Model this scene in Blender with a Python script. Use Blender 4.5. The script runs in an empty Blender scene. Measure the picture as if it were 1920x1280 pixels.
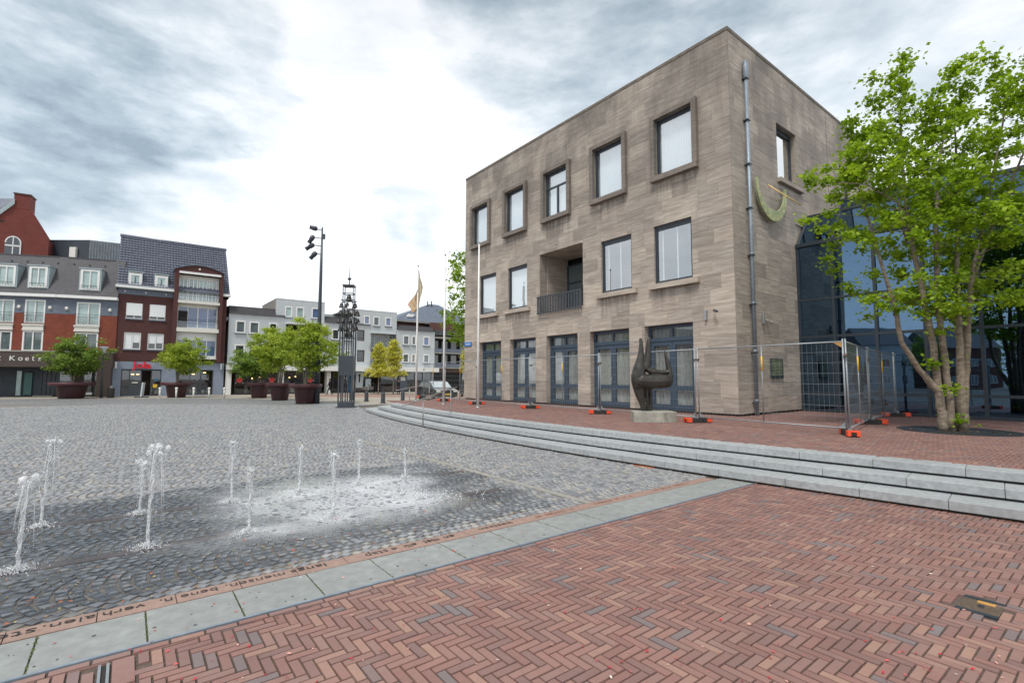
import bpy, bmesh, math, random
import numpy as np
from mathutils import Vector, Matrix
R = math.radians
rnd = random.Random(7)
nrs = np.random.RandomState(11)
scn = bpy.context.scene
COL = scn.collection

# ------------------------------------------------------------------ camera
EYE = 1.67
FPX, PITCH, ROLL = 922.45, R(4.2745), R(0.1367)
cam = bpy.data.cameras.new('camera'); cam_o = bpy.data.objects.new('camera', cam); COL.objects.link(cam_o)
cam.sensor_width = 36.0; cam.lens = FPX / 1920 * 36.0; cam.clip_start = 0.05; cam.clip_end = 2000
cam_o.location = (0, 0, EYE)
cam_o.matrix_world = Matrix.Translation((0, 0, EYE)) @ Matrix.Rotation(R(90) + PITCH, 4, 'X') @ Matrix.Rotation(ROLL, 4, 'Z')
scn.camera = cam_o

def ray(px, py):
    x = px - 960; y = py - 640
    cr, sr = math.cos(ROLL), math.sin(ROLL)
    x, y = x*cr + y*sr, -x*sr + y*cr
    c, s = math.cos(PITCH), math.sin(PITCH)
    u = -y; d = FPX
    return Vector((x, d*c - u*s, d*s + u*c)) / FPX
def at(px, py, z=0.0):
    r = ray(px, py); k = (z - EYE) / r.z
    return Vector((r.x*k, r.y*k, z))

# ------------------------------------------------------------------ world
W = bpy.data.worlds.new('World'); scn.world = W; W.use_nodes = True
nt = W.node_tree; nt.nodes.clear()
def N(tree, typ, **kw):
    n = tree.nodes.new(typ)
    for k, v in kw.items():
        if k == 'i':
            for kk, vv in v.items(): n.inputs[kk].default_value = vv
        else: setattr(n, k, v)
    return n
def build_world():
    L = nt.links.new
    SUN_EL, SUN_AZ = R(60), R(-158)     # azimuth measured from +Y, clockwise positive
    sky = N(nt, 'ShaderNodeTexSky', sky_type='NISHITA', sun_disc=False, sun_elevation=SUN_EL, sun_rotation=SUN_AZ)
    sky.air_density = 1.0; sky.dust_density = 2.0; sky.ozone_density = 1.0
    b1 = N(nt, 'ShaderNodeBackground', i={'Strength': 0.11}); L(sky.outputs[0], b1.inputs[0])
    tc = N(nt, 'ShaderNodeTexCoord'); D = tc.outputs['Generated']
    # stretched coordinates: clouds lie in flat layers
    mp = N(nt, 'ShaderNodeMapping'); mp.inputs['Scale'].default_value = (1.0, 1.0, 2.6); L(D, mp.inputs[0])
    n1 = N(nt, 'ShaderNodeTexNoise', i={'Scale': 2.4, 'Detail': 10.0, 'Roughness': 0.60}); L(mp.outputs[0], n1.inputs[0])
    sub = N(nt, 'ShaderNodeVectorMath', operation='SUBTRACT', i={1: (0.5, 0.5, 0.5)}); L(n1.outputs['Color'], sub.inputs[0])
    scl = N(nt, 'ShaderNodeVectorMath', operation='SCALE', i={'Scale': 0.38}); L(sub.outputs[0], scl.inputs[0])
    add = N(nt, 'ShaderNodeVectorMath', operation='ADD'); L(D, add.inputs[0]); L(scl.outputs[0], add.inputs[1])
    nrm = N(nt, 'ShaderNodeVectorMath', operation='NORMALIZE'); L(add.outputs[0], nrm.inputs[0])
    DW = nrm.outputs[0]
    # (px, py, radius in degrees, depth)
    blobs = [(30, 60, 15, .75), (120, 130, 13, .8), (-120, 190, 16, .8), (260, 235, 10, .9), (140, 245, 11, .8), (360, 235, 8, .85),
             (440, 215, 6, .6), (60, 270, 8, .5), (500, 210, 5.5, .42), (220, 320, 9, .5), (90, 300, 9, .55), (330, 370, 8, .42), (340, 20, 7, .55), (420, 60, 6, .5), (460, 410, 5, .28),
             (540, 440, 6, .28), (750, 408, 3.6, .42), (815, 412, 3.6, .40), (820, 450, 3.2, .36), (740, 445, 3, .25), (600, 450, 4, .3),
             (860, 80, 6, .5), (980, 70, 10, .7), (1100, 120, 10, .68), (1230, 60, 10, .7), (1380, 30, 10, .7), (1520, 80, 8, .5), (1000, 140, 7, .55), (1040, 190, 5, .4),
             (760, 560, 3, .15), (440, 480, 4, .18), (1750, 40, 13, .42), (1900, 160, 12, .38), (1650, 160, 8, .32)]
    dirs = [(ray(px, py).normalized(), r, w*.9) for px, py, r, w in blobs]
    for az, el, r, w in [(150, 40, 26, .7), (-150, 30, 24, .6), (100, 25, 18, .5), (-105, 58, 20, .6), (180, 65, 24, .6), (120, 62, 18, .5), (-135, 22, 14, .45), (165, 12, 16, .4)]:
        dirs.append((Vector((math.sin(R(az))*math.cos(R(el)), math.cos(R(az))*math.cos(R(el)), math.sin(R(el)))), r, w))
    prev = None
    for d, r, w in dirs:
        dp = N(nt, 'ShaderNodeVectorMath', operation='DOT_PRODUCT', i={1: tuple(d)}); L(DW, dp.inputs[0])
        mr = N(nt, 'ShaderNodeMapRange', interpolation_type='SMOOTHSTEP',
               i={'From Min': math.cos(R(r*1.02)), 'From Max': math.cos(R(r*0.15)), 'To Min': 0.0, 'To Max': w})
        L(dp.outputs['Value'], mr.inputs['Value'])
        if prev is None: prev = mr.outputs[0]
        else:
            mx = N(nt, 'ShaderNodeMath', operation='SMOOTH_MAX', i={2: 0.25}); L(prev, mx.inputs[0]); L(mr.outputs[0], mx.inputs[1]); prev = mx.outputs[0]
    n3 = N(nt, 'ShaderNodeTexNoise', i={'Scale': 1.9, 'Detail': 8.0, 'Roughness': 0.58}); L(mp.outputs[0], n3.inputs[0])
    v3 = N(nt, 'ShaderNodeMapRange', interpolation_type='SMOOTHSTEP', i={'From Min': .40, 'From Max': .68, 'To Min': .0, 'To Max': .30}); L(n3.outputs[0], v3.inputs[0])
    mx = N(nt, 'ShaderNodeMath', operation='SMOOTH_MAX', i={2: 0.15}); L(prev, mx.inputs[0]); L(v3.outputs[0], mx.inputs[1]); prev = mx.outputs[0]
    n2 = N(nt, 'ShaderNodeTexNoise', i={'Scale': 5.0, 'Detail': 8.0, 'Roughness': 0.6}); L(mp.outputs[0], n2.inputs[0])
    m2 = N(nt, 'ShaderNodeMapRange', i={'From Min': .34, 'From Max': .66, 'To Min': .5, 'To Max': 1.4}); L(n2.outputs[0], m2.inputs[0])
    mul = N(nt, 'ShaderNodeMath', operation='MULTIPLY', use_clamp=True); L(prev, mul.inputs[0]); L(m2.outputs[0], mul.inputs[1])
    cr = N(nt, 'ShaderNodeValToRGB'); L(mul.outputs[0], cr.inputs[0])
    e = cr.color_ramp.elements
    e[0].position = 0.0; e[0].color = (0.86, 0.86, 0.86, 1)
    e[1].position = 1.0; e[1].color = (0.21, 0.265, 0.31, 1)
    k = e.new(0.15); k.color = (0.70, 0.71, 0.73, 1)
    k = e.new(0.45); k.color = (0.47, 0.52, 0.56, 1)
    k = e.new(0.72); k.color = (0.32, 0.38, 0.425, 1)
    # zenith a bit greyer than the bright band near the horizon
    sp = N(nt, 'ShaderNodeSeparateXYZ'); L(D, sp.inputs[0])
    ze = N(nt, 'ShaderNodeMapRange', interpolation_type='SMOOTHSTEP', i={'From Min': .30, 'From Max': .95, 'To Min': 1.0, 'To Max': .62}); L(sp.outputs['Z'], ze.inputs[0])
    zm = N(nt, 'ShaderNodeVectorMath', operation='SCALE'); L(cr.outputs[0], zm.inputs[0]); L(ze.outputs[0], zm.inputs['Scale'])
    b2 = N(nt, 'ShaderNodeBackground', i={'Strength': 1.0}); L(zm.outputs[0], b2.inputs[0])
    mix = N(nt, 'ShaderNodeMixShader', i={0: 0.93}); L(b1.outputs[0], mix.inputs[1]); L(b2.outputs[0], mix.inputs[2])
    out = N(nt, 'ShaderNodeOutputWorld'); L(mix.outputs[0], out.inputs[0])
    sun = bpy.data.lights.new('sun', 'SUN'); sun.energy = 1.45; sun.angle = R(12); sun.color = (1.0, .965, .91)
    so = bpy.data.objects.new('sun', sun); COL.objects.link(so)
    sd = Vector((math.sin(SUN_AZ)*math.cos(SUN_EL), math.cos(SUN_AZ)*math.cos(SUN_EL), math.sin(SUN_EL)))
    so.rotation_euler = (-sd).to_track_quat('-Z', 'Y').to_euler()
build_world()
vs = scn.view_settings
vs.view_transform = 'Standard'; vs.look = 'None'; vs.exposure = 0.86; vs.gamma = 1.0; vs.use_curve_mapping = False

# ------------------------------------------------------------------ geometry helpers
def link(o, parent=None):
    COL.objects.link(o)
    if parent is not None: o.parent = parent
    return o
def tag(o, label=None, cat=None, group=None, kind=None):
    if label: o['label'] = label
    if cat: o['category'] = cat
    if group: o['group'] = group
    if kind: o['kind'] = kind
    return o
def empty(name, loc=(0, 0, 0), rz=0.0, label=None, cat=None, group=None, kind=None):
    o = bpy.data.objects.new(name, None); COL.objects.link(o)
    o.location = loc; o.rotation_euler = (0, 0, rz); o.empty_display_size = .2
    return tag(o, label, cat, group, kind)
def dup(o, parent=None):
    c = o.copy(); COL.objects.link(c); c.parent = parent
    for ch in list(o.children): dup(ch, c)
    return c

class MB:
    def __init__(s): s.v = []; s.f = []; s.t = []; s.sm = []
    def add(s, vs_, fs, tone=0.5, smooth=False):
        b = len(s.v); s.v.extend(vs_)
        for f in fs: s.f.append(tuple(i + b for i in f)); s.t.append(tone); s.sm.append(smooth)
        return s
    def box(s, x0, y0, z0, x1, y1, z1, tone=0.5, taper=0.0):
        t = taper
        s.add([(x0, y0, z0), (x1, y0, z0), (x1, y1, z0), (x0, y1, z0),
               (x0+t, y0+t, z1), (x1-t, y0+t, z1), (x1-t, y1-t, z1), (x0+t, y1-t, z1)],
              [(0, 3, 2, 1), (4, 5, 6, 7), (0, 1, 5, 4), (1, 2, 6, 5), (2, 3, 7, 6), (3, 0, 4, 7)], tone); return s
    def tube(s, pts, rad, n=8, caps=True, tone=0.5, smooth=True, sq=1.0):
        pts = [Vector(p) for p in pts]
        if not hasattr(rad, '__len__'): rad = [rad]*len(pts)
        vs_ = []; up = None
        for i, p in enumerate(pts):
            d = (pts[min(i+1, len(pts)-1)] - pts[max(i-1, 0)])
            if d.length < 1e-9: d = Vector((0, 0, 1))
            d.normalize()
            if up is None: up = Vector((1, 0, 0)) if abs(d.x) < .8 else Vector((0, 1, 0))
            u = (up - d*up.dot(d))
            if u.length < 1e-6: u = d.orthogonal()
            u.normalize(); w = d.cross(u); up = u
            for k in range(n):
                a = 2*math.pi*k/n
                vs_.append(tuple(p + (u*math.cos(a) + w*math.sin(a)*sq)*rad[i]))
        fs = []
        for i in range(len(pts)-1):
            for k in range(n):
                k2 = (k+1) % n
                fs.append((i*n+k, i*n+k2, (i+1)*n+k2, (i+1)*n+k))
        s.add(vs_, fs, tone, smooth)
        if caps:
            b = len(s.v) - len(vs_)
            s.f.append(tuple(b + k for k in range(n))[::-1]); s.t.append(tone); s.sm.append(False)
            s.f.append(tuple(b + (len(pts)-1)*n + k for k in range(n))); s.t.append(tone); s.sm.append(False)
        return s
    def lathe(s, prof, n=20, c=(0, 0, 0), tone=.5, smooth=True):
        b = []; fs = []
        for r, z in prof:
            for k in range(n):
                a = 2*math.pi*k/n; b.append((c[0]+r*math.cos(a), c[1]+r*math.sin(a), c[2]+z))
        for i in range(len(prof)-1):
            for k in range(n):
                k2 = (k+1) % n; fs.append((i*n+k, i*n+k2, (i+1)*n+k2, (i+1)*n+k))
        s.add(b, fs, tone, smooth); return s
    def prism(s, poly, h0, h1, axis='z', tone=.5, smooth=False):
        """poly: 2D points; axis z -> (x,y), axis y -> (x,z) extruded in y, axis x -> (y,z) extruded in x"""
        def P(p, h):
            return (p[0], p[1], h) if axis == 'z' else ((p[0], h, p[1]) if axis == 'y' else (h, p[0], p[1]))
        n = len(poly)
        vs_ = [P(p, h0) for p in poly] + [P(p, h1) for p in poly]
        fs = [tuple(range(n))[::-1], tuple(range(n, 2*n))] + [(i, (i+1) % n, n+(i+1) % n, n+i) for i in range(n)]
        s.add(vs_, fs, tone, smooth); return s
    def ball(s, c, r, n=8, m=6, sz=1.0, tone=.5):
        prof = [(max(r*math.sin(math.pi*i/m), r*.02), -r*sz*math.cos(math.pi*i/m)) for i in range(m+1)]
        return s.lathe(prof, n, c, tone)
    def mesh(s, name, fix=True):
        me = bpy.data.meshes.new(name); me.from_pydata(s.v, [], s.f)
        me.polygons.foreach_set('use_smooth', s.sm)
        at_ = me.attributes.new('tone', 'FLOAT', 'FACE'); at_.data.foreach_set('value', s.t)
        if fix and len(s.f) < 60000:
            bm = bmesh.new(); bm.from_mesh(me); bmesh.ops.recalc_face_normals(bm, faces=bm.faces); bm.to_mesh(me); bm.free()
        me.update(); return me
    def build(s, name, mat, parent=None, loc=(0, 0, 0), rz=0.0, bevel=0.0, fix=True):
        me = s.mesh(name, fix)
        if mat: me.materials.append(mat)
        o = bpy.data.objects.new(name, me); link(o, parent); o.location = loc; o.rotation_euler = (0, 0, rz)
        if bevel:
            m = o.modifiers.new('bevel', 'BEVEL'); m.width = bevel; m.segments = 2; m.limit_method = 'ANGLE'; m.angle_limit = R(40)
        return o
def np_obj(name, V, quads, tris, tone, mat, parent=None, smooth=False):
    me = bpy.data.meshes.new(name)
    me.vertices.add(len(V)); me.vertices.foreach_set('co', V.astype(np.float32).ravel())
    nq, ntr = len(quads), len(tris)
    li = np.concatenate([quads.ravel(), tris.ravel()]) if ntr else quads.ravel()
    me.loops.add(len(li)); me.loops.foreach_set('vertex_index', li.astype(np.int32))
    ls = np.concatenate([np.arange(nq)*4, nq*4 + np.arange(ntr)*3]).astype(np.int32)
    me.polygons.add(nq+ntr); me.polygons.foreach_set('loop_start', ls)
    me.polygons.foreach_set('loop_total', np.concatenate([np.full(nq, 4), np.full(ntr, 3)]).astype(np.int32))
    me.polygons.foreach_set('use_smooth', np.full(nq+ntr, smooth))
    a = me.attributes.new('tone', 'FLOAT', 'FACE'); a.data.foreach_set('value', tone.astype(np.float32))
    me.update(calc_edges=True); me.validate()
    if mat: me.materials.append(mat)
    o = bpy.data.objects.new(name, me); link(o, parent); return o

# ------------------------------------------------------------------ materials
MAT = {}
class MT:
    """tiny node-material writer"""
    def __init__(s, name):
        s.m = bpy.data.materials.new(name); s.m.use_nodes = True; s.t = s.m.node_tree; s.t.nodes.clear()
        s.out = s.t.nodes.new('ShaderNodeOutputMaterial'); s.p = s.t.nodes.new('ShaderNodeBsdfPrincipled')
        s.t.links.new(s.p.outputs[0], s.out.inputs[0]); MAT[name] = s.m
    def n(s, typ, **kw): return N(s.t, typ, **kw)
    def l(s, a, b): s.t.links.new(a, b)
    def tone(s, src):
        if src == 'attr': return s.n('ShaderNodeAttribute', attribute_name='tone').outputs['Fac']
        return s.n('ShaderNodeObjectInfo').outputs['Random']
    def noise(s, scale, detail=5, rough=.55, vec=None, sc=(1, 1, 1), coord='Object'):
        if vec is None:
            vec = s.n('ShaderNodeTexCoord').outputs['Object'] if coord == 'Object' else s.n('ShaderNodeNewGeometry').outputs['Position']
        if sc != (1, 1, 1):
            mp = s.n('ShaderNodeMapping'); mp.inputs['Scale'].default_value = sc; s.l(vec, mp.inputs[0]); vec = mp.outputs[0]
        n = s.n('ShaderNodeTexNoise', i={'Scale': scale, 'Detail': detail, 'Roughness': rough}); s.l(vec, n.inputs[0]); return n.outputs['Fac']
    def ramp(s, fac, stops, interp='LINEAR'):
        r = s.n('ShaderNodeValToRGB'); r.color_ramp.interpolation = interp; e = r.color_ramp.elements
        e[0].position = stops[0][0]; e[0].color = (*stops[0][1], 1); e[1].position = stops[-1][0]; e[1].color = (*stops[-1][1], 1)
        for p, c in stops[1:-1]: k = e.new(p); k.color = (*c, 1)
        s.l(fac, r.inputs[0]); return r.outputs[0]
    def rng(s, fac, a, b, c, d, smooth=False):
        r = s.n('ShaderNodeMapRange', i={'From Min': a, 'From Max': b, 'To Min': c, 'To Max': d})
        if smooth: r.interpolation_type = 'SMOOTHSTEP'
        s.l(fac, r.inputs[0]); return r.outputs[0]
    def math(s, op, a, b=None, clamp=False):
        m = s.n('ShaderNodeMath', operation=op, use_clamp=clamp)
        for i, x in enumerate((a, b)):
            if x is None: continue
            if isinstance(x, (int, float)): m.inputs[i].default_value = x
            else: s.l(x, m.inputs[i])
        return m.outputs[0]
    def mix(s, fac, a, b, blend='MIX'):
        m = s.n('ShaderNodeMix', data_type='RGBA', blend_type=blend)
        for k, x in ((0, fac), (6, a), (7, b)):
            if isinstance(x, (int, float)): m.inputs[k].default_value = x
            elif isinstance(x, tuple): m.inputs[k].default_value = (*x, 1)
            else: s.l(x, m.inputs[k])
        return m.outputs[2]
    def set(s, **kw):
        for k, x in kw.items():
            k = {'color': 'Base Color', 'rough': 'Roughness', 'metal': 'Metallic', 'spec': 'Specular IOR Level'}.get(k, k)
            if isinstance(x, (int, float)): s.p.inputs[k].default_value = x
            elif isinstance(x, tuple): s.p.inputs[k].default_value = (*x, 1)
            else: s.l(x, s.p.inputs[k])
        return s
    def bump(s, h, strength=.3, dist=.01):
        b = s.n('ShaderNodeBump', i={'Strength': strength, 'Distance': dist}); s.l(h, b.inputs['Height']); s.l(b.outputs[0], s.p.inputs['Normal']); return s

def plain(name, col, rough=.6, metal=0.0, var=.15, scale=8.0, spec=.5, bump=0.0):
    t = MT(name); nz = t.noise(scale, 4)
    lo = tuple(c*(1-var) for c in col); hi = tuple(min(c*(1+var), 1) for c in col)
    c = t.ramp(nz, [(.3, lo), (.7, hi)])
    if var >= .12:
        wn = t.noise(.9, 6, .68, coord='P'); c = t.mix(t.rng(wn, .42, .68, 0, min(var*2.2, .55)), c, tuple(x*.68 for x in col))
    t.set(color=c, rough=rough, metal=metal, spec=spec)
    if bump: t.bump(nz, bump, .01)
    return t.m

def make_travertine(name, src, gain=1.0):
    t = MT(name); tn = t.tone(src)
    pos = t.n('ShaderNodeNewGeometry').outputs['Position']
    off = t.n('ShaderNodeCombineXYZ'); k = t.math('MULTIPLY', tn, 57.3)
    for i in range(3): t.l(k, off.inputs[i])
    ad = t.n('ShaderNodeVectorMath', operation='ADD'); t.l(pos, ad.inputs[0]); t.l(off.outputs[0], ad.inputs[1])
    st = t.noise(1.15, 9, .66, ad.outputs[0], (1, 1, 11))
    fine = t.noise(9, 5, .7, ad.outputs[0], (1, 1, 9))
    base = t.ramp(st, [(.28, (.235, .20, .172)), (.43, (.315, .274, .235)), (.55, (.375, .334, .292)), (.70, (.48, .443, .395))])
    tonec = t.ramp(tn, [(0, (.76, .745, .73)), (.3, (.92, .90, .89)), (.65, (1.02, .98, .95)), (1, (1.15, 1.13, 1.09))])
    c1 = t.mix(1.0, base, tonec, 'MULTIPLY')
    c1 = t.mix(t.rng(fine, .55, .72, 0, .30), c1, (.19, .165, .14))
    # weathering: the upper courses and the foot are stained darker
    sp = t.n('ShaderNodeSeparateXYZ'); t.l(pos, sp.inputs[0])
    up = t.rng(sp.outputs['Z'], 5.0, 13.4, 0, .85)
    foot = t.rng(sp.outputs['Z'], .45, 1.1, .35, 0)
    dn = t.noise(.55, 6, .65, pos, (1, 1, .45)); dn2 = t.rng(dn, .36, .62, .15, 1.3)
    dirt = t.math('MULTIPLY', t.math('ADD', up, foot, True), dn2, True)
    c2 = t.mix(dirt, c1, t.mix(.72, c1, (.095, .085, .075)))
    dr = t.noise(1.3, 5, .6, pos, (2.2, 2.2, .12)); drip = t.math('MULTIPLY', t.rng(dr, .57, .72, 0, .5), up, True)
    c3 = t.mix(drip, c2, (.09, .08, .07))
    lx = t.n('ShaderNodeVectorMath', operation='DOT_PRODUCT', i={1: (.6144, -.7890, 0)}); t.l(pos, lx.inputs[0]); X_ = t.math('ADD', lx.outputs['Value'], -(.6144*7.325-.7890*15.995))
    ly = t.n('ShaderNodeVectorMath', operation='DOT_PRODUCT', i={1: (.7890, .6144, 0)}); t.l(pos, ly.inputs[0]); Y_ = t.math('ADD', ly.outputs['Value'], -(.7890*7.325+.6144*15.995))
    fine_d = t.noise(6, 4, .6, pos, (1, 1, .05)); onA = t.rng(Y_, .2, .4, 1, 0); tot = None
    for wx, zs_ in ((-14.83, 9.10), (-11.64, 9.10), (-8.52, 9.10), (-5.30, 9.10), (-2.14, 9.10), (-14.1, 5.02), (-11.45, 5.02), (-4.95, 5.02), (-2.28, 5.02)):
        ax = t.rng(t.math('ABSOLUTE', t.math('ADD', X_, -wx)), .7, 1.1, 1, 0, True); bz = t.math('MULTIPLY', t.rng(sp.outputs['Z'], zs_-.95, zs_, 0, 1), t.rng(sp.outputs['Z'], zs_, zs_+.02, 1, 0))
        q_ = t.math('MULTIPLY', ax, bz); tot = q_ if tot is None else t.math('MAXIMUM', tot, q_)
    c3 = t.mix(t.math('MULTIPLY', t.math('MULTIPLY', tot, onA), t.rng(fine_d, .42, .62, 0, .75), True), c3, (.10, .088, .075))
    t.set(color=t.mix(1.0, c3, (1.20*gain, 1.20*gain, 1.20*gain), 'MULTIPLY'), rough=.72, spec=.3)
    t.bump(t.math('ADD', st, fine), .35, .006)
    return t.m
TRAV_O = make_travertine('travertine_slab', 'obj'); TRAV_A = make_travertine('travertine', 'attr'); TRAV_W = make_travertine('weathered_travertine', 'attr', .62)

FB = (0.7890, 0.6144); FA = (-0.6144, 0.7890)      # square's grid axes: s along FB, n along FA
def fr(s, n, z=0.0): return (s*FB[0] + n*FA[0], s*FB[1] + n*FA[1], z)
def make_brickpave(name, src):
    t = MT(name); tn = t.tone(src)
    c = t.ramp(tn, [(0, (.185, .15, .145)), (.04, (.195, .175, .175)), (.07, (.215, .13, .115)), (.32, (.245, .135, .115)),
                    (.5, (.275, .15, .125)), (.70, (.30, .168, .138)), (.82, (.255, .158, .138)), (.94, (.335, .20, .155)), (1.0, (.35, .22, .165))])
    nz = t.noise(22, 6, .65, coord='P'); nz2 = t.noise(2.2, 4, .6, coord='P')
    c = t.mix(t.rng(nz, .35, .7, 0, .35), c, t.mix(.5, c, (.12, .085, .075)))
    c = t.mix(t.rng(nz2, .38, .68, 0, .38), c, t.mix(.5, c, (.30, .235, .205)))
    st_ = t.noise(.7, 6, .7, coord='P'); c = t.mix(t.rng(st_, .46, .66, 0, .5), c, t.mix(1.0, c, (.72, .72, .74), 'MULTIPLY'))
    t.set(color=t.mix(1.0, c, (1.02, .99, 1.0), 'MULTIPLY'), rough=t.rng(nz, .3, .7, .55, .75), spec=.3); t.bump(nz, .3, .004); return t.m
BR_O = make_brickpave('paving_brick', 'obj'); BR_A = make_brickpave('paving_brick_field', 'attr')

def make_sett(name, src):
    t = MT(name); tn = t.tone(src); pos = t.n('ShaderNodeNewGeometry').outputs['Position']
    c = t.ramp(tn, [(0, (.165, .17, .185)), (.2, (.215, .225, .24)), (.5, (.265, .277, .295)), (.75, (.31, .317, .325)), (.9, (.35, .345, .33)), (1, (.37, .34, .29))])
    nz = t.noise(30, 5, .65, pos); big = t.noise(.5, 5, .6, pos)
    c = t.mix(t.rng(nz, .35, .7, 0, .4), c, t.mix(.5, c, (.10, .10, .10)))
    c = t.mix(t.rng(big, .4, .65, 0, .3), c, t.mix(.6, c, (.34, .335, .31)))
    # wet zone round the jets (water soaked stone), in the square's own axes
    def dot(v):
        d = t.n('ShaderNodeVectorMath', operation='DOT_PRODUCT', i={1: v}); t.l(pos, d.inputs[0]); return d.outputs['Value']
    s_, n_ = dot((*FB, 0)), dot((*FA, 0))
    wob = t.noise(.9, 5, .6, pos); wob = t.rng(wob, .3, .7, -.8, .8)
    sw = t.math('ADD', s_, wob); nw = t.math('ADD', n_, t.math('MULTIPLY', wob, .5)); nlo = t.math('SUBTRACT', nw, t.math('MULTIPLY', s_, .22))
    m = t.math('MULTIPLY', t.rng(sw, 4.5, 4.9, 1, 0, True), t.math('MULTIPLY', t.rng(nlo, 4.45, 4.85, 0, 1, True), t.rng(nw, 8.3, 9.2, 1, 0, True)))
    wet = t.math('MULTIPLY', m, 1.0, True)
    dark = t.mix(1.0, c, (.42, .44, .47), 'MULTIPLY')
    t.set(color=t.mix(wet, c, dark), rough=t.mix(wet, t.rng(nz, .3, .7, .42, .62), t.rng(nz, .3, .7, .10, .28)), spec=t.rng(wet, 0, 1, .45, .75))
    t.bump(nz, .35, .004); return t.m
SET_O = make_sett('granite_sett', 'obj'); SET_A = make_sett('granite_sett_field', 'attr')

def brickwall(name, c1, c2, mortar, dark=.6, scale=1.0):
    t = MT(name); tc = t.n('ShaderNodeTexCoord'); sp = t.n('ShaderNodeSeparateXYZ'); t.l(tc.outputs['Object'], sp.inputs[0])
    cb = t.n('ShaderNodeCombineXYZ'); t.l(t.math('ADD', sp.outputs[0], sp.outputs[1]), cb.inputs[0]); t.l(sp.outputs[2], cb.inputs[1])
    b = t.n('ShaderNodeTexBrick', i={'Scale': scale, 'Mortar Size': .008, 'Brick Width': .22, 'Row Height': .065, 'Color1': (*c1, 1), 'Color2': (*c2, 1), 'Mortar': (*mortar, 1), 'Bias': -.1})
    t.l(cb.outputs[0], b.inputs['Vector'])
    nz = t.noise(1.3, 5, .6); c = t.mix(t.rng(nz, .35, .7, 0, .5), b.outputs[0], t.mix(1.0, b.outputs[0], (dark, dark, dark), 'MULTIPLY'))
    t.set(color=c, rough=.8, spec=.3); t.bump(b.outputs['Fac'], -.4, .005); return t.m
def glassy(name, col=(.02, .03, .04), rough=.04, spec=1.0, metal=0.0):
    t = MT(name); nz = t.noise(.8, 3)
    t.set(color=t.ramp(nz, [(.3, tuple(c*.7 for c in col)), (.7, tuple(c*1.3 for c in col))]), rough=rough, spec=spec, metal=metal)
    t.set(**{'Coat Weight': .6, 'Coat Roughness': .03}); return t.m
def thin_glass(name, tint=(.9, .95, 1.0), refl=(.8, .9, 1.0), base=.12, trans=(.75, .8, .8)):
    t = MT(name); t.t.nodes.remove(t.p)
    tr = t.n('ShaderNodeBsdfTransparent', i={'Color': (*trans, 1)}); gl = t.n('ShaderNodeBsdfGlossy', i={'Color': (*refl, 1), 'Roughness': .015})
    fz = t.n('ShaderNodeFresnel', i={'IOR': 1.6}); f = t.math('MAXIMUM', t.rng(fz.outputs[0], 0, 1, base, 1), base, True); bf = t.n('ShaderNodeNewGeometry').outputs['Backfacing']; f = t.math('MULTIPLY', f, t.math('SUBTRACT', 1.0, bf), True)
    wob = t.noise(.7, 2); b = t.n('ShaderNodeBump', i={'Strength': .04, 'Distance': .05}); t.l(wob, b.inputs['Height']); t.l(b.outputs[0], gl.inputs['Normal'])
    mx = t.n('ShaderNodeMixShader'); t.l(f, mx.inputs[0]); t.l(tr.outputs[0], mx.inputs[1]); t.l(gl.outputs[0], mx.inputs[2]); t.l(mx.outputs[0], t.out.inputs[0]); return t.m
def emit(name, col, st):
    t = MT(name); t.set(color=col, rough=.5); t.p.inputs['Emission Color'].default_value = (*col, 1); t.p.inputs['Emission Strength'].default_value = st; return t.m

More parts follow.
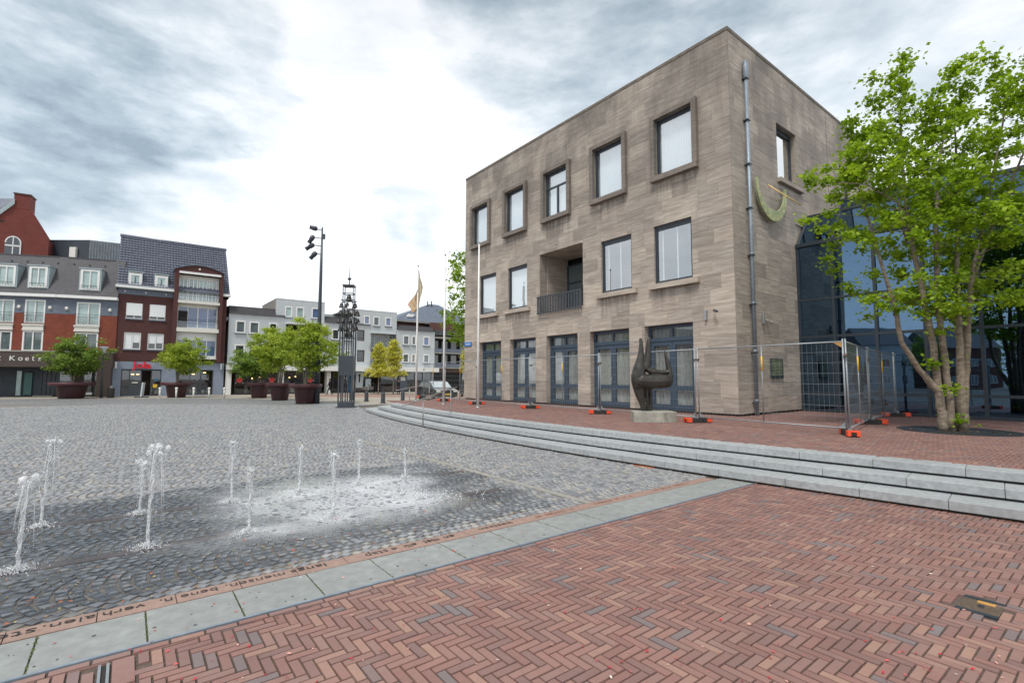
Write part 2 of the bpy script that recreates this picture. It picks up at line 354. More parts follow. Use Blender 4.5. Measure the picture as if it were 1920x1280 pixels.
M = dict(
    stepstone=plain('blue_grey_stone', (.36, .378, .385), .6, var=.20, scale=14, bump=.15),
    slabstone=plain('grey_green_slab', (.27, .285, .275), .62, var=.18, scale=9, bump=.12),
    terra=plain('terracotta', (.31, .205, .165), .7, var=.15, scale=12),
    inkdark=plain('dark_inlay', (.018, .017, .018), .6),
    inkred=plain('worn_red_inlay', (.20, .06, .05), .6),
    joint=plain('joint_sand', (.105, .08, .065), .95, var=.35, scale=30),
    grout=plain('sett_joint', (.19, .165, .14), .95, var=.4, scale=20),
    far_ground=plain('distant_ground', (.22, .21, .19), .9, var=.1, scale=.5),
    darkgap=plain('dark_recess', (.03, .028, .026), .9),
    steel=plain('galvanised_steel', (.33, .36, .375), .5, .55, var=.12, scale=30),
    stainless=plain('stainless_tube', (.55, .54, .52), .28, .9, var=.08),
    zinc=plain('zinc_downpipe', (.26, .31, .36), .5, .35, var=.18, scale=10),
    frameblue=plain('slate_blue_paint', (.042, .070, .105), .42, var=.12),
    framedark=plain('dark_blue_grey_frame', (.030, .042, .055), .4, var=.12),
    anth=plain('anthracite_paint', (.045, .055, .068), .45, var=.15),
    white=plain('white_paint', (.78, .78, .76), .5, var=.05),
    offwhite=plain('cream_paint', (.70, .68, .62), .6, var=.06),
    greyrender=plain('light_grey_render', (.49, .525, .54), .85, var=.06, scale=2),
    bluerender=plain('blue_grey_render', (.25, .29, .37), .85, var=.12, scale=2),
    slate=plain('slate_cladding', (.080, .078, .085), .7, var=.25, scale=7),
    slateband=plain('blue_slate_band', (.13, .155, .20), .65, var=.18, scale=5),
    darkroof=plain('dark_pleated_roof', (.062, .06, .066), .65, var=.3, scale=9),
    zincgrey=plain('blue_zinc_cladding', (.36, .43, .45), .55, .2, var=.1),
    darkbox=plain('charcoal_sheet', (.04, .05, .065), .55, var=.2, scale=2),
    brownfascia=plain('brown_bronze_fascia', (.070, .050, .043), .6, var=.15, scale=4),
    tile=plain('black_glazed_tile', (.15, .165, .21), .35, var=.2, scale=5, spec=.7),
    glassdark=glassy('dark_window_glass'), glassmid=glassy('grey_window_glass', (.10, .13, .14)), glassteal=glassy('pale_curtained_glass', (.36, .47, .46), .15, .8),
    glassblue=glassy('blue_window_glass', (.08, .14, .28)), glassbeige=glassy('shaded_window_glass', (.30, .28, .24), .2, .6),
    blind=plain('white_shutter', (.82, .84, .85), .6, var=.04), curtain=plain('cream_curtain', (.46, .47, .44), .9, var=.12, scale=5),
    curtaindark=plain('grey_curtain', (.38, .40, .39), .9, var=.15, scale=5),  # second curtain cloth, a greyer tone
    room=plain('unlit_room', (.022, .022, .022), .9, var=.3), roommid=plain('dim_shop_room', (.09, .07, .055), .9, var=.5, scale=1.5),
    pane=thin_glass('clear_window_pane', base=.36, refl=(.92, .97, 1.0), trans=(.93, .96, .97)), paneB=thin_glass('mirror_like_pane', base=.75, refl=(.92, .95, .95), trans=(.5, .5, .5)),
    paneD=thin_glass('door_pane', base=.10, refl=(.8, .85, .9), trans=(.95, .96, .96)),
    pavglass=thin_glass('blue_tinted_glass', base=.31, refl=(.28, .48, .74), trans=(.10, .13, .17)),
    bronze=plain('dark_bronze', (.062, .058, .052), .42, .55, var=.35, scale=6, bump=.3),
    patina=plain('green_patina', (.38, .42, .22), .6, .3, var=.3, scale=5), patinadark=plain('dark_green_plaque', (.055, .085, .08), .5, .4, var=.3, scale=6),
    gold=plain('gilded_rod', (.85, .58, .22), .45, .2), concrete=plain('weathered_concrete', (.34, .33, .28), .85, var=.3, scale=6, bump=.4),
    orange=plain('orange_plastic', (.80, .085, .025), .5, var=.08), rubber=plain('black_rubber', (.03, .028, .026), .8, var=.25),
    yellow=plain('yellow_label', (.80, .50, .03), .5), maroon=plain('maroon_planter', (.042, .010, .014), .5, var=.2, scale=3),
    maroonrim=plain('worn_maroon_rim', (.065, .015, .020), .5, var=.3, scale=3), soil=plain('planter_soil', (.05, .035, .025), .95),
    flag=plain('faded_flag_cloth', (.50, .40, .24), .85, var=.15, scale=3), flagorange=plain('orange_flag_print', (.62, .25, .10), .85, var=.3, scale=5),
    red=plain('red_sign_enamel', (.72, .012, .03), .4, var=.05), redflower=plain('red_flower_decal', (.85, .09, .08), .5), white2=plain('white_lettering', (.8, .79, .74), .5),
    bluesign=plain('blue_street_sign', (.03, .22, .62), .4), carpaint=glassy('black_car_paint', (.012, .018, .022), .18), vanpaint=glassy('black_van_paint', (.018, .022, .026), .22),
    tyre=plain('tyre_rubber', (.018, .018, .018), .8), rim=plain('alloy_rim', (.35, .36, .37), .35, .8), cloth=plain('black_cloth', (.012, .012, .015), .85), skin=plain('skin', (.42, .25, .18), .6),
    clothgrey=plain('grey_cloth', (.20, .19, .18), .85), poster=plain('pale_blue_poster', (.55, .62, .66), .6), posterblue=plain('blue_poster', (.03, .16, .30), .5),
    yellowbox=plain('yellow_crate', (.55, .42, .03), .5), bell=plain('bell_bronze', (.07, .068, .062), .45, .6, var=.3), cobalt=plain('blue_flowers', (.05, .2, .6), .7),
    redflowers=plain('red_window_flowers', (.7, .02, .03), .7), rustbrick=plain('dark_wine_brick_strip', (.10, .072, .068), .35, var=.35, scale=5),
    orangetile=plain('orange_brick_inlay', (.48, .17, .08), .7), gutter=plain('pale_stone_gutter', (.30, .29, .26), .75, var=.25, scale=8),
    asphalt=plain('red_brown_road_bricks', (.30, .20, .165), .85, var=.15, scale=3), sidewalk=plain('beige_pavers', (.36, .325, .27), .85, var=.14, scale=3),
    asph_spot=plain('old_gum', (.10, .105, .10), .8), moss=plain('joint_moss', (.10, .115, .035), .95, var=.4, scale=30),
    iron=plain('cast_iron', (.045, .05, .055), .55, .5, var=.3, scale=20), brass=plain('brown_cover_plate', (.19, .145, .11), .55, .4, var=.3, scale=30),
    ochre=plain('ochre_tag', (.50, .26, .07), .6), lampglass=emit('lit_lamp', (1.0, .62, .25), 2.5),
)
M['redbrick'] = brickwall('orange_red_brick', (.28, .062, .035), (.20, .045, .028), (.16, .07, .05))
M['gablebrick'] = brickwall('deep_red_brick', (.23, .05, .038), (.17, .04, .032), (.13, .06, .05))
M['winebrick'] = brickwall('wine_brown_brick', (.115, .040, .036), (.075, .030, .030), (.09, .055, .05), .7)
M['brownbrick'] = brickwall('brown_brick', (.17, .07, .055), (.12, .055, .045), (.12, .08, .07))

# ================================================================== GROUND
KC = (51.43, 51.93); R1 = 64.72; TREAD = .475       # centre and outer radius of the curved steps
def cyl(x, y): return math.hypot(x-KC[0], y-KC[1])
def seen(x, y, z=0, mx=1.2): return y > 1.2 and abs(x) < 1.06*y + mx
g = MB().box(-400, -300, -.6, 400, 700, -.045).build('ground', M['far_ground']); tag(g, kind='structure')

# --- terrace and steps outlines
def tip_line(k):   # left (far) end of step k
    off = .47*k
    return Vector((-6.35-off*.75, 24.25-off*.15)), Vector((-4.1-off, 31.0))
def arc_pts(r, y_end, n=70, a0=-131.5):
    out = []; a1 = a0
    while KC[1] + r*math.sin(R(a1)) < y_end or a1 > -133: a1 -= .05
    for i in range(n+1):
        a = R(a0 + (a1-a0)*i/n); out.append((KC[0]+r*math.cos(a), KC[1]+r*math.sin(a)))
    return out, a0, a1
ter_arc, _, _ = arc_pts(R1-2*TREAD-.45, 24.3)
# terrace body (brick field lies on it)
tp = ter_arc + [(-4.0, 31.5), (-2.6, 36), (30, 36), (30, 3.8)]
terrace = MB().prism(tp, -.05, .425).build('terrace', M['joint']); tag(terrace, kind='structure')

# --- herringbone
def herring(s0, s1, n0, n1, ok, g_=.0635, L=3, clip_n=None):
    out = []; S0, N0 = 2.283, 2.130
    i0, i1 = int((s0-S0)/g_)-3, int((s1-S0)/g_)+3; j0, j1 = int((n0-N0)/g_)-3, int((n1-N0)/g_)+3
    gap = .0028
    for j in range(j0, j1):
        for i in range(i0, i1):
            d = (i+j) % (2*L)
            if d == 0: r = [S0+i*g_, N0+j*g_, S0+(i+L)*g_, N0+(j+1)*g_]
            elif d == L: r = [S0+i*g_, N0+j*g_, S0+(i+1)*g_, N0+(j+L)*g_]
            else: continue
            if clip_n and r[3] > clip_n: r[3] = clip_n
            if r[3]-r[1] < .02: continue
            if not ok((r[0]+r[2])/2, (r[1]+r[3])/2): continue
            out.append((r[0]+gap, r[1]+gap, r[2]-gap, r[3]-gap))
    return out
UNIT = {}
def unit_brick(bev=.004, dome=0):
    key = (bev, dome)
    if key in UNIT: return UNIT[key]
    return None
def pave(parent, rects, ztop, matO, matA, nsingle, name='brick', h=.03, bev=.0035, jit=.0022, stuffname='brick_field', tonef=None):
    rects = np.array(rects, float)
    cs, cn = (rects[:, 0]+rects[:, 2])/2, (rects[:, 1]+rects[:, 3])/2
    X = cs*FB[0]+cn*FA[0]; Y = cs*FB[1]+cn*FA[1]
    vis = (Y > 2.3) & (np.abs(X) < 1.05*Y)
    d = np.where(vis, X**2+Y**2, 1e9 + X**2+Y**2)
    order = np.argsort(d); rects = rects[order]
    rot = math.atan2(FB[1], FB[0])
    for r in rects[:nsingle]:
        w, l = r[2]-r[0], r[3]-r[1]
        key = (name, round(w, 3), round(l, 3))
        if key not in UNIT:
            me = MB().add(*brick_vf(w, l, h, bev)).mesh(name); me.materials.append(matO); UNIT[key] = me
        o = bpy.data.objects.new(name, UNIT[key]); link(o, parent)
        x, y, _ = fr((r[0]+r[2])/2, (r[1]+r[3])/2)
        o.location = (x, y, ztop + nrs.uniform(-jit, jit)); o.rotation_euler = (nrs.normal(0, .007), nrs.normal(0, .007), rot + nrs.normal(0, .008))
    rr = rects[nsingle:]; n = len(rr)
    if not n: return
    cs, cn = (rr[:, 0]+rr[:, 2])/2, (rr[:, 1]+rr[:, 3])/2; hw, hl = (rr[:, 2]-rr[:, 0])/2, (rr[:, 3]-rr[:, 1])/2
    sx = np.array([-1, 1, 1, -1]); sy = np.array([-1, -1, 1, 1])
    a = nrs.normal(0, .008, n); tx, ty = nrs.normal(0, .007, n), nrs.normal(0, .007, n); z0 = ztop + nrs.uniform(-jit, jit, n)
    V = np.zeros((n, 8, 3))
    for q, (b_, z_) in enumerate(((0, -h), (bev, 0))):
        for k in range(4):
            u = sx[k]*(hw-b_); v = sy[k]*(hl-b_)
            u2 = u*np.cos(a) - v*np.sin(a); v2 = u*np.sin(a) + v*np.cos(a)
            s_, n_ = cs+u2, cn+v2
            V[:, q*4+k, 0] = s_*FB[0]+n_*FA[0]; V[:, q*4+k, 1] = s_*FB[1]+n_*FA[1]; V[:, q*4+k, 2] = z0 + z_ + (tx*u+ty*v if q else 0)
    fq = np.array([(4, 5, 6, 7), (0, 1, 5, 4), (1, 2, 6, 5), (2, 3, 7, 6), (3, 0, 4, 7)])
    Q = (fq[None] + (np.arange(n)*8)[:, None, None]).reshape(-1, 4)
    o = np_obj(stuffname, V.reshape(-1, 3), Q, np.zeros((0, 3), int), np.repeat(nrs.rand(n), 5), matA, parent)
    tag(o, kind='stuff'); return o
def brick_vf(w, l, h, bev):
    w, l = w/2, l/2; b = bev
    return ([(-w, -l, -h), (w, -l, -h), (w, l, -h), (-w, l, -h), (-w+b, -l+b, 0), (w-b, -l+b, 0), (w-b, l-b, 0), (-w+b, l-b, 0)],
            [(4, 5, 6, 7), (0, 1, 5, 4), (1, 2, 6, 5), (2, 3, 7, 6), (3, 0, 4, 7)])

cov_s, cov_n = (4.885, 5.225), (.735, .955)      # inspection cover in the brick field
def ok_front(s, n):
    x, y, _ = fr(s, n)
    if cov_s[0]-.03 < s < cov_s[1]+.03 and cov_n[0]-.03 < n < cov_n[1]+.03: return False
    if -.06 < s < .118 and 3.17 < n < 3.90: return False
    return seen(x, y, 0, 1.6) and cyl(x, y) > R1-.35 and s < 12
pav = MB()
fp = [fr(-6, -6), fr(14, -6), fr(14, 3.965), fr(-6, 3.965)]
pav.prism([p[:2] for p in fp], -.04, -.012)
paving = pav.build('brick_paving', M['joint']); tag(paving, kind='structure')
rects = herring(-2.5, 11.5, -3.5, 3.86, ok_front, clip_n=3.865)
s = -2.0
while s < 9.2:      # stretcher course along the slab band
    rects.append((s+.004, 3.873, s+.187, 3.932))
    s += .191
pave(paving, rects, 0.0, BR_O, BR_A, 300)
# two longer kerb bricks and a slot drain at the left
for n0 in (3.22, 3.56): MB().add(*brick_vf(.11, .32, .04, .004)).build('kerb_brick', BR_O, paving, fr(.06, n0+.13, .001), math.atan2(FB[1], FB[0]))
dr = empty('slot_drain', fr(-.03, 3.53, .001), math.atan2(FB[1], FB[0]), 'short steel edged drain slot between the bricks at lower left', 'drain')
MB().box(-.026, -.30, -.02, -.012, .30, .004).build('steel_edge', M['steel'], dr); MB().box(.012, -.30, -.02, .026, .30, .004).build('steel_edge', M['steel'], dr)
MB().box(-.011, -.30, -.03, .011, .30, -.006).build('slot', M['darkgap'], dr)
# inspection cover
cv = empty('inspection_cover', fr(sum(cov_s)/2, sum(cov_n)/2, .0), math.atan2(FB[1], FB[0]), 'small rectangular ribbed metal inspection cover with an ochre tag, set in the bricks', 'cover')
MB().box(-.175, -.115, -.03, -.13, .115, .003).build('end_frame', M['framedark'], cv); MB().box(.13, -.115, -.03, .175, .115, .003).build('end_frame', M['framedark'], cv)
pl = MB().box(-.128, -.112, -.03, .128, .112, -.002)
for k in range(14): pl.box(-.122+k*.0175, -.108, -.002, -.113+k*.0175, .108, .0005)
pl.build('ribbed_plate', M['brass'], cv); MB().box(.06, -.07, -.001, .115, .03, .003).build('tag_plate', M['ochre'], cv)
MB().box(-.03, -.02, 0, .03, .015, .002).build('centre_plate', M['iron'], cv)

# --- terrace bricks
def ok_ter(s, n):
    x, y, _ = fr(s, n)
    if not seen(x, y, .45, 2.0) or cyl(x, y) > R1-2*TREAD-.42: return False
    lx, ly = x-7.325, y-15.995; u = lx*.6144 - ly*.789; v = lx*.789 + ly*.6144      # town hall axes
    if -16.6 < u < .05 and v > .3: return False
    if u >= .05 and v > 4.9: return False
    if y > 30 and x > -2: return False
    if y > 31 or (x < -4.6 and y > 27 and x < -4.2-(y-27)*.0): return False
    return y < 30
tr = herring(2, 34, -9, 28, ok_ter)
pave(terrace, tr, .455, BR_O, BR_A, 300)
MB().prism([(-4.05, 29.9), (29, 29.9), (29, 35.5), (-2.6, 35.5)], .40, .448).build('far_terrace_paving', M['asphalt'], terrace)

# --- steps: three courses of long stones
steps = empty('steps', (0, 0, 0), kind='structure')
for k in range(3):
    Ro = R1 - k*TREAD; Ri = Ro - .60; zt = .15*(k+1)
    if k == 2: Ri = Ro-.46
    _, a0, a1 = arc_pts(Ro, [24.9, 24.3, 23.9][k], a0=-129.2)
    seg = math.degrees(1.0/Ro); a = a0 - [0, .33, .62][k]*seg
    rec = MB(); ap = []
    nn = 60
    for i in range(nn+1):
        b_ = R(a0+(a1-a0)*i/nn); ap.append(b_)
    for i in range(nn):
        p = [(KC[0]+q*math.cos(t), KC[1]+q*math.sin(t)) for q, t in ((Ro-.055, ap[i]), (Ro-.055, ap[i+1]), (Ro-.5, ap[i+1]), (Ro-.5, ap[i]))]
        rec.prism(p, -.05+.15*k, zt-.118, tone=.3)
    rec.build('riser_recess', M['darkgap'], steps)  # recess coloured near-black for the shadow under each nosing
    while a > a1:
        a2 = max(a-seg*rnd.uniform(.93, 1.06), a1)
        if a-a2 < seg*.15: a2 = a1 
        q = [R(a - (a-a2)*t/3) for t in range(4)]; e = .0022/Ro
        q[0] -= e; q[-1] += e
        poly = [(KC[0]+Ro*math.cos(t), KC[1]+Ro*math.sin(t)) for t in q] + [(KC[0]+Ri*math.cos(t), KC[1]+Ri*math.sin(t)) for t in q[::-1]]
        dz = rnd.uniform(-.002, .002)
        MB().prism(poly, zt-.12, zt+dz, tone=rnd.random()).build('step_stone', M['stepstone'], steps, bevel=.008)
        if a2 <= a1: break
        a = a2
    # return of the step at the far left end
    A_, B_ = Vector((KC[0]+Ro*math.cos(R(a1)), KC[1]+Ro*math.sin(R(a1)))), Vector((-4.3-.42*(2-k), 31.0))
    d = (B_-A_).normalized(); nn_ = Vector((d.y, -d.x))
    for i in range(3):
        p0 = A_ + d*(i*1.0+.003); p1 = A_ + d*(i*1.0+.997)
        MB().prism([tuple(p0), tuple(p1), tuple(p1+nn_*.46), tuple(p0+nn_*.46)], zt-.12-.15*k-.03, zt-.0015).build('step_stone', M['stepstone'], steps, bevel=.008)

# --- slab band with lettered tiles
band = MB().prism([fr(*p)[:2] for p in [(-4.5, 3.938), (8.3, 3.938), (8.3, 4.72), (-4.5, 4.72)]], -.04, -.010).build('border_band', M['joint']); tag(band, kind='structure')
js = [-3.5, -2.9, -2.2, -1.57, -.93, -.38, .18, .73, 1.28, 1.84, 2.57, 3.2, 3.87, 4.5, 5.15, 5.8, 6.42, 7.05, 7.7, 8.2]
rz = math.atan2(FB[1], FB[0])
for s0, s1 in zip(js[:-1], js[1:]):
    MB().box(-(s1-s0)/2+.0045, -.262, -.03, (s1-s0)/2-.0045, .262, 0).build('paving_slab', M['slabstone'], band, fr((s0+s1)/2, 4.2385, rnd.uniform(.0, .004)), rz + rnd.gauss(0, .001), bevel=.004)
MB().box(-6.2, -.011, -.03, 6.2, .011, .008).build('edge_strip', M['zinc'], band, fr(2.1, 3.9545), rz, bevel=.003)
m = MB(); r_ = random.Random(77)
for k in range(70):
    s_, n_ = r_.uniform(-3, 5), r_.uniform(3.99, 4.48); q_ = r_.choice([.004, .005, .007, .012]); x, y, _ = fr(s_, n_)
    m.prism([(x+q_*math.cos(t)*r_.uniform(.7, 1.1), y+q_*math.sin(t)*r_.uniform(.7, 1.1)) for t in [6.283*i/8 for i in range(8)]], .0035, .0055)
tag(m.build('gum_spots', M['asph_spot'], band), kind='stuff')
m = MB()
for s0 in js[1:-1]:
    for k in range(26):
        n_ = r_.uniform(3.98, 4.49); s_ = s0 + r_.gauss(0, .004); x, y, _ = fr(s_, n_); q_ = r_.uniform(.004, .009)
        m.prism([(x+q_*math.cos(t), y+q_*math.sin(t)) for t in (0, 1.5, 3.1, 4.6)], -.008, .001+r_.uniform(0, .003))
tag(m.build('joint_moss', M['moss'], band), kind='stuff')
tj = [-2.8, -2.4, -1.93, -1.47, -1.01, -.55, -.09, .37, .80, 1.23, 1.66, 2.19, 2.58, 2.97, 3.36, 3.81, 4.25, 4.72, 5.15, 5.6, 6.05, 6.5, 6.95, 7.4, 7.8]
for s0, s1 in zip(tj[:-1], tj[1:]):
    w = (s1-s0)/2-.003
    MB().box(-w, -.094, -.03, w, .094, 0).build('terracotta_tile', M['terra'], band, fr((s0+s1)/2, 4.610, rnd.uniform(.0, .003)), rz, bevel=.002)
def text_mesh(body, size, name, mat, parent, mw, ext=.002, align='LEFT', space=1.0, width=None, height=None, bold=0.0):
    cu = bpy.data.curves.new(name, 'FONT'); cu.body = body; cu.size = size; cu.extrude = ext; cu.align_x = align; cu.space_character = space; cu.offset = bold
    cu.resolution_u = 3
    o = bpy.data.objects.new(name, cu); COL.objects.link(o); bpy.context.view_layer.update()
    me = bpy.data.meshes.new_from_object(o.evaluated_get(bpy.context.evaluated_depsgraph_get()))
    bpy.data.objects.remove(o); bpy.data.curves.remove(cu)
    co = np.empty(len(me.vertices)*3, np.float32); me.vertices.foreach_get('co', co); co = co.reshape(-1, 3)
    if width:
        x0, x1 = co[:, 0].min(), co[:, 0].max(); co[:, 0] = (co[:, 0]-x0)*width/(x1-x0)
    if height:
        co[:, 1] *= height/max(co[:, 1].max(), 1e-6)
    me.vertices.foreach_set('co', co.ravel()); me.update()
    me.materials.clear(); me.materials.append(mat)
    o = bpy.data.objects.new(name, me); link(o, parent); o.matrix_local = mw; return o
def tile_text(body, s_start, s_end, mat='inkdark', h=.076):
    m = Matrix(((-FB[0], -FA[0], 0, 0), (-FB[1], -FA[1], 0, 0), (0, 0, 1, 0), (0, 0, 0, 1)))
    x, y, _ = fr(s_start, 4.652)
    m.translation = (x, y, .0045)
    m2 = m.copy(); text_mesh(body, .12, 'inlaid_letters', M[mat], band, m2, .0012, width=s_start-s_end, height=h if any(c in 'blhdkt' for c in body) else h*.72, bold=-.0012)
for w in [('ste', -.40, -.60), ('alen.', -.10, -.37), ('verh', .18, -.06), ('n.', .345, .27), ('bene', .64, .40), ('mensen.', 1.14, .70), ('langs', 1.48, 1.19),
          ('stap', 2.07, 1.85), ('e', 2.165, 2.115), ('elk', 2.38, 2.24), ('met', 2.63, 2.46), ('en', 2.82, 2.70), ('bestaan', 3.59, 3.15)]: tile_text(*w)
mk = MB()   # the farther words are too worn to read: short inlaid strokes
for s0, s1 in [(3.97, 4.45), (4.52, 4.62), (5.0, 5.35), (5.42, 5.75), (6.3, 6.7), (6.8, 7.2)]:
    s = s0
    while s < s1:
        p = [fr(s, 4.585), fr(s+.012, 4.585), fr(s+.014, 4.645), fr(s+.002, 4.645)]
        if rnd.random() < .8: mk.add([(q[0], q[1], .0048) for q in p], [(0, 1, 2, 3)])
        p = [fr(s, 4.60), fr(s+.035, 4.60), fr(s+.035, 4.61), fr(s, 4.61)]
        if rnd.random() < .6: mk.add([(q[0], q[1], .0048) for q in p], [(0, 1, 2, 3)])
        s += rnd.uniform(.045, .06)
mk.build('worn_inlay_marks', M['inkred'], band)

# --- setts in segmental arcs
cob = MB().prism([fr(*p)[:2] for p in [(-75, 4.72), (8.5, 4.72), (30, 14), (48, 30), (48, 62), (-75, 62)]], -.04, -.014).build('cobbled_square', M['grout']); tag(cob, kind='structure')
def setts():
    CH, SG, P = 1.02, .24, .098
    S, NN, A, HW, HL = [], [], [], [], []
    for j in range(0, 34):
        nc = 4.73 + CH*(j+.5)
        off = rnd.uniform(0, P)
        ns = 11
        for i in range(int(-44/P), int(26/P)):
            s0 = i*P + off
            for k in range(ns):
                u = ((k+.5)/ns-.5)
                S.append(s0 + SG*(2*u)**2*1.0 + (.03 if k % 2 else 0)*0); NN.append(nc+u*CH); A.append(-math.atan2(SG*8*u, CH)*1.0)
    S, NN, A = map(np.array, (S, NN, A))
    X = S*FB[0]+NN*FA[0]; Y = S*FB[1]+NN*FA[1]
    k = (Y > 2.2) & (Y < 31) & (np.abs(X) < 1.06*Y+1.2) & (np.hypot(X-KC[0], Y-KC[1]) > R1-.12)
    k &= (S < 17)
    k &= ~((np.abs(NN-6.11) < .075) & (S < 4.6)) & ~((np.abs(NN-7.70) < .075) & (S < 4.9))
    k &= ~((np.abs(S-5.02) < .075) & (NN < 13))
    S, NN, A = S[k], NN[k], A[k]; n = len(S)
    S = S + nrs.normal(0, .004, n); NN = NN + nrs.normal(0, .004, n); A = A + nrs.normal(0, .07, n)
    HW = np.clip(nrs.normal(.0445, .0028, n), .036, .049); HL = np.clip(nrs.normal(.0435, .003, n), .034, .049)
    return S, NN, A, HW, HL
def sett_vf(irr, seed):
    r_ = np.random.RandomState(seed)
    b = np.array([(-1, -1), (1, -1), (1, 1), (-1, 1)], float)
    lo = np.c_[b*(1 + r_.uniform(-.1, .03, (4, 2))), np.full(4, -1.0)]
    hi = np.c_[b*.84*(1 + r_.uniform(-.12, .08, (4, 2))), r_.uniform(-.12, .05, 4)]
    mid = np.array([[r_.uniform(-.2, .2), r_.uniform(-.2, .2), .22]])
    return np.vstack([lo, hi, mid])
def build_setts():
    S, NN, A, HW, HL = setts(); n = len(S)
    X = S*FB[0]+NN*FA[0]; Y = S*FB[1]+NN*FA[1]
    vis = (Y > 3.2) & (np.abs(X) < 1.04*Y)
    order = np.argsort(np.where(vis, X**2+Y**2, 1e9)); tz = nrs.normal(.0, .0028, n)
    var = [sett_vf(1, q) for q in range(8)]
    ms = []
    quads = [(0, 1, 5, 4), (1, 2, 6, 5), (2, 3, 7, 6), (3, 0, 4, 7)]; tris = [(4, 5, 8), (5, 6, 8), (6, 7, 8), (7, 4, 8)]
    for v in var:
        me = bpy.data.meshes.new('cobblestone'); me.from_pydata([tuple(p) for p in v], [], quads+tris); me.materials.append(SET_O); me.update(); ms.append(me)
    rot = math.atan2(FB[1], FB[0])
    for q in order[:300]:
        o = bpy.data.objects.new('cobblestone', ms[rnd.randrange(8)]); link(o, cob)
        o.location = (X[q], Y[q], -.004+tz[q]); o.rotation_euler = (rnd.gauss(0, .03), rnd.gauss(0, .03), rot + A[q] + rnd.choice((0, math.pi))); o.scale = (HW[q], HL[q], .03)
    rest = order[300:]; m = len(rest)
    vi = nrs.randint(0, 8, m); VV = np.array(var)[vi]      # m,9,3
    u = VV[:, :, 0]*HW[rest][:, None]; v = VV[:, :, 1]*HL[rest][:, None]; z = VV[:, :, 2]*.03 - .004 + tz[rest][:, None]
    tx, ty = nrs.normal(0, .03, m), nrs.normal(0, .03, m); z = z + u*tx[:, None] + v*ty[:, None]
    a = (rot + A[rest])[:, None]
    V = np.stack([X[rest][:, None] + u*np.cos(a) - v*np.sin(a), Y[rest][:, None] + u*np.sin(a) + v*np.cos(a), z], -1)
    base = (np.arange(m)*9)[:, None, None]
    Q = (np.array(quads)[None] + base).reshape(-1, 4); T = (np.array(tris)[None] + base).reshape(-1, 3)
    tn = nrs.rand(m); tone = np.concatenate([np.repeat(tn, 4), np.repeat(tn, 4)])
    o = np_obj('cobblestone_field', V.reshape(-1, 3), Q, T, tone, SET_A, cob); tag(o, kind='stuff')
    print('setts', n)
build_setts()
# beyond the single stones the square continues as one surface
def far_sett_mat():
    t = MT('far_granite_setts'); pos = t.n('ShaderNodeNewGeometry').outputs['Position']
    v = t.n('ShaderNodeTexVoronoi', i={'Scale': 9.5}); t.l(pos, v.inputs['Vector'])
    nz = t.noise(.5, 5, .6, pos)
    c = t.mix(t.rng(v.outputs['Distance'], .25, .6, 0, .7), t.ramp(nz, [(.3, (.25, .26, .27)), (.7, (.33, .335, .33))]), (.10, .10, .10))
    t.set(color=c, rough=.5); t.bump(v.outputs['Distance'], -.5, .01); return t.m
def poly_obj(name, pts, z, mat, parent=None, th=.03):
    return MB().prism(pts, z-th, z).build(name, mat, parent)
far_pts = [at(*p)[:2] for p in [(-420, 748.5), (0, 748), (200, 747), (430, 746), (600, 751), (690, 758)]]
fo = MB().prism([(p[0], p[1]) for p in far_pts] + [(-8.2, 30.2), (-40, 30.2)], -.036, -.006).build('far_cobbles', far_sett_mat(), cob)
# pavement and road beyond the square
sw = MB().prism([(p[0], p[1]) for p in far_pts] + [(-4, 31.2), (2, 34), (40, 60), (60, 100), (-140, 40)], -.04, -.010).build('pavement', M['sidewalk']); tag(sw, kind='structure')
rd = MB().prism([at(470, 742)[:2], at(640, 744.5)[:2], at(900, 744)[:2], (40, 60), (40, 70), at(620, 738.5)[:2]], -.03, -.004).build('road', M['asphalt']); tag(rd, kind='structure')

# --- fountain channels, gutter, inlay tile
for nm, n_, s1, s0 in (('brick_channel', 6.11, 4.55, -6), ('brick_channel', 7.70, 4.85, -7)):
    MB().box(s0, -.072, -.03, s1, .072, -.003).build(nm, M['rustbrick'], cob, (n_*FA[0], n_*FA[1], 0), rz)
MB().box(4.72, -.06, -.03, 13, .06, -.003).build('stone_gutter', M['gutter'], cob, fr(5.02, 0, 0), rz+math.pi/2)
MB().box(-.24, -.075, -.03, .24, .075, .003).build('orange_inlay_tile', M['orangetile'], cob, (2.55, 9.58, 0), math.atan2(-.42, .31))

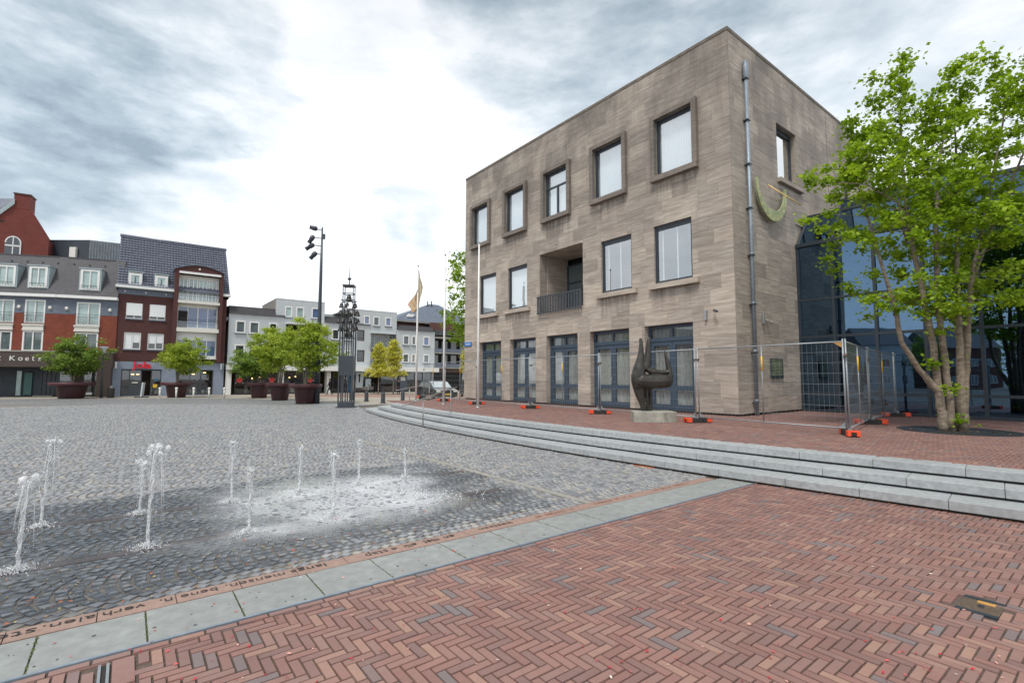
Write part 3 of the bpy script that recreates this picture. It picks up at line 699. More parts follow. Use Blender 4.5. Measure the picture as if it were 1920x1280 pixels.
def water_mat():
    t = MT('shallow_water'); t.t.nodes.remove(t.p); pos = t.n('ShaderNodeNewGeometry').outputs['Position']
    tr = t.n('ShaderNodeBsdfTransparent', i={'Color': (.80, .82, .84, 1)}); gl = t.n('ShaderNodeBsdfGlossy', i={'Color': (1, 1, 1, 1), 'Roughness': .16})
    df = t.n('ShaderNodeBsdfDiffuse', i={'Color': (.70, .72, .74, 1)})
    fz = t.n('ShaderNodeFresnel', i={'IOR': 1.34})
    rip = t.noise(14, 5, .65, pos); b = t.n('ShaderNodeBump', i={'Strength': .35, 'Distance': .02}); t.l(rip, b.inputs['Height']); t.l(b.outputs[0], gl.inputs['Normal']); t.l(b.outputs[0], fz.inputs['Normal'])
    def dt(v):
        d = t.n('ShaderNodeVectorMath', operation='DOT_PRODUCT', i={1: v}); t.l(pos, d.inputs[0]); return d.outputs['Value']
    wb = t.rng(t.noise(1.3, 4, .6, pos), .3, .7, -.6, .6); S_ = t.math('ADD', dt((*FB, 0)), wb); N_ = t.math('ADD', dt((*FA, 0)), t.math('MULTIPLY', wb, .5))
    edge = t.math('MULTIPLY', t.math('MULTIPLY', t.rng(S_, .3, 1.9, 0, 1, True), t.rng(S_, 3.5, 4.4, 1, 0, True)), t.math('MULTIPLY', t.rng(N_, 5.2, 6.0, 0, 1, True), t.rng(N_, 8.2, 8.9, 1, 0, True)))
    m1 = t.n('ShaderNodeMixShader'); t.l(t.math('MULTIPLY', t.rng(fz.outputs[0], 0, .5, .10, .95), t.math('ADD', t.math('MULTIPLY', edge, .95), .10)), m1.inputs[0]); t.l(tr.outputs[0], m1.inputs[1]); t.l(gl.outputs[0], m1.inputs[2])
    # broken white: foam round the jets' feet, elsewhere painted sky reflection (attribute tone = how white)
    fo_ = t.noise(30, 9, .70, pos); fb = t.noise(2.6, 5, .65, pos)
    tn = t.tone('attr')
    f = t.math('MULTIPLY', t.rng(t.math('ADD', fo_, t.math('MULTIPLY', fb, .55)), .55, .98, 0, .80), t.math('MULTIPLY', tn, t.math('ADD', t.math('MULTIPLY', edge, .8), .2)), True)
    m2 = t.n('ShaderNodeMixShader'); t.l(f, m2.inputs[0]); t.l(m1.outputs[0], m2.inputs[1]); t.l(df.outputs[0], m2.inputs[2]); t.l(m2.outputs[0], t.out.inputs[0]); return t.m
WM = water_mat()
JETS = []
for i, ((bx, by), h) in enumerate(zip([(32, 1071), (276, 1027), (466, 999), (623.5, 966), (77, 987), (262, 963), (433, 941), (561, 922), (672, 908), (760, 895)],
                       [.80, .98, .68, .74, .95, .63, .80, .66, .68, .46])):
    p = at(bx, by); JETS.append((p.x, p.y, h))
def sheet():
    m = MB(); st = .07
    def foam(s_, n_):  # whiteness of the film: jet foam plus painted sky sheen
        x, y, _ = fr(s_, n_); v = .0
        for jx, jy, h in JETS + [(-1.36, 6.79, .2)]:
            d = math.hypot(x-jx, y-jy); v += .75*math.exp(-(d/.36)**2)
        v += .85*math.exp(-((s_-2.7)/1.5)**2 - ((n_-7.0)/1.0)**2)  # broad white patch painted for the sky reflected in the film
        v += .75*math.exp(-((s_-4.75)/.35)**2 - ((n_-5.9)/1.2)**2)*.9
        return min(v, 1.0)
    for i in range(int(-6/st), int(4.75/st)):
        for j in range(int(4.95/st), int(9.0/st)):
            s_, n_ = i*st, j*st
            w = .35*math.sin(s_*2.3+n_)+.2*math.sin(n_*5.1+s_*1.7)
            if s_ > 4.7 or s_ < -5.5: continue
            pass
            x, y, _ = fr(s_, n_)
            if not seen(x, y, 0, 1.0): continue
            p = [fr(s_, n_), fr(s_+st, n_), fr(s_+st, n_+st), fr(s_, n_+st)]
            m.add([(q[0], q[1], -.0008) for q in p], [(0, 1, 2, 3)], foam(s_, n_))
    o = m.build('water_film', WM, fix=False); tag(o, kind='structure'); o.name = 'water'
sheet()

def spray_mat():
    t = MT('aerated_water'); nz = t.noise(40, 4)
    t.set(color=(.93, .95, .97), rough=.25, spec=.8); t.set(**{'Transmission Weight': .35, 'IOR': 1.33, 'Alpha': t.rng(nz, .38, .62, .25, .95)})
    t.p.inputs['Subsurface Radius'].default_value = (.02, .02, .02)
    t.p.inputs['Subsurface Weight'].default_value = 0.6; return t.m
SPR = spray_mat()
jet_labels = [
 'near left water jet with a bulging foamy head, frontmost of the fountain', 'tall water jet with a flat curling white top in the near row',
 'low ragged water jet with thin top, third of the near row', 'straight water jet with a round white ball of foam on top',
 'tallest left water jet leaning right in the far row, behind the frontmost jet', 'domed water jet just left of the tall flat-topped jet',
 'thin water jet with a small side loop, third of the far row', 'slim water jet in the middle of the far row', 'slender pointed water jet right of the middle in the far row', 'shortest thin water jet at the right end of the far row']
lean = [.10, .08, .0, -.01, .14, .06, -.02, .02, .02, -.03]; head = [.125, .11, .05, .07, .10, .115, .06, .05, .048, .042]
for q, ((x, y, h), lab) in enumerate(zip(JETS, jet_labels)):
    e = empty('water_jet', (x, y, 0), 0, lab, 'water jet', 'jets of the pavement fountain')
    r_ = random.Random(100+q); m = MB(); hd = head[q]
    n = 16; pts = []; rad = []
    for k in range(n+1):
        t_ = k/n; pts.append((lean[q]*t_*t_*.55 + r_.uniform(-.006, .006), r_.uniform(-.006, .006), h*.97*t_)); rad.append(.009+.003*math.sin(k*2.1+q)+.008*(1-t_)**3 + r_.uniform(-.002, .003))
    m.tube(pts, rad, 8); tx = pts[-1][0]
    for w_ in range(3):      # thinner threads wound round the core
        ph = r_.uniform(0, 6); m.tube([(p_[0]+.012*math.cos(ph+k*.9), p_[1]+.012*math.sin(ph+k*.9), p_[2]) for k, p_ in enumerate(pts)], [.006+.003*math.sin(k*1.7+ph) for k in range(n+1)], 5)
    def blob(mm, c, r, sz=1.0):
        b = bmesh.new(); bmesh.ops.create_icosphere(b, subdivisions=1, radius=r)
        vv = []
        for v in b.verts:
            k = 1 + r_.uniform(-.25, .3); vv.append((c[0]+v.co.x*k, c[1]+v.co.y*k, c[2]+v.co.z*k*sz))
        mm.add(vv, [tuple(v.index for v in f.verts) for f in b.faces], smooth=True); b.free()
    wide = 1.6 if q == 1 else 1
    for k in range(9): blob(m, (tx + r_.gauss(0, hd*.28)*wide, r_.gauss(0, hd*.22), h-hd*.35 + r_.gauss(0, hd*.22)), hd*r_.uniform(.20, .34), 1.1)
    for k in range(60): blob(m, (tx + r_.gauss(0, hd*.42)*wide, r_.gauss(0, hd*.36), h-hd*.4 + r_.gauss(0, hd*(.28 if q == 1 else .5))), r_.uniform(.003, .008))
    m.build('column', SPR, e, fix=False)
    m = MB()      # falling strands, droplets and fine spray
    for k in range(9 if hd > .06 else 5):
        a = r_.uniform(0, 6.28); rr = hd*r_.uniform(.2, .8); z1 = h - hd*.5; z0 = h*r_.uniform(.15, .75); ps = []
        for i in range(6):
            t_ = i/5; ps.append((tx*(1-t_*.2) + math.cos(a)*rr*(.5+.7*t_), math.sin(a)*rr*(.5+.7*t_), z1+(z0-z1)*t_*t_+ (.02*math.sin(i*2)))) 
        m.tube(ps, [.003, .0055, .0035, .005, .003, .0015], 4)
    for k in range(300):
        a = r_.uniform(0, 6.28); t_ = r_.random(); rr = abs(r_.gauss(0, hd*.65))*(1.25-t_*.3); l = r_.uniform(.004, .016)
        m.ball((tx*.8 + math.cos(a)*rr, math.sin(a)*rr, h*t_*1.02), r_.uniform(.0010, .0024), 4, 3, l/.003*.8)
    tag(m.build('falling_drops', SPR, e, fix=False), kind='stuff')
    m = MB()      # splash at the foot
    for k in range(300):
        a = r_.uniform(0, 6.28); rr = abs(r_.gauss(0, .10)); m.ball((math.cos(a)*rr, math.sin(a)*rr, .006+abs(r_.gauss(0, .024))*math.exp(-rr*6)), r_.uniform(.0025, .0075), 4, 3)
    for k in range(26):
        a = r_.uniform(0, 6.28); l = r_.uniform(.03, .13); m.tube([(0, 0, .0), (math.cos(a)*l*.5, math.sin(a)*l*.5, r_.uniform(.02, .06)), (math.cos(a)*l, math.sin(a)*l, .01)], [.006, .004, .0015], 4)
    tag(m.build('splash', SPR, e, fix=False), kind='stuff')
# white flecks for foam and painted sky sheen on the wet stones, thickest between the right-hand jets
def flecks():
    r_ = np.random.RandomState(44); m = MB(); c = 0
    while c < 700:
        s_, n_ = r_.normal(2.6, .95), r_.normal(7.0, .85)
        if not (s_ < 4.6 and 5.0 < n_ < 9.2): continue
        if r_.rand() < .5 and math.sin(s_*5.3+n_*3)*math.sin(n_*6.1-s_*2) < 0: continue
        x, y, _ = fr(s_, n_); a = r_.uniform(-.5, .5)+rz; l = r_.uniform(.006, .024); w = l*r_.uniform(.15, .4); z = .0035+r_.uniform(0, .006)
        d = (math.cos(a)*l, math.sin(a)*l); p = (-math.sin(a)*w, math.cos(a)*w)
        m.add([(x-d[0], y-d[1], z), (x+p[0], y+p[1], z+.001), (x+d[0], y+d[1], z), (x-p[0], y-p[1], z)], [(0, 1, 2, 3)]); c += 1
    tag(m.build('foam_sheen_flecks', SPR, fix=False), 'white flecks on the wet cobbles between the jets, foam and painted sky sheen', kind='stuff')
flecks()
# collapsed jet: a low churning splash
e = empty('water_splash', (-1.36, 6.79, 0), 0, 'low spreading splash of a jet that has just dropped, right end of the near row', 'splash')
m = MB(); r_ = random.Random(5)
for k in range(420):
    a = r_.uniform(0, 6.28); rr = abs(r_.gauss(0, .28)); m.ball((math.cos(a)*rr*1.7+.1, math.sin(a)*rr*.7+.25, .008+abs(r_.gauss(0, .035))), r_.uniform(.004, .011), 5, 3)
tag(m.build('drops', SPR, e, fix=False), kind='stuff')

# petals and dry leaves
def litter(name, n, region, cols, size, seed, lab):
    r_ = np.random.RandomState(seed); m = MB(); c = 0
    while c < n:
        x, y = region(r_)
        if x is None: continue
        a = r_.uniform(0, 6.28); l = size*r_.uniform(.5, 1.3); w = l*r_.uniform(.25, .6); z = .006 + r_.uniform(0, .004)
        d = (math.cos(a), math.sin(a)); p = (-d[1], d[0]); k = r_.uniform(0, .5)
        m.add([(x-d[0]*l, y-d[1]*l, z), (x+p[0]*w, y+p[1]*w, z+l*k), (x+d[0]*l, y+d[1]*l, z+.002), (x-p[0]*w, y-p[1]*w, z+.001)], [(0, 1, 2, 3)], r_.rand()); c += 1
    t = MT(name); tn = t.tone('attr'); t.set(color=t.ramp(tn, cols, 'CONSTANT'), rough=.7)
    o = m.build(name, t.m, fix=False); tag(o, lab, kind='stuff'); return o
def reg_brick(r_):
    y = 2.6 + 9*r_.rand()**1.7; x = r_.uniform(-1.05, 1.1)*y; n = x*FA[0]+y*FA[1]
    return (x, y) if n < 4.6 and cyl(x, y) > R1 + .05 else (None, None)
litter('fallen_petals', 330, reg_brick, [(0, (.50, .02, .035)), (.45, (.62, .10, .10)), (.7, (.72, .36, .30)), (.9, (.75, .68, .6))], .0135, 3, 'red and pink petals scattered over the brick paving')
def reg_sett(r_):
    s_ = r_.uniform(-3, 4); n_ = 4.72 + abs(r_.normal(0, .7)); x, y, _ = fr(s_, n_)
    return (x, y) if seen(x, y, 0, 0) else (None, None)
litter('leaf_scraps', 260, reg_sett, [(0, (.42, .10, .03)), (.5, (.30, .17, .05)), (.8, (.40, .33, .10))], .016, 4, 'orange brown leaf scraps between the wet cobbles')
def reg_step(r_):
    a = R(r_.uniform(-152, -131)); rr = R1 - .03 + abs(r_.normal(0, .05)); return (KC[0]+rr*math.cos(a), KC[1]+rr*math.sin(a))
litter('dry_leaves', 420, reg_step, [(0, (.50, .16, .04)), (.5, (.36, .20, .07)), (.85, (.45, .30, .12))], .014, 6, 'dry orange leaves gathered along the foot of the steps')

# ================================================================== TOWN HALL
TH = empty('town_hall', (7.325, 15.995, .45), R(37.91-90), 'three storey travertine clad town hall with framed square windows and blue double doors', 'building')
HT = 13.247
def grid_rects(x0, x1, z0, z1, holes):
    xs = sorted({x0, x1, *[h[0] for h in holes], *[h[1] for h in holes]}); zs = sorted({z0, z1, *[h[2] for h in holes], *[h[3] for h in holes]})
    xs = [x for x in xs if x0 <= x <= x1]; zs = [z for z in zs if z0 <= z <= z1]; out = []
    for a in range(len(xs)-1):
        run = None
        for c in range(len(zs)-1):
            mx, mz = (xs[a]+xs[a+1])/2, (zs[c]+zs[c+1])/2
            inside = any(h[0] < mx < h[1] and h[2] < mz < h[3] for h in holes)
            if not inside:
                if run is None: run = [xs[a], xs[a+1], zs[c], zs[c+1]]
                else: run[3] = zs[c+1]
            elif run: out.append(run); run = None
        if run: out.append(run)
    return out
def sub_rect(r, holes):
    return grid_rects(r[0], r[1], r[2], r[3], [h for h in holes if h[0] < r[1] and h[1] > r[0] and h[2] < r[3] and h[3] > r[2]])
topw = [(-15.62, -14.04), (-12.43, -10.85), (-9.31, -7.73), (-6.09, -4.51), (-2.93, -1.35)]
midw = [(-14.92, -13.36), (-12.27, -10.70), (-5.78, -4.18), (-3.11, -1.52)]
doors = [(-14.93, -12.87), (-12.10, -10.04), (-9.26, -7.20), (-6.46, -4.36), (-3.62, -1.56)]
ZT, ZM = (8.88, 11.10), (4.80, 7.00)
BAL = (-9.74, -6.85, 4.42, 7.23)
holesA = [(a, b, *ZT) for a, b in topw] + [(a, b, *ZM) for a, b in midw] + [(a, b, .0, 3.22) for a, b in doors] + [BAL]
winB = [(3.47, 5.17, 8.83, 11.0), (9.80, 11.35, 8.85, 11.05)]
holesB = winB + [(4.83, 14.5, 0, 7.3)]
w = MB()
for r in grid_rects(-16.48, 0, .07, HT-.12, holesA): w.box(r[0], .045, r[2], r[1], .50, r[3], rnd.random())
for r in grid_rects(.50, 14.53, .07, HT-.12, winB+[(5.1, 14.6, 0, 2.0)]): w.box(-.50, r[0], r[2], -.045, r[1], r[3], rnd.random())
w.box(-16.48, .5, 0, -15.98, 14.5, HT-.12); w.box(-16.48, 14.03, 0, 0, 14.5, HT-.12)
w.build('wall', TRAV_A, TH)
MB().box(-16.4, .05, -.03, -.05, .5, .075).build('plinth', M['darkgap'], TH)
MB().box(-.45, .55, -.03, -.05, 4.75, .075).build('plinth', M['darkgap'], TH)
MB().box(-15.9, .5, HT-.5, -.5, 14, HT-.3).build('roof', M['concrete'], TH)
# coping
cp = MB(); cp.box(-16.50, -.02, HT-.12, .02, .5, HT, .3); cp.box(-.48, .5, HT-.12, .02, 14.53, HT, .3); cp.box(-16.5, .5, HT-.12, -16, 14.5, HT); cp.build('coping', plain('stained_coping', (.16, .135, .11), .85, var=.3, scale=4), TH)
# travertine slabs
slabs = []
def slab_rows(x0, x1, holes, face, seed):
    r_ = random.Random(seed); nrow = 25; rh = (HT-.12-.075)/nrow
    for i in range(nrow):
        z0 = .075+i*rh; x = x1; first = True
        while x > x0+.01:
            wd = r_.uniform(.62, 1.55) if not first else r_.uniform(.4, 1.3); first = False
            xa = max(x-wd, x0)
            if xa-x0 < .3: xa = x0
            for q in sub_rect([xa, x, z0, z0+rh], holes):
                if q[1]-q[0] > .03 and q[3]-q[2] > .03: slabs.append((face, q))
            x = xa
slab_rows(-16.48, 0.0, holesA, 'A', 1)
slab_rows(0.0, 14.53, holesB, 'B', 2)
camL = TH.matrix_basis.inverted() @ Vector((0, 0, EYE))
camL = Matrix.Rotation(-R(37.91-90), 4, 'Z') @ (Vector((0, 0, EYE)) - Vector((7.325, 15.995, .45)))
def sc_(it):
    f, q = it; c = Vector(((q[0]+q[1])/2, 0, (q[2]+q[3])/2)) if f == 'A' else Vector((0, (q[0]+q[1])/2, (q[2]+q[3])/2))
    d = c-camL; cosn = abs(d.y if f == 'A' else d.x)/d.length
    return -(q[1]-q[0])*(q[3]-q[2])*cosn/d.length**2
slabs.sort(key=sc_)
def slab_box(m, f, q, tone, dz):
    g_ = .0008; t = .045; b = .0016
    if f == 'A':
        x0, x1, z0, z1 = q[0]+g_, q[1]-g_, q[2]+g_, q[3]-g_
        if q[1] > -.001: x1 = q[1]-.002
        V = [(x0, t, z0), (x1, t, z0), (x1, t, z1), (x0, t, z1), (x0+b, -dz, z0+b), (x1-b, -dz, z0+b), (x1-b, -dz, z1-b), (x0+b, -dz, z1-b)]
    else:
        y0, y1, z0, z1 = q[0]+g_, q[1]-g_, q[2]+g_, q[3]-g_
        if q[0] < .001: y0 = .047
        V = [(-t, y0, z0), (-t, y1, z0), (-t, y1, z1), (-t, y0, z1), (dz, y0+b, z0+b), (dz, y1-b, z0+b), (dz, y1-b, z1-b), (dz, y0+b, z1-b)]
    m.add(V, [(4, 5, 6, 7), (0, 1, 5, 4), (1, 2, 6, 5), (2, 3, 7, 6), (3, 0, 4, 7)], tone)
for it in slabs[:300]:
    m = MB(); slab_box(m, it[0], it[1], .5, rnd.uniform(0, .003)); m.build('stone_slab', TRAV_O, TH)
m = MB()
for it in slabs[300:]: slab_box(m, it[0], it[1], rnd.random(), rnd.uniform(0, .003))
tag(m.build('stone_slab_field', TRAV_A, TH), kind='stuff')
print('slabs', len(slabs))

def frame_rect(m, x0, x1, z0, z1, y0, y1, t, tone=.5):
    m.box(x0, y0, z0, x1, y1, z0+t, tone); m.box(x0, y0, z1-t, x1, y1, z1, tone); m.box(x0, y0, z0+t, x0+t, y1, z1-t, tone); m.box(x1-t, y0, z0+t, x1, y1, z1-t, tone)
def blinds(x0, x1, z0, z1, y, pitch=.09, amp=.012):
    m = MB(); n = int((x1-x0)/pitch)
    for k in range(n):
        a = x0+(x1-x0)*k/n; b = x0+(x1-x0)*(k+1)/n
        m.add([(a+.008, y, z0), (b-.012, y+amp*2.2, z0), (b-.012, y+amp*2.2, z1), (a+.008, y, z1)], [(0, 1, 2, 3)])
    return m
for i, (a, b) in enumerate(topw):
    m = MB(); frame_rect(m, a+.003, b-.003, ZT[0]+.003, ZT[1]-.003, .05, .15, .075); m.box(a+.08, .07, ZT[1]-.15, b-.08, .14, ZT[1]-.078)
    if i == 2:
        m.box(a+.08, .06, ZT[0]+1.42, b-.08, .13, ZT[0]+1.50); m.box((a+b)/2-.045, .06, ZT[0]+.08, (a+b)/2+.045, .13, ZT[0]+1.42)
    wn = m.build('window', M['framedark'], TH)
    MB().box(a+.08, .10, ZT[0]+.08, b-.08, .107, ZT[1]-.15).build('pane', M['pane'], wn)
    if i != 2: blinds(a+.03, b-.03, ZT[0]+.03, ZT[1]-.03, .20).build('blind', M['blind'], wn)
    else: MB().box(a+.03, .21, ZT[0]+.03, b-.03, .22, ZT[1]-.03).build('blind', M['blind'], wn)
    s_ = MB(); x0, x1, z0, z1 = a-.19, b+.19, ZT[0]-.20, ZT[1]+.17; T_ = .19
    s_.box(x0, -.16, z1-.17+.002, x1, -.0, z1, .55); s_.box(x0, -.20, z0, x1, 0, z0+.198, .45); s_.box(x0, -.16, z0+.2, x0+T_-.002, 0, z1-.17, .35); s_.box(x1-T_+.002, -.16, z0+.2, x1, 0, z1-.17, .6)
    s_.build('surround', TRAV_W, wn, bevel=.006)
for i, (a, b) in enumerate(midw):
    m = MB(); frame_rect(m, a+.003, b-.003, ZM[0]+.003, ZM[1]-.003, .08, .18, .08); m.box(a+.09, .10, ZM[1]-.18, b-.09, .17, ZM[1]-.083)
    wn = m.build('window', M['framedark'], TH)
    MB().box(a+.08, .13, ZM[0]+.08, b-.08, .137, ZM[1]-.18).build('pane', M['pane'], wn)
    if i < 2: blinds(a+.03, b-.03, ZM[0]+.03, ZM[1]-.03, .24, .11).build('blind', M['blind'], wn)
    else:
        mm = MB()
        for xx in ((a+.22), (a+b)/2+.05): mm.box(xx, .22, ZM[0]+.03, xx+.05, .24, ZM[1]-.03)
        mm.build('inner_mullion', M['white'], wn); MB().box(a+.1, 1.6, ZM[0]-.3, b-.1, 1.65, ZM[1]).build('inner_wall', M['glassmid'], wn)
    MB().box(a-.19, -.16, ZM[0]-.235, b+.28, .0, ZM[0]-.035, .7).build('sill', TRAV_A, wn, bevel=.006)
# balcony recess
r0, r1, rz0, rz1 = BAL
m = MB()
m.box(r0, .5, rz0, r0+.04, 1.9, rz1, .3); m.box(r1-.04, .5, rz0, r1, 1.9, rz1, .6); m.box(r0, .5, rz1, r1, 1.9, rz1+.1, .4); m.box(r0, .05, rz0-.2, r1, 1.9, rz0, .4)
for k in range(3):
    for q in range(5): m.box(r0+1.15+k*.55+.002, 1.90-rnd.uniform(0, .003), rz0+q*.56+.002, r0+1.15+(k+1)*.55-.002, 1.95, rz0+(q+1)*.56-.002, rnd.random())
m.build('balcony_recess', TRAV_A, TH)
m = MB(); frame_rect(m, r0+.05, r0+1.14, rz0, rz1-.3, 1.82, 1.9, .08); m.box(r0+.13, 1.83, rz0+1.55, r0+1.06, 1.9, rz0+1.63)
bd = m.build('balcony_door', M['anth'], TH); MB().box(r0+.13, 1.86, rz0+.08, r0+1.06, 1.87, rz1-.38).build('pane', M['glassmid'], bd); blinds(r0+.13, r0+1.06, rz0+.08, rz1-.38, 1.9).build('curtain', M['curtaindark'], bd)
m = MB(); rl0, rl1 = r0-.05, r1-.01
m.box(rl0, -.16, 5.08, rl1, -.11, 5.14); m.box(rl0, -.16, 4.30, rl1, -.11, 4.36); m.box(rl0, -.11, 4.30, rl0+.05, .045, 4.36); m.box(rl0, -.11, 5.08, rl0+.05, .045, 5.14)
ral = m.build('balcony_railing', M['anth'], TH)
for k in range(17):
    x = rl0+.02+(rl1-rl0-.09)*k/16; MB().box(x, -.15, 4.36, x+.085, -.12, 5.08).build('railing_bar', M['anth'], ral)
# doors
for i, (a, b) in enumerate(doors):
    c = (a+b)/2; y0, y1 = .26, .34; m = MB()
    m.box(a+.003, y0-.02, 0.01, a+.10, y1, 3.215); m.box(b-.10, y0-.02, .01, b-.003, y1, 3.215); m.box(a+.1, y0-.02, 3.10, b-.1, y1, 3.215); m.box(a+.1, y0-.03, 2.62, b-.1, y1, 2.76)
    d = m.build('entrance_door', M['frameblue'], TH, bevel=.004)
    MB().box(a+.1, .29, 2.76, b-.1, .30, 3.10).build('transom_pane', M['paneD'], d); MB().box(c-.03, y0, 2.762, c+.03, y1, 3.098).build('transom_bar', M['frameblue'], d)
    for x0, x1 in ((a+.103, c-.004), (c+.004, b-.103)):
        m = MB(); st = .125
        m.box(x0, y0, .02, x0+st, y1, 2.615); m.box(x1-st, y0, .02, x1, y1, 2.615); m.box(x0+st, y0, .02, x1-st, y1, .27); m.box(x0+st, y0, .80, x1-st, y1, .96); m.box(x0+st, y0, 2.46, x1-st, y1, 2.615)
        lf = m.build('door_leaf', M['frameblue'], d, bevel=.003)
        MB().box(x0+st, .295, .27, x1-st, .302, .80).build('pane', M['paneD'], lf); MB().box(x0+st, .295, .96, x1-st, .302, 2.46).build('pane', M['paneD'], lf)
    MB().tube([(c-.06, .22, 1.02), (c-.06, .19, 1.05), (c-.06, .19, 1.25), (c-.06, .22, 1.28)], .012, 6).build('door_handle', M['stainless'], d)
    cu = MB(); n = 34; zz = (.1, 3.1); r_ = random.Random(i); ph = [r_.uniform(-.4, .4) for _ in range(n+1)]
    for k in range(n):
        q = [a+.1+(b-a-.2)*t/n for t in (k, k+1)]; yy = [.40+.06*math.sin(t*1.9+ph[t]) for t in (k, k+1)]
        cu.add([(q[0], yy[0], zz[0]), (q[1], yy[1], zz[0]), (q[1], yy[1], zz[1]), (q[0], yy[0], zz[1])], [(0, 1, 2, 3)], .5, True)
    cu.build('curtain', M['curtain'] if i % 2 else M['curtaindark'], d)
# dark rooms behind the panes
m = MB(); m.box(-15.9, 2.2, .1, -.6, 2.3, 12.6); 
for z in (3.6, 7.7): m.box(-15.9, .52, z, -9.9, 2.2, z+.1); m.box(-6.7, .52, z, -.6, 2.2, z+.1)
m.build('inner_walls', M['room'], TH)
# face B windows (built in plane x=0)
for (a, b, z0, z1) in winB:
    m = MB()
    for q in ((a, z0, b, z0+.08), (a, z1-.16, b, z1), (a, z0+.08, a+.08, z1-.16), (b-.08, z0+.08, b, z1-.16)): m.box(-.30, q[0]+.002, q[1]+.002, -.2, q[2]-.002, q[3]-.002)
    wn = m.build('window', M['framedark'], TH); MB().box(-.25, a+.08, z0+.08, -.243, b-.08, z1-.16).build('pane', M['paneB'], wn)
    MB().box(-.4, a+.1, z0+.1, -.39, b-.1, z1-.1).build('blind', M['glassmid'], wn)
    MB().box(0, a-.08, z0-.20, .15, b+.30, z0-.03, .6).build('sill', TRAV_A, wn, bevel=.006)
MB().box(-.002, 8.405, .5, .004, 8.425, HT-.12).build('expansion_joint', M['darkgap'], TH)
# downpipe
zc = [0.02, .47, 2.12, 3.75, 5.44, 7.08, 8.63, 10.21, 11.72]; m = MB().tube([(.11, .99, z) for z in (0.02, 11.75)], .062, 12)
dp = m.build('downpipe', M['zinc'], TH)
MB().lathe([(.07, 11.7), (.10, 11.85), (.10, 12.12), (.085, 12.22), (.085, 12.32)], 12, (.11, .99, 0)).build('rainwater_head', M['zinc'], dp)
for z in zc[1:]:
    MB().box(0, .90, z-.035, .19, 1.08, z-.01).build('pipe_bracket', M['framedark'], dp) ; MB().lathe([(.062, z-.01), (.072, z), (.072, z+.06), (.062, z+.07)], 12, (.11, .99, 0)).build('pipe_collar', M['zinc'], dp)
# little fixtures
MB().box(-1.06, -.10, 3.20, -.99, -.0, 3.58).build('wall_light', M['steel'], TH, bevel=.02)
m = MB().tube([(-.70, 0, 3.50), (-.70, -.14, 3.50)], .018, 6); m.tube([(-.70, -.10, 3.53), (-.52, -.22, 3.46)], .035, 8); m.build('security_camera', M['anth'], TH)
m = MB().box(.0, 1.74, 3.12, .09, 1.82, 3.50); m.build('wall_light', M['steel'], TH, bevel=.02)
m = MB().tube([(0, 2.1, 3.28), (.15, 2.1, 3.24)], .03, 8); m.ball((.17, 2.1, 3.2), .06, 8, 5); m.build('security_camera', M['concrete'], TH)
def top(name, lab, cat, locA, rz=0.0, group=None):   # a thing placed in the town hall's axes
    p = Matrix.Rotation(R(37.91-90), 4, 'Z') @ Vector(locA) + Vector((7.325, 15.995, .45)); return empty(name, p, R(37.91-90)+rz, lab, cat, group)
sd = top('sundial', 'green bronze crescent sundial with a gilded rod, high on the side wall by the downpipe', 'sundial', (0, 2.6, 7.9))
m = MB(); n = 40; outer = []; inner = []
for k in range(n+1):
    t_ = k/n; a = R(170 + t_*205); w_ = .10 + .30*math.sin(math.pi*t_)**1.1
    ro = 1.17; outer.append((math.cos(a)*ro, math.sin(a)*ro*.98+.18)); inner.append((math.cos(a)*(ro-w_), math.sin(a)*(ro-w_)*.98+.18))
for k in range(n):
    V = []
    for x in (.10, .16): V += [(x, outer[k][0], outer[k][1]), (x, outer[k+1][0], outer[k+1][1]), (x, inner[k+1][0], inner[k+1][1]), (x, inner[k][0], inner[k][1])]
    m.add(V, [(0, 1, 2, 3), (7, 6, 5, 4), (0, 4, 5, 1), (3, 2, 6, 7)])
m.build('dial', M['patina'], sd)
m = MB()
for k in range(1, 12):
    a = R(170+k/12*205); m.box(.161, math.cos(a)*1.07-.02, math.sin(a)*1.07*.98+.18-.04, .166, math.cos(a)*1.07+.02, math.sin(a)*1.07*.98+.18+.04)
m.build('hour_mark', M['gold'], sd)
MB().tube([(.0, .05, .42), (.75, .95, -.35)], .022, 8).build('gnomon', M['gold'], sd)
MB().tube([(0, .6, -.05), (.45, .6, -.02)], .015, 6).build('gnomon_stay', M['patina'], sd)
pq = top('memorial_plaque', 'dark green bronze plaque with raised lines of text, low on the side wall', 'plaque', (0, 2.72, 1.6))
MB().box(.0, -.48, -.36, .05, .48, .34).build('plate', M['patinadark'], pq, bevel=.008)
m = MB(); r_ = random.Random(3)
for k in range(11):
    z = .27-k*.052; y = -.42
    while y < .38: l = r_.uniform(.03, .12); m.box(.05, y, z, .056, min(y+l, .42), z+.022); y += l+.03
m.build('raised_lines', M['patina'], pq)
sg = top('street_sign', 'small blue street name sign at the far left corner of the travertine hall', 'sign', (-16.05, -.03, 3.19))
MB().box(-.36, -.02, -.12, .36, .025, .12).build('plate', M['bluesign'], sg, bevel=.01)
m = MB()
for k in range(6): m.box(-.26+k*.09, -.026, -.03, -.21+k*.09, -.021, .04)
m.build('white_marks', M['white2'], sg)

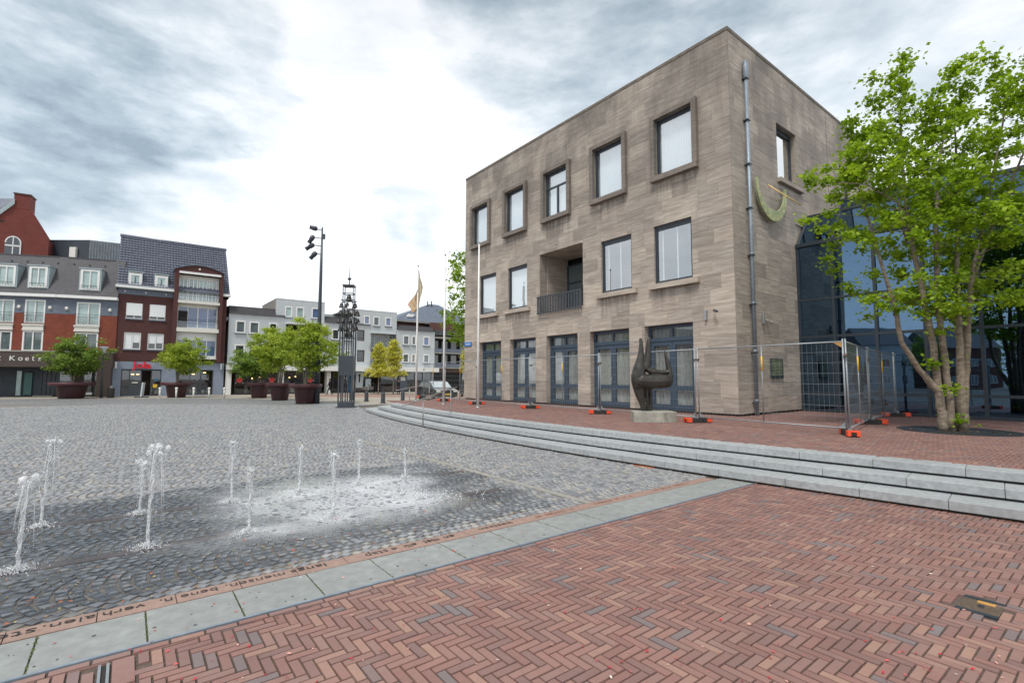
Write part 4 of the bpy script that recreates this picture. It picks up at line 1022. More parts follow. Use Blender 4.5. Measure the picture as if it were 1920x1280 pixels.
# ================================================================== GLASS PAVILION
PV = top('glass_pavilion', 'dark framed glass pavilion with tinted reflecting panes beside the travertine hall', 'building', (0, 4.80, 0))
mull = [.05, 1.22, 2.50, 3.82, 5.15, 6.47, 7.8, 9.1, 10.4]; trs = [.06, .71, 2.80, 4.22, 6.33]
for x in mull: MB().box(x-.045, -.06, 0, x+.045, .12, 6.33).build('mullion', M['framedark'], PV)
for i, z in enumerate(trs):
    MB().box(.05, -.045, z-.045, 10.4, .10, z+.045).build('transom', M['framedark'], PV)
    if i == 4: MB().box(.0, -.10, 6.30, 10.4, .14, 6.44).build('gutter_rail', M['framedark'], PV)
for a, b in zip(mull[:-1], mull[1:]):
    for c, d in zip(trs[:-1], trs[1:]):
        o = MB().box(a+.04, .02, c+.04, b-.04, .035, d-.04).build('pane', M['pavglass'], PV)
    # sloped upper panes and the flat dark roof behind
    V = [(a+.04, .06, 6.42), (b-.04, .06, 6.42), (b-.04, 1.06, 7.70), (a+.04, 1.06, 7.70)]
    V2 = [(x, y+.03, z-.02) for x, y, z in V]
    MB().add(V+V2, [(0, 1, 2, 3), (7, 6, 5, 4), (0, 4, 5, 1), (1, 5, 6, 2), (2, 6, 7, 3), (3, 7, 4, 0)]).build('pane', M['pavglass'], PV)
for x in mull: MB().tube([(x, .03, 6.40), (x, 1.08, 7.74)], .05, 4, smooth=False).build('rafter', M['framedark'], PV)
MB().box(0, 1.02, 7.68, 10.4, 1.2, 7.80).build('ridge_rail', M['framedark'], PV)
MB().box(0, 1.2, 7.60, 10.4, 5.0, 7.70).build('roof', M['darkroof'], PV)
for a, b in zip(mull[:3], mull[1:4]): MB().box(a+.03, 4.7, 7.75, b-.03, 4.72, 9.2).build('pane', M['pavglass'], PV)
MB().box(0, 4.65, 9.2, 3.9, 4.8, 9.32).build('upper_rail', M['framedark'], PV)
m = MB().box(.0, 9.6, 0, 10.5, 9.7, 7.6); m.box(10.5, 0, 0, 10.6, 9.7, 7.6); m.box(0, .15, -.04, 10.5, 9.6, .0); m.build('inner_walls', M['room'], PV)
pst = top('window_poster', 'pale blue notice sheet inside the dark glazing behind the fence', 'poster', (1.8, 4.90, 2.0)); MB().box(-.27, 0, -.19, .27, .02, .19).build('sheet', M['poster'], pst)
for k, (z, lab) in enumerate([(1.45, 'upper yellow crate standing inside the dark glazing below the poster'), (.72, 'lower large yellow crate inside the dark glazing'), (.50, 'flat yellow crate at the bottom of the stack inside the glazing')]):
    q = top('yellow_crate', lab, 'crate', (1.85, 5.0, z-.12), 0, 'yellow crates inside the pavilion'); h = [.2, .26, .07][k]
    m = MB().box(-.2, 0, 0, .2, .3, .02); m.box(-.2, 0, .02, -.18, .3, h); m.box(.18, 0, .02, .2, .3, h); m.box(-.18, 0, .02, .18, .02, h); m.box(-.18, .28, .02, .18, .3, h); m.build('shell', M['yellowbox'], q)

# ================================================================== SITE FENCE
def P45(px, py): return at(px, py, .45)
posts = [Vector((-5.45, 30.4, .45)), Vector((-3.55, 26.1, .45)), Vector((-1.63, 23.0, .45)), Vector((.74, 19.95, .45)), Vector((3.02, 17.02, .45)), Vector((5.17, 13.80, .45)), Vector((7.28, 10.72, .45)), Vector((9.72, 13.45, .45)), Vector((12.55, 16.2, .45)), Vector((15.1, 18.9, .45))]
def fence_panel(L):
    e = empty('mesh_fence', (0, 0, 0)); H0, H1 = .16, 2.06; a, b = .05, L-.05
    for x in (a, b): MB().tube([(x, 0, .02), (x, 0, H1+.04)], .0185, 8).build('upright', M['steel'], e)
    MB().tube([(a, 0, H1-.02), (b, 0, H1-.02)], .016, 8).build('rail', M['steel'], e); MB().tube([(a, 0, H0), (b, 0, H0)], .016, 8).build('rail', M['steel'], e)
    MB().tube([((a+b)/2, 0, H0), ((a+b)/2, 0, H1-.02)], .014, 8).build('middle_bar', M['steel'], e)
    MB().tube([((a+b)/2, 0, 1.42), ((a+b)/2, 0, 1.78)], .019, 8).build('yellow_label', M['yellow'], e)
    m = MB()
    n = int((b-a)/.105)
    for k in range(1, n): x = a+(b-a)*k/n; m.tube([(x, .008, H0), (x, .008, H1)], .0018, 3, False)
    for k in range(1, 8): z = H0+(H1-H0)*k/8; m.tube([(a, .012, z), (b, .012, z)], .0030, 4, False)
    tag(m.build('wire_mesh', M['steel'], e), kind='stuff')
    for x, s_ in ((a, 1), (b, -1)):
        MB().prism([(x+.02*s_, H0), (x+.16*s_, H0), (x+.02*s_, H0+.14)], -.004, .004, 'y').build('gusset', M['steel'], e)
    return e
flab = ['far fence panel turned away beside the parked cars at the left end', 'fence panel before the left corner of the hall near the white poles', 'fence panel in front of the first two blue doors from the left',
        'fence panel in front of the third blue door', 'fence panel behind the bronze sculpture', 'fence panel in front of the downpipe and plaque at the hall corner',
        'near fence panel running back from the corner towards the glass pavilion', 'fence panel directly before the glass pavilion behind the tree', 'last fence panel by the glass pavilion, mostly behind the tree trunks']
for i in range(len(posts)-1):
    a, b = posts[i], posts[i+1]; L = (b-a).length; e = fence_panel(L)
    e.location = a; e.rotation_euler = (rnd.uniform(-.012, .012), 0, math.atan2(b.y-a.y, b.x-a.x)); tag(e, flab[i], 'fence panel', 'mesh fence panels round the hall')
    MB().box(-.06, -.035, 1.72, .09, .035, 1.78).build('clamp', M['brass'], e, bevel=.01)
    if i == 5: MB().prism([(L-.24, 2.03), (L-.05, 2.03), (L-.05, 1.90)], -.008, .0, 'y').build('corner_tag', M['ochre'], e)
def foot():
    e = empty('ballast_block'); m = MB().prism([(-.34, 0), (.34, 0), (.36, .05), (.34, .125), (-.34, .125), (-.36, .05)], -.11, .11, 'y'); m.build('rubber_block', M['rubber'], e, bevel=.008)
    for s_ in (-1, 1):
        m = MB(); x0, x1 = sorted((.22*s_, .372*s_)); m.box(x0, -.118, .10, x1, .118, .135); m.box(x0, -.118, .02, x1, -.111, .10); m.box(x0, .111, .02, x1, .118, .10); xx = sorted((.345*s_, .375*s_)); m.box(xx[0], -.118, .02, xx[1], -.05, .10); m.box(xx[0], .05, .02, xx[1], .118, .10)
        m.build('orange_end_cap', M['orange'], e, bevel=.004)
    MB().box(-.09, -.03, .125, .09, .03, .15).build('socket_plate', M['steel'], e)
    return e
dirn = [R(0), R(2), R(8), R(12), R(-4), R(8), R(68), R(-10), R(-15), R(30)]
ftl = ['orange ended fence foot farthest left, by the parked cars', 'orange ended fence foot beside the third white pole', 'orange ended fence foot at the base of the tall white pole', 'orange ended fence foot before the second blue door', 'orange ended fence foot between the third and fourth blue doors', 'orange ended fence foot to the right of the sculpture plinth',
       'orange ended fence foot nearest the camera, at the fence corner', 'long orange ended fence foot left of the tree', 'orange ended fence foot partly hidden behind the tree trunks', 'orange ended fence foot beyond the tree by the pavilion']
for i, p in enumerate(posts):
    e = foot(); e.location = p + Vector((0, 0, .006)); e.rotation_euler = (0, 0, dirn[i]); tag(e, ftl[i], 'fence foot', 'orange and black fence feet')
    
# ================================================================== SCULPTURE
pln = MB().prism([(-.60, -.38), (.20, -.52), (.62, -.30), (.55, .45), (-.5, .45)], 0, .30).build('plinth', M['concrete'], None, (4.0, 14.2, .448), 0, bevel=.015)
tag(pln, 'low rough concrete plinth under the bronze sculpture', 'plinth')
def sculpture():
    me_v = MB()
    def horn(pts, rx, ry):   # lofted oval section along a path in the x,z plane
        n = 12; b = []; fs = []
        for i, p in enumerate(pts):
            p0, p1 = Vector(pts[max(i-1, 0)]), Vector(pts[min(i+1, len(pts)-1)]); d = (p1-p0).normalized(); nx = Vector((d[1], -d[0])) if len(d) == 2 else None
            for k in range(n):
                a = 2*math.pi*k/n; c_, s_ = math.cos(a), math.sin(a); c_ = math.copysign(abs(c_)**.75, c_); s_ = math.copysign(abs(s_)**.75, s_)
                b.append((p[0]+nx[0]*c_*rx[i], s_*ry[i], p[1]+nx[1]*c_*rx[i]))
        for i in range(len(pts)-1):
            for k in range(n): fs.append((i*n+k, i*n+(k+1) % n, (i+1)*n+(k+1) % n, (i+1)*n+k))
        fs.append(tuple(range(n))); fs.append(tuple((len(pts)-1)*n+k for k in range(n)))
        me_v.add(b, fs, .5, True)
    V2 = lambda *a: [Vector(p) for p in a]
    horn(V2((-.34, .66), (-.35, .85), (-.34, 1.02), (-.32, 1.22), (-.285, 1.42), (-.26, 1.64), (-.252, 1.85), (-.25, 2.0), (-.275, 2.09)), [.15, .20, .205, .17, .125, .085, .062, .052, .035], [.17, .21, .21, .18, .13, .10, .08, .06, .04])
    horn(V2((-.13, 1.18), (-.10, 1.32), (-.075, 1.50), (-.055, 1.70), (-.045, 1.92), (-.035, 2.04), (-.01, 2.12)), [.09, .115, .10, .075, .058, .048, .03], [.14, .14, .12, .10, .08, .06, .035])
    horn(V2((-.15, 1.32), (-.07, 1.19), (.06, 1.12), (.25, 1.105), (.42, 1.11), (.53, 1.13)), [.07, .095, .095, .07, .06, .06], [.11, .14, .15, .14, .13, .13])
    horn(V2((.56, .80), (.555, 1.0), (.52, 1.22), (.475, 1.45), (.43, 1.62), (.405, 1.75)), [.06, .075, .075, .055, .035, .01], [.13, .14, .12, .08, .05, .012])
    horn(V2((-.50, .98), (-.30, .86), (-.05, .84), (.25, .845), (.45, .86), (.535, .88)), [.10, .21, .215, .205, .20, .17], [.16, .25, .25, .24, .22, .18])
    horn(V2((-.50, 1.0), (-.44, .8), (-.37, .5), (-.285, .22), (-.235, -.02)), [.05, .10, .085, .05, .035], [.12, .14, .11, .07, .05])
    horn(V2((-.27, .78), (-.26, .5), (-.20, .22), (-.165, -.02)), [.10, .075, .045, .032], [.14, .11, .07, .05])
    horn(V2((-.12, .78), (-.115, .45), (-.095, .2), (-.085, -.02)), [.055, .045, .033, .03], [.14, .10, .07, .05])
    horn(V2((-.01, .76), (.0, .45), (-.01, .2), (-.02, -.02)), [.06, .042, .034, .03], [.12, .09, .06, .05])
    o = me_v.build('bronze_sculpture', M['bronze'], None, (3.99, 14.2, .745), R(-4))
    md = o.modifiers.new('fuse', 'REMESH'); md.mode = 'VOXEL'; md.voxel_size = .013; md.use_smooth_shade = True
    sm = o.modifiers.new('smooth', 'SMOOTH'); sm.iterations = 2; sm.factor = .4
    tag(o, 'dark abstract bronze sculpture with three upright horns and tapering legs, on a concrete plinth', 'sculpture')
sculpture()

# ================================================================== POLES, HANDRAILS
def flagpole(loc, h, lab, r=.055):
    e = empty('flagpole', loc, 0, lab, 'flagpole', 'white poles before the hall')
    MB().tube([(0, 0, 0), (0, 0, h*.5), (0, 0, h)], [r, r*.85, r*.55], 12).build('pole', M['white'], e)
    MB().lathe([(r*1.9, 0), (r*1.9, .02), (r*1.1, .06)], 14).build('base_flange', M['steel'], e)
    MB().lathe([(.02, 0), (.045, .02), (.045, .05), (.02, .09), (.005, .1)], 10, (0, 0, h)).build('cap', M['steel'], e); return e
flagpole((-1.41, 20.59, .45), 6.92, 'nearest white flagpole, bare, in front of the left end of the hall')
flagpole((-5.06, 26.12, .45), 7.19, 'white flagpole carrying the faded flag')
flagpole((-3.19, 23.1, .45), 7.03, 'bare white flagpole in the middle, between the flag and the hall')
def flag():
    m = MB()
    def sheet_(zs, xl, xr, tone, f0):
        nu = 10; g = []
        for z in np.linspace(zs[0], zs[-1], 26):
            a, b = np.interp(-z, [-q for q in zs], xl), np.interp(-z, [-q for q in zs], xr)
            for i in range(nu+1): u = i/nu; g.append((a+(b-a)*u, .07*math.sin(u*7+z*2+f0)*(.3+u)+.03*math.sin(u*15+z*5), z - .05*math.sin(u*6+f0)))
        for j in range(25):
            for i in range(nu):
                k = j*(nu+1)+i; m.add([g[k], g[k+1], g[k+nu+2], g[k+nu+1]], [(0, 1, 2, 3)], tone if j > 4 or tone > .5 else tone, True)
    sheet_([6.95, 6.6, 6.35, 6.1, 5.8, 5.5, 5.2, 4.95], [.03]*8, [.05, .09, .19, .25, .23, .17, .11, .06], .1, 0)
    sheet_([5.9, 5.6, 5.3, 5.15, 4.95, 4.72], [-.01, -.22, -.48, -.52, -.36, -.26], [0, .0, .0, .0, -.0, -.20], .85, 2)
    t = MT('flag_print'); tn = t.tone('attr'); nz = t.noise(5, 3)
    t.set(color=t.mix(t.math('MULTIPLY', t.rng(tn, .4, .6, 0, 1), t.rng(nz, .42, .5, 0, 1)), (.56, .50, .36), (.60, .38, .22)), rough=.85)
    o = m.build('flag', t.m, None, (-5.06, 26.12, .45), 0, fix=False); tag(o, 'faded beige and orange flag hanging limp from the left white pole', 'flag')
flag()
def rail(a, b, za, zb, lab, nm='handrail'):
    e = empty(nm, a, 0, lab, 'handrail', 'steel handrails on the steps'); d = Vector(b)-Vector(a)
    MB().tube([(0, 0, 0), (0, 0, za)], .021, 8).build('post', M['stainless'], e); MB().tube([d, d+Vector((0, 0, zb))], .021, 8).build('post', M['stainless'], e)
    t0 = Vector((0, 0, za)); t1 = d+Vector((0, 0, zb)); s_ = t1-t0
    MB().tube([t0-s_*.62+Vector((0, 0, .02)), t0-s_*.42, t0, t1-s_*.03, t1+Vector((s_.x*.25, s_.y*.25, .05))], .023, 8).build('top_rail', M['stainless'], e)
rail((-2.84, 15.88, .15), (-2.18, 17.68, .45), .86, .85, 'nearest steel handrail sloping up the curved steps')
rail((-5.3, 25.6, .30), (-4.55, 27.2, .45), .86, .9, 'far steel handrail at the left end of the steps')

# tree grate
gr = empty('tree_grate', (10.55, 11.75, .452), 0, 'round dark iron tree grate set in the terrace bricks', 'grate')
m = MB()
for k in range(24):
    a0, a1 = 2*math.pi*k/24, 2*math.pi*(k+.86)/24
    for r0_, r1_ in ((.42, .62), (.66, .86), (.90, 1.10)):
        V = []
        for z in (0, .014): V += [(r0_*math.cos(a0), r0_*math.sin(a0), z), (r1_*math.cos(a0), r1_*math.sin(a0), z), (r1_*math.cos(a1), r1_*math.sin(a1), z), (r0_*math.cos(a1), r0_*math.sin(a1), z)]
        m.add(V, [(4, 5, 6, 7), (0, 1, 5, 4), (1, 2, 6, 5), (2, 3, 7, 6), (3, 0, 4, 7)])
m.build('slotted_ring', M['iron'], gr); MB().lathe([(0.01, .004), (1.12, .004), (1.16, .012), (1.16, 0)], 40).build('rim', M['darkgap'], gr)

# ================================================================== TREES
def leafmat(name, c0, c1, c2):
    t = MT(name); tn = t.tone('attr'); c = t.ramp(tn, [(0, c0), (.5, c1), (1, c2)])
    t.set(color=c, rough=.55, spec=.3)
    tl = t.n('ShaderNodeBsdfTranslucent'); t.l(t.mix(1.0, c, (1.5, 1.6, .7), 'MULTIPLY'), tl.inputs[0])
    mx = t.n('ShaderNodeMixShader', i={0: .42}); t.l(t.p.outputs[0], mx.inputs[1]); t.l(tl.outputs[0], mx.inputs[2]); t.l(mx.outputs[0], t.out.inputs[0]); return t.m
LM_big = leafmat('maple_leaf', (.10, .17, .015), (.22, .33, .02), (.39, .50, .05))
LM_lime = leafmat('lime_green_leaf', (.15, .21, .03), (.29, .36, .05), (.45, .50, .09))
LM_green = leafmat('fresh_green_leaf', (.09, .145, .03), (.17, .25, .05), (.26, .35, .09))
LM_yel = leafmat('yellow_green_leaf', (.32, .33, .06), (.55, .52, .12), (.70, .64, .22))
def barkmat(name, c0, c1):
    t = MT(name); st = t.noise(5, 6, .65, sc=(1, 1, 3.5)); f = t.noise(25, 4, .6, sc=(1, 1, .5))
    t.set(color=t.ramp(t.math('ADD', t.math('MULTIPLY', st, .7), t.math('MULTIPLY', f, .3)), [(.35, c0), (.62, c1)]), rough=.85); t.bump(st, .6, .02); return t.m
BK = barkmat('grey_brown_bark', (.085, .062, .045), (.30, .245, .185)); BK2 = barkmat('smooth_grey_bark', (.14, .12, .10), (.30, .27, .23))
def leaves_np(centers, spread, per, size, seed, droop=.35, flat=.6):
    r_ = np.random.RandomState(seed); C_ = np.repeat(centers, per, 0); n = len(C_)
    off = r_.normal(0, 1, (n, 3)); off *= (r_.rand(n, 1)**.4)*.75; P = C_ + off*np.array([spread, spread, spread*flat])
    nrm = r_.normal(0, 1, (n, 3)); nrm[:, 2] = np.abs(nrm[:, 2])+.55; nrm /= np.linalg.norm(nrm, axis=1)[:, None]
    a = r_.normal(0, 1, (n, 3)); a[:, 2] -= droop; a -= nrm*(a*nrm).sum(1)[:, None]; a /= np.linalg.norm(a, axis=1)[:, None]; b = np.cross(nrm, a)
    L = (size*r_.uniform(.6, 1.3, n))[:, None]
    # five-point leaf: stem, two shoulders, two side lobes, tip
    pts = [-.5*a, .05*a-.48*b, .32*a-.20*b, .62*a, .32*a+.20*b, .05*a+.48*b]
    V = np.stack([P + L*p_ + nrm*L*(.06 if k in (1, 5) else 0) for k, p_ in enumerate(pts)], 1).reshape(-1, 3)
    base = (np.arange(n)*6)[:, None, None]
    Q = (np.array([(0, 1, 2, 3), (0, 3, 4, 5)])[None] + base).reshape(-1, 4)
    clump = np.repeat(r_.rand(len(centers)), per); tone = np.clip(clump*.45 + r_.rand(n)*.55, 0, 1)
    return V, Q, np.repeat(tone, 2)
def curve(p0, p1, bend, n=5, r_=rnd):
    p0, p1 = Vector(p0), Vector(p1); d = (p1-p0).length; m_ = Vector((r_.uniform(-1, 1), r_.uniform(-1, 1), r_.uniform(-.3, .8)))*d*bend
    return [p0.lerp(p1, t/n) + m_*math.sin(math.pi*t/n) for t in range(n+1)]
def make_tree(name, loc, stems, cl, per, size, spread, lm, bk, lab, cat='tree', group=None, seed=1, r0=.09, twig=.012, trunkname='trunk', limb_split=6, flat=.65, lvl=0, density=None):
    """stems: polylines from the ground; cl: clump centres (n,3); everything local to the base"""
    e = empty(name, loc, 0, lab, cat, group); r_ = random.Random(seed); nodes = []
    tr_ = MB()
    for st in stems:
        pts = [Vector(p[:3]) for p in st]; rad = [p[3] for p in st]
        # densify with slight wander
        P, Rr = [], []
        for i in range(len(pts)-1):
            for k in range(4):
                t = k/4; q = pts[i].lerp(pts[i+1], t) + (Vector((r_.uniform(-1, 1), r_.uniform(-1, 1), 0))*rad[i]*.18 if (i or k) else Vector()); P.append(q); Rr.append(rad[i]+(rad[i+1]-rad[i])*t)
        P.append(pts[-1]); Rr.append(rad[-1]); tr_.tube(P, Rr, 10)
        nodes += [(q, rr) for q, rr in zip(P, Rr)]
    tr_.build(trunkname, bk, e)
    br = MB(); lst = [(q, rr) for q, rr in nodes if q.z > min(c[2] for c in cl)*.55]
    order = sorted(range(len(cl)), key=lambda i: min((Vector(cl[i])-q).length for q, _ in lst[::3]))
    for i in order:
        c = Vector(cl[i]); best = None
        for q, rr in lst:
            d = (c-q); pen = d.length*(1.0 + (.9 if d.z < -.05 else 0) + (.0 if rr > twig*.8 else .3))
            if best is None or pen < best[0]: best = (pen, q, rr)
        q, rr = best[1], best[2]; L = (c-q).length
        if L < .05: continue
        w0 = min(rr*.7, twig*(1+L*.9)); P = curve(q, c, .10, 4, r_)
        br.tube(P, [w0*(1-.8*k/4)+.002 for k in range(5)], 4, False)
        for k in (1, 2, 3): lst.append((P[k], w0*(1-.8*k/4)))
    tag(br.build('branches', bk, e, fix=False), kind='stuff')
    V, Q, tn = leaves_np(np.array(cl), spread, per, size, seed, flat=flat)
    tag(np_obj('crown', V, Q, np.zeros((0, 3), int), tn, lm, e), kind='stuff'); return e
def clumps(n, fn, seed, mind=.0):
    r_ = np.random.RandomState(seed); out = []; tries = 0
    while len(out) < n and tries < n*200:
        tries += 1; p = fn(r_)
        if p is None: continue
        if mind and any((p[0]-o[0])**2+(p[1]-o[1])**2+(p[2]-o[2])**2 < mind**2 for o in out): continue
        out.append(tuple(p))
    return out
# --- big multi-stemmed maple on the terrace
def big(r_):
    # lumpy crown: union of leaders, each a tall plume
    pl = [(-.55, .1, 9.3, .95), (.30, -.1, 8.3, .9), (.85, .3, 9.1, .9), (1.9, .0, 9.2, 1.05), (2.9, .4, 9.3, 1.3), (-1.3, .4, 8.1, .85), (-1.95, -.1, 7.5, .75), (1.3, -1.1, 8.2, 1.3), (.4, 1.3, 8.4, 1.3), (2.6, 1.4, 8.6, 1.5), (2.4, -1.3, 8.2, 1.3), (-2.1, .2, 6.2, .7), (-1.45, -.9, 6.5, 1.0), (4.2, 0, 8.6, 1.4)]
    x0, y0, zt, w = pl[r_.randint(len(pl))]; t = r_.rand()**.75; z = zt - t*(zt-2.75)
    rr = w*(.16 + 1.15*min(t*1.9, 1)**.8); a = r_.uniform(0, 6.283); q = rr*math.sqrt(r_.rand())*(.92 if z < 7 else .8)
    x = x0*(.55+.45*(z/zt)) + q*math.cos(a); y = y0*(.5+.5*z/zt) + q*math.sin(a)*1.0
    if z < 4.6 and r_.rand() < .55: return None
    if x < -.7 and z < 5.6 and r_.rand() < .72: return None
    if x > 1.2 and z < 4.2 and r_.rand() < .5: return None
    if z < 3.3 and x < -1.9: return None
    return (x, y, z) if x > -2.75+max(0, (z-6.0))*.42 else None
cl = clumps(455, big, 21, .22)
cl += [(-3.15, -.1, 6.1), (-3.0, 0, 6.0), (-2.7, -.1, 6.0), (-3.05, .1, 5.1), (-2.6, 0, 5.25), (-2.75, 0, 4.85), (-.35, -.1, 1.6), (.0, -.1, 1.0), (.1, -.15, .25), (-1.05, 0, 2.9), (-.15, -.1, 2.35)]
stems = [
 [(-.12, 0, 0, .15), (-.16, 0, .55, .125), (-.22, 0, .95, .12), (-.62, .05, 1.45, .085), (-1.02, .05, 2.1, .075), (-1.10, .1, 2.9, .065), (-1.35, .1, 3.9, .05), (-1.6, .2, 5.2, .04), (-2.0, .2, 6.8, .02)],
 [(-.08, .05, 0, .12), (-.20, .0, 1.2, .11), (-.30, .0, 2.2, .10), (-.42, .05, 3.4, .085), (-.62, .1, 4.9, .065), (-.70, .1, 6.8, .04), (-.65, .1, 9.3, .012)],
 [(.02, -.05, 0, .12), (.0, -.05, 1.1, .105), (-.08, -.05, 2.2, .095), (-.12, -.05, 3.4, .08), (-.10, -.1, 5.0, .06), (.15, -.1, 6.8, .035), (.35, -.1, 8.5, .01)],
 [(.33, 0, 0, .155), (.36, .0, .9, .14), (.40, 0, 1.6, .11), (.42, .0, 2.6, .09), (.45, .0, 3.6, .07), (.75, .15, 5.4, .05), (.95, .3, 7.2, .03), (.95, .3, 9.2, .01)],
 [(.42, .02, 0, .11), (.50, .02, 1.0, .105), (.66, .05, 1.9, .085), (.80, .1, 2.9, .075), (.95, .1, 3.8, .06), (1.5, .1, 5.6, .045), (1.95, 0, 7.6, .025), (2.05, 0, 9.5, .01)],
 [(.45, .1, .6, .09), (.8, .3, 2.2, .07), (1.3, .4, 3.8, .06), (2.2, .5, 5.5, .045), (3.0, .4, 7.2, .03), (3.1, .4, 9.0, .01)],
 [(-.70, .1, 4.6, .04), (-1.2, -.3, 5.4, .03), (-1.9, -.2, 5.9, .02), (-2.9, -.1, 6.0, .008)]]
stems = [[(p_[0]*.94, p_[1], p_[2] if p_[2] < 8 else p_[2]-1.15, p_[3]*.72) for p_ in st] for st in stems]
for x0, z0 in ((-.55, 8.95), (.30, 8.0), (.85, 8.85), (1.85, 8.95), (2.8, 8.9), (-1.3, 7.75), (-1.9, 7.2)):
    for k in range(9): cl.append((x0+rnd.gauss(0, .13+.03*k), .1+rnd.gauss(0, .13+.03*k), z0+.35-k*.17))
make_tree('maple_tree', (10.33, 11.75, .45), stems, cl, 74, .092, .215, LM_big, BK, 'large multi-stemmed maple with fresh green leaves in front of the glass pavilion', seed=3, twig=.010, flat=.62)

# --- planters with trees
def planter(loc, s, lab, rot, grp='round planters with trees on the square'):
    e = empty('planter', loc, rot, lab, 'planter', grp)
    MB().lathe([(.62*s, .0), (.66*s, .06), (.80*s, .98), (.80*s, 1.02)], 28).build('tub', M['maroon'], e)
    MB().lathe([(.80*s, .98), (1.17*s, 1.03), (1.19*s, 1.06), (1.19*s, 1.25), (1.15*s, 1.27), (.78*s, 1.25), (.76*s, 1.1)], 28).build('rim', M['maroonrim'], e)
    MB().lathe([(.01, 1.14), (.78*s, 1.13)], 20).build('soil', M['soil'], e)
    MB().box(-.16, -.67*s, .02, .16, -.60*s, .13).build('lifting_slot', M['darkgap'], e); return e
def pot_tree(loc, zb, top_z, rad, zc, lm, lab, seed, n=130, per=60, size=.16, name='planter_tree', shift=(0, 0), stem_n=4, grp='young trees growing in the round planters'):
    """vase-shaped young tree; heights measured from the ground, base at zb"""
    r_ = random.Random(seed); st = []
    for k in range(stem_n):
        a = 6.28*k/stem_n + r_.uniform(-.4, .4); q = r_.uniform(.25, .5)*rad
        st.append([(.05*math.cos(a), .05*math.sin(a), 0, .05), (.14*math.cos(a), .14*math.sin(a), (zc-zb)*.35, .04), (q*math.cos(a)*.7+shift[0]*.5, q*math.sin(a)*.7+shift[1]*.5, (zc-zb)*.8, .028), (q*math.cos(a)+shift[0], q*math.sin(a)+shift[1], (top_z-zb)*.92, .008)])
    def f(q):
        a = q.uniform(0, 6.28); u = q.uniform(-1, 1); w = q.rand()**.38; rr = rad*(1+.24*math.sin(3*a+seed+2*u)+.20*math.sin(5*a+2*seed+6*u)+.12*math.sin(9*a+7*u))
        x = rr*w*math.sqrt(1-u*u)*math.cos(a); y = rr*w*math.sqrt(1-u*u)*math.sin(a); hz = (top_z-zc) if u > 0 else (zc-zb)*.62
        return (x+shift[0], y+shift[1], (zc-zb)+u*w*hz*(1+.22*math.sin(4*a+seed)+.15*math.sin(7*a)))
    return make_tree(name, (loc[0], loc[1], zb), st, clumps(n, f, seed, .13), per, size, .30, lm, BK2, lab, group=grp, seed=seed, twig=.008, flat=.55)
PLL = [((-34.91, 39.2), 1.22, 'maroon planter standing alone at the far left before the brown fascia', 4.95, 1.75, 3.3, LM_green, (.1, 0), 'green young tree in the leftmost planter, before the brown fascia'),
       ((-28.2, 41.6), .98, 'maroon planter before the shop with the red sign, with a thin flat rim', 4.85, 1.65, 3.5, LM_lime, (.55, 0), 'lime green young tree in the planter before the red shop sign'),
       ((-20.9, 40.9), .86, 'farthest and darkest of the three grouped maroon planters', 4.15, 1.55, 2.75, LM_green, (-.5, 0), 'low dark green tree in the farthest of the three grouped planters'),
       ((-17.3, 36.9), .85, 'middle one of the three grouped maroon planters', 5.35, 1.9, 3.7, LM_lime, (-.3, 0), 'bright lime tree in the middle one of the three grouped planters'),
       ((-13.45, 32.2), .86, 'nearest of the three grouped maroon planters beside the tall mast', 5.45, 1.95, 3.65, LM_lime, (.1, 0), 'bright lime tree in the nearest grouped planter beside the tall mast')]
for i, (l, s, lab, tz, rad, zc, lm, sh, tl_) in enumerate(PLL):
    planter((l[0], l[1], 0), s, lab, rnd.uniform(-.4, .4)); pot_tree(l, 1.14, tz, rad, zc, lm, tl_, 30+i, n=170, per=62, size=.13, shift=sh)
# street trees before the grey houses
def slim(loc, h, rad, z0, lab, seed, lm=LM_yel, grp='yellow young trees on the pavement'):
    def f(q):
        t = q.rand(); z = z0+t*(h-z0); rr = rad*(1-.75*t)*(.75+.25*math.sin(9*t+seed)); a = q.uniform(0, 6.28); w = math.sqrt(q.rand())*rr
        return (w*math.cos(a), w*math.sin(a), z)
    make_tree('street_tree', loc, [[(0, 0, 0, .07), (0, 0, z0, .05), (.05, 0, h*.95, .01)]], clumps(110, f, seed, .12), 55, .14, .28, lm, BK2, lab, group=grp, seed=seed, twig=.008)
slim((-13.9, 51.5, 0), 5.2, 1.55, 1.9, 'yellow leaved young tree left of its twin, before the grey houses', 51)
slim((-12.2, 50.8, 0), 5.5, 1.5, 1.9, 'yellow leaved young tree right of its twin, with a white band on the trunk', 52)
slim((-5.0, 56, 0), 5.6, 1.4, 2.2, 'yellow leaved young tree behind the parked van by the hall corner', 53)
def side(q):
    z = 3.6+q.rand()*6.2; rr = 2.3*(1-abs(z-6.2)/5.4)**.5; a = q.uniform(0, 6.28); w = math.sqrt(q.rand())*rr; return (w*math.cos(a), w*math.sin(a), z)
make_tree('plane_tree', (-2.75, 33.8, .45), [[(0, 0, 0, .13), (.0, 0, 2.5, .11), (-.3, 0, 4.6, .08), (-.4, 0, 9.2, .015)], [(0, 0, 2.5, .08), (-1.0, 0, 4.3, .05), (-1.6, 0, 6.5, .02)]], clumps(150, side, 61, .3), 45, .16, .34, LM_big, BK, 'loose green tree just behind the far left corner of the hall', seed=61)

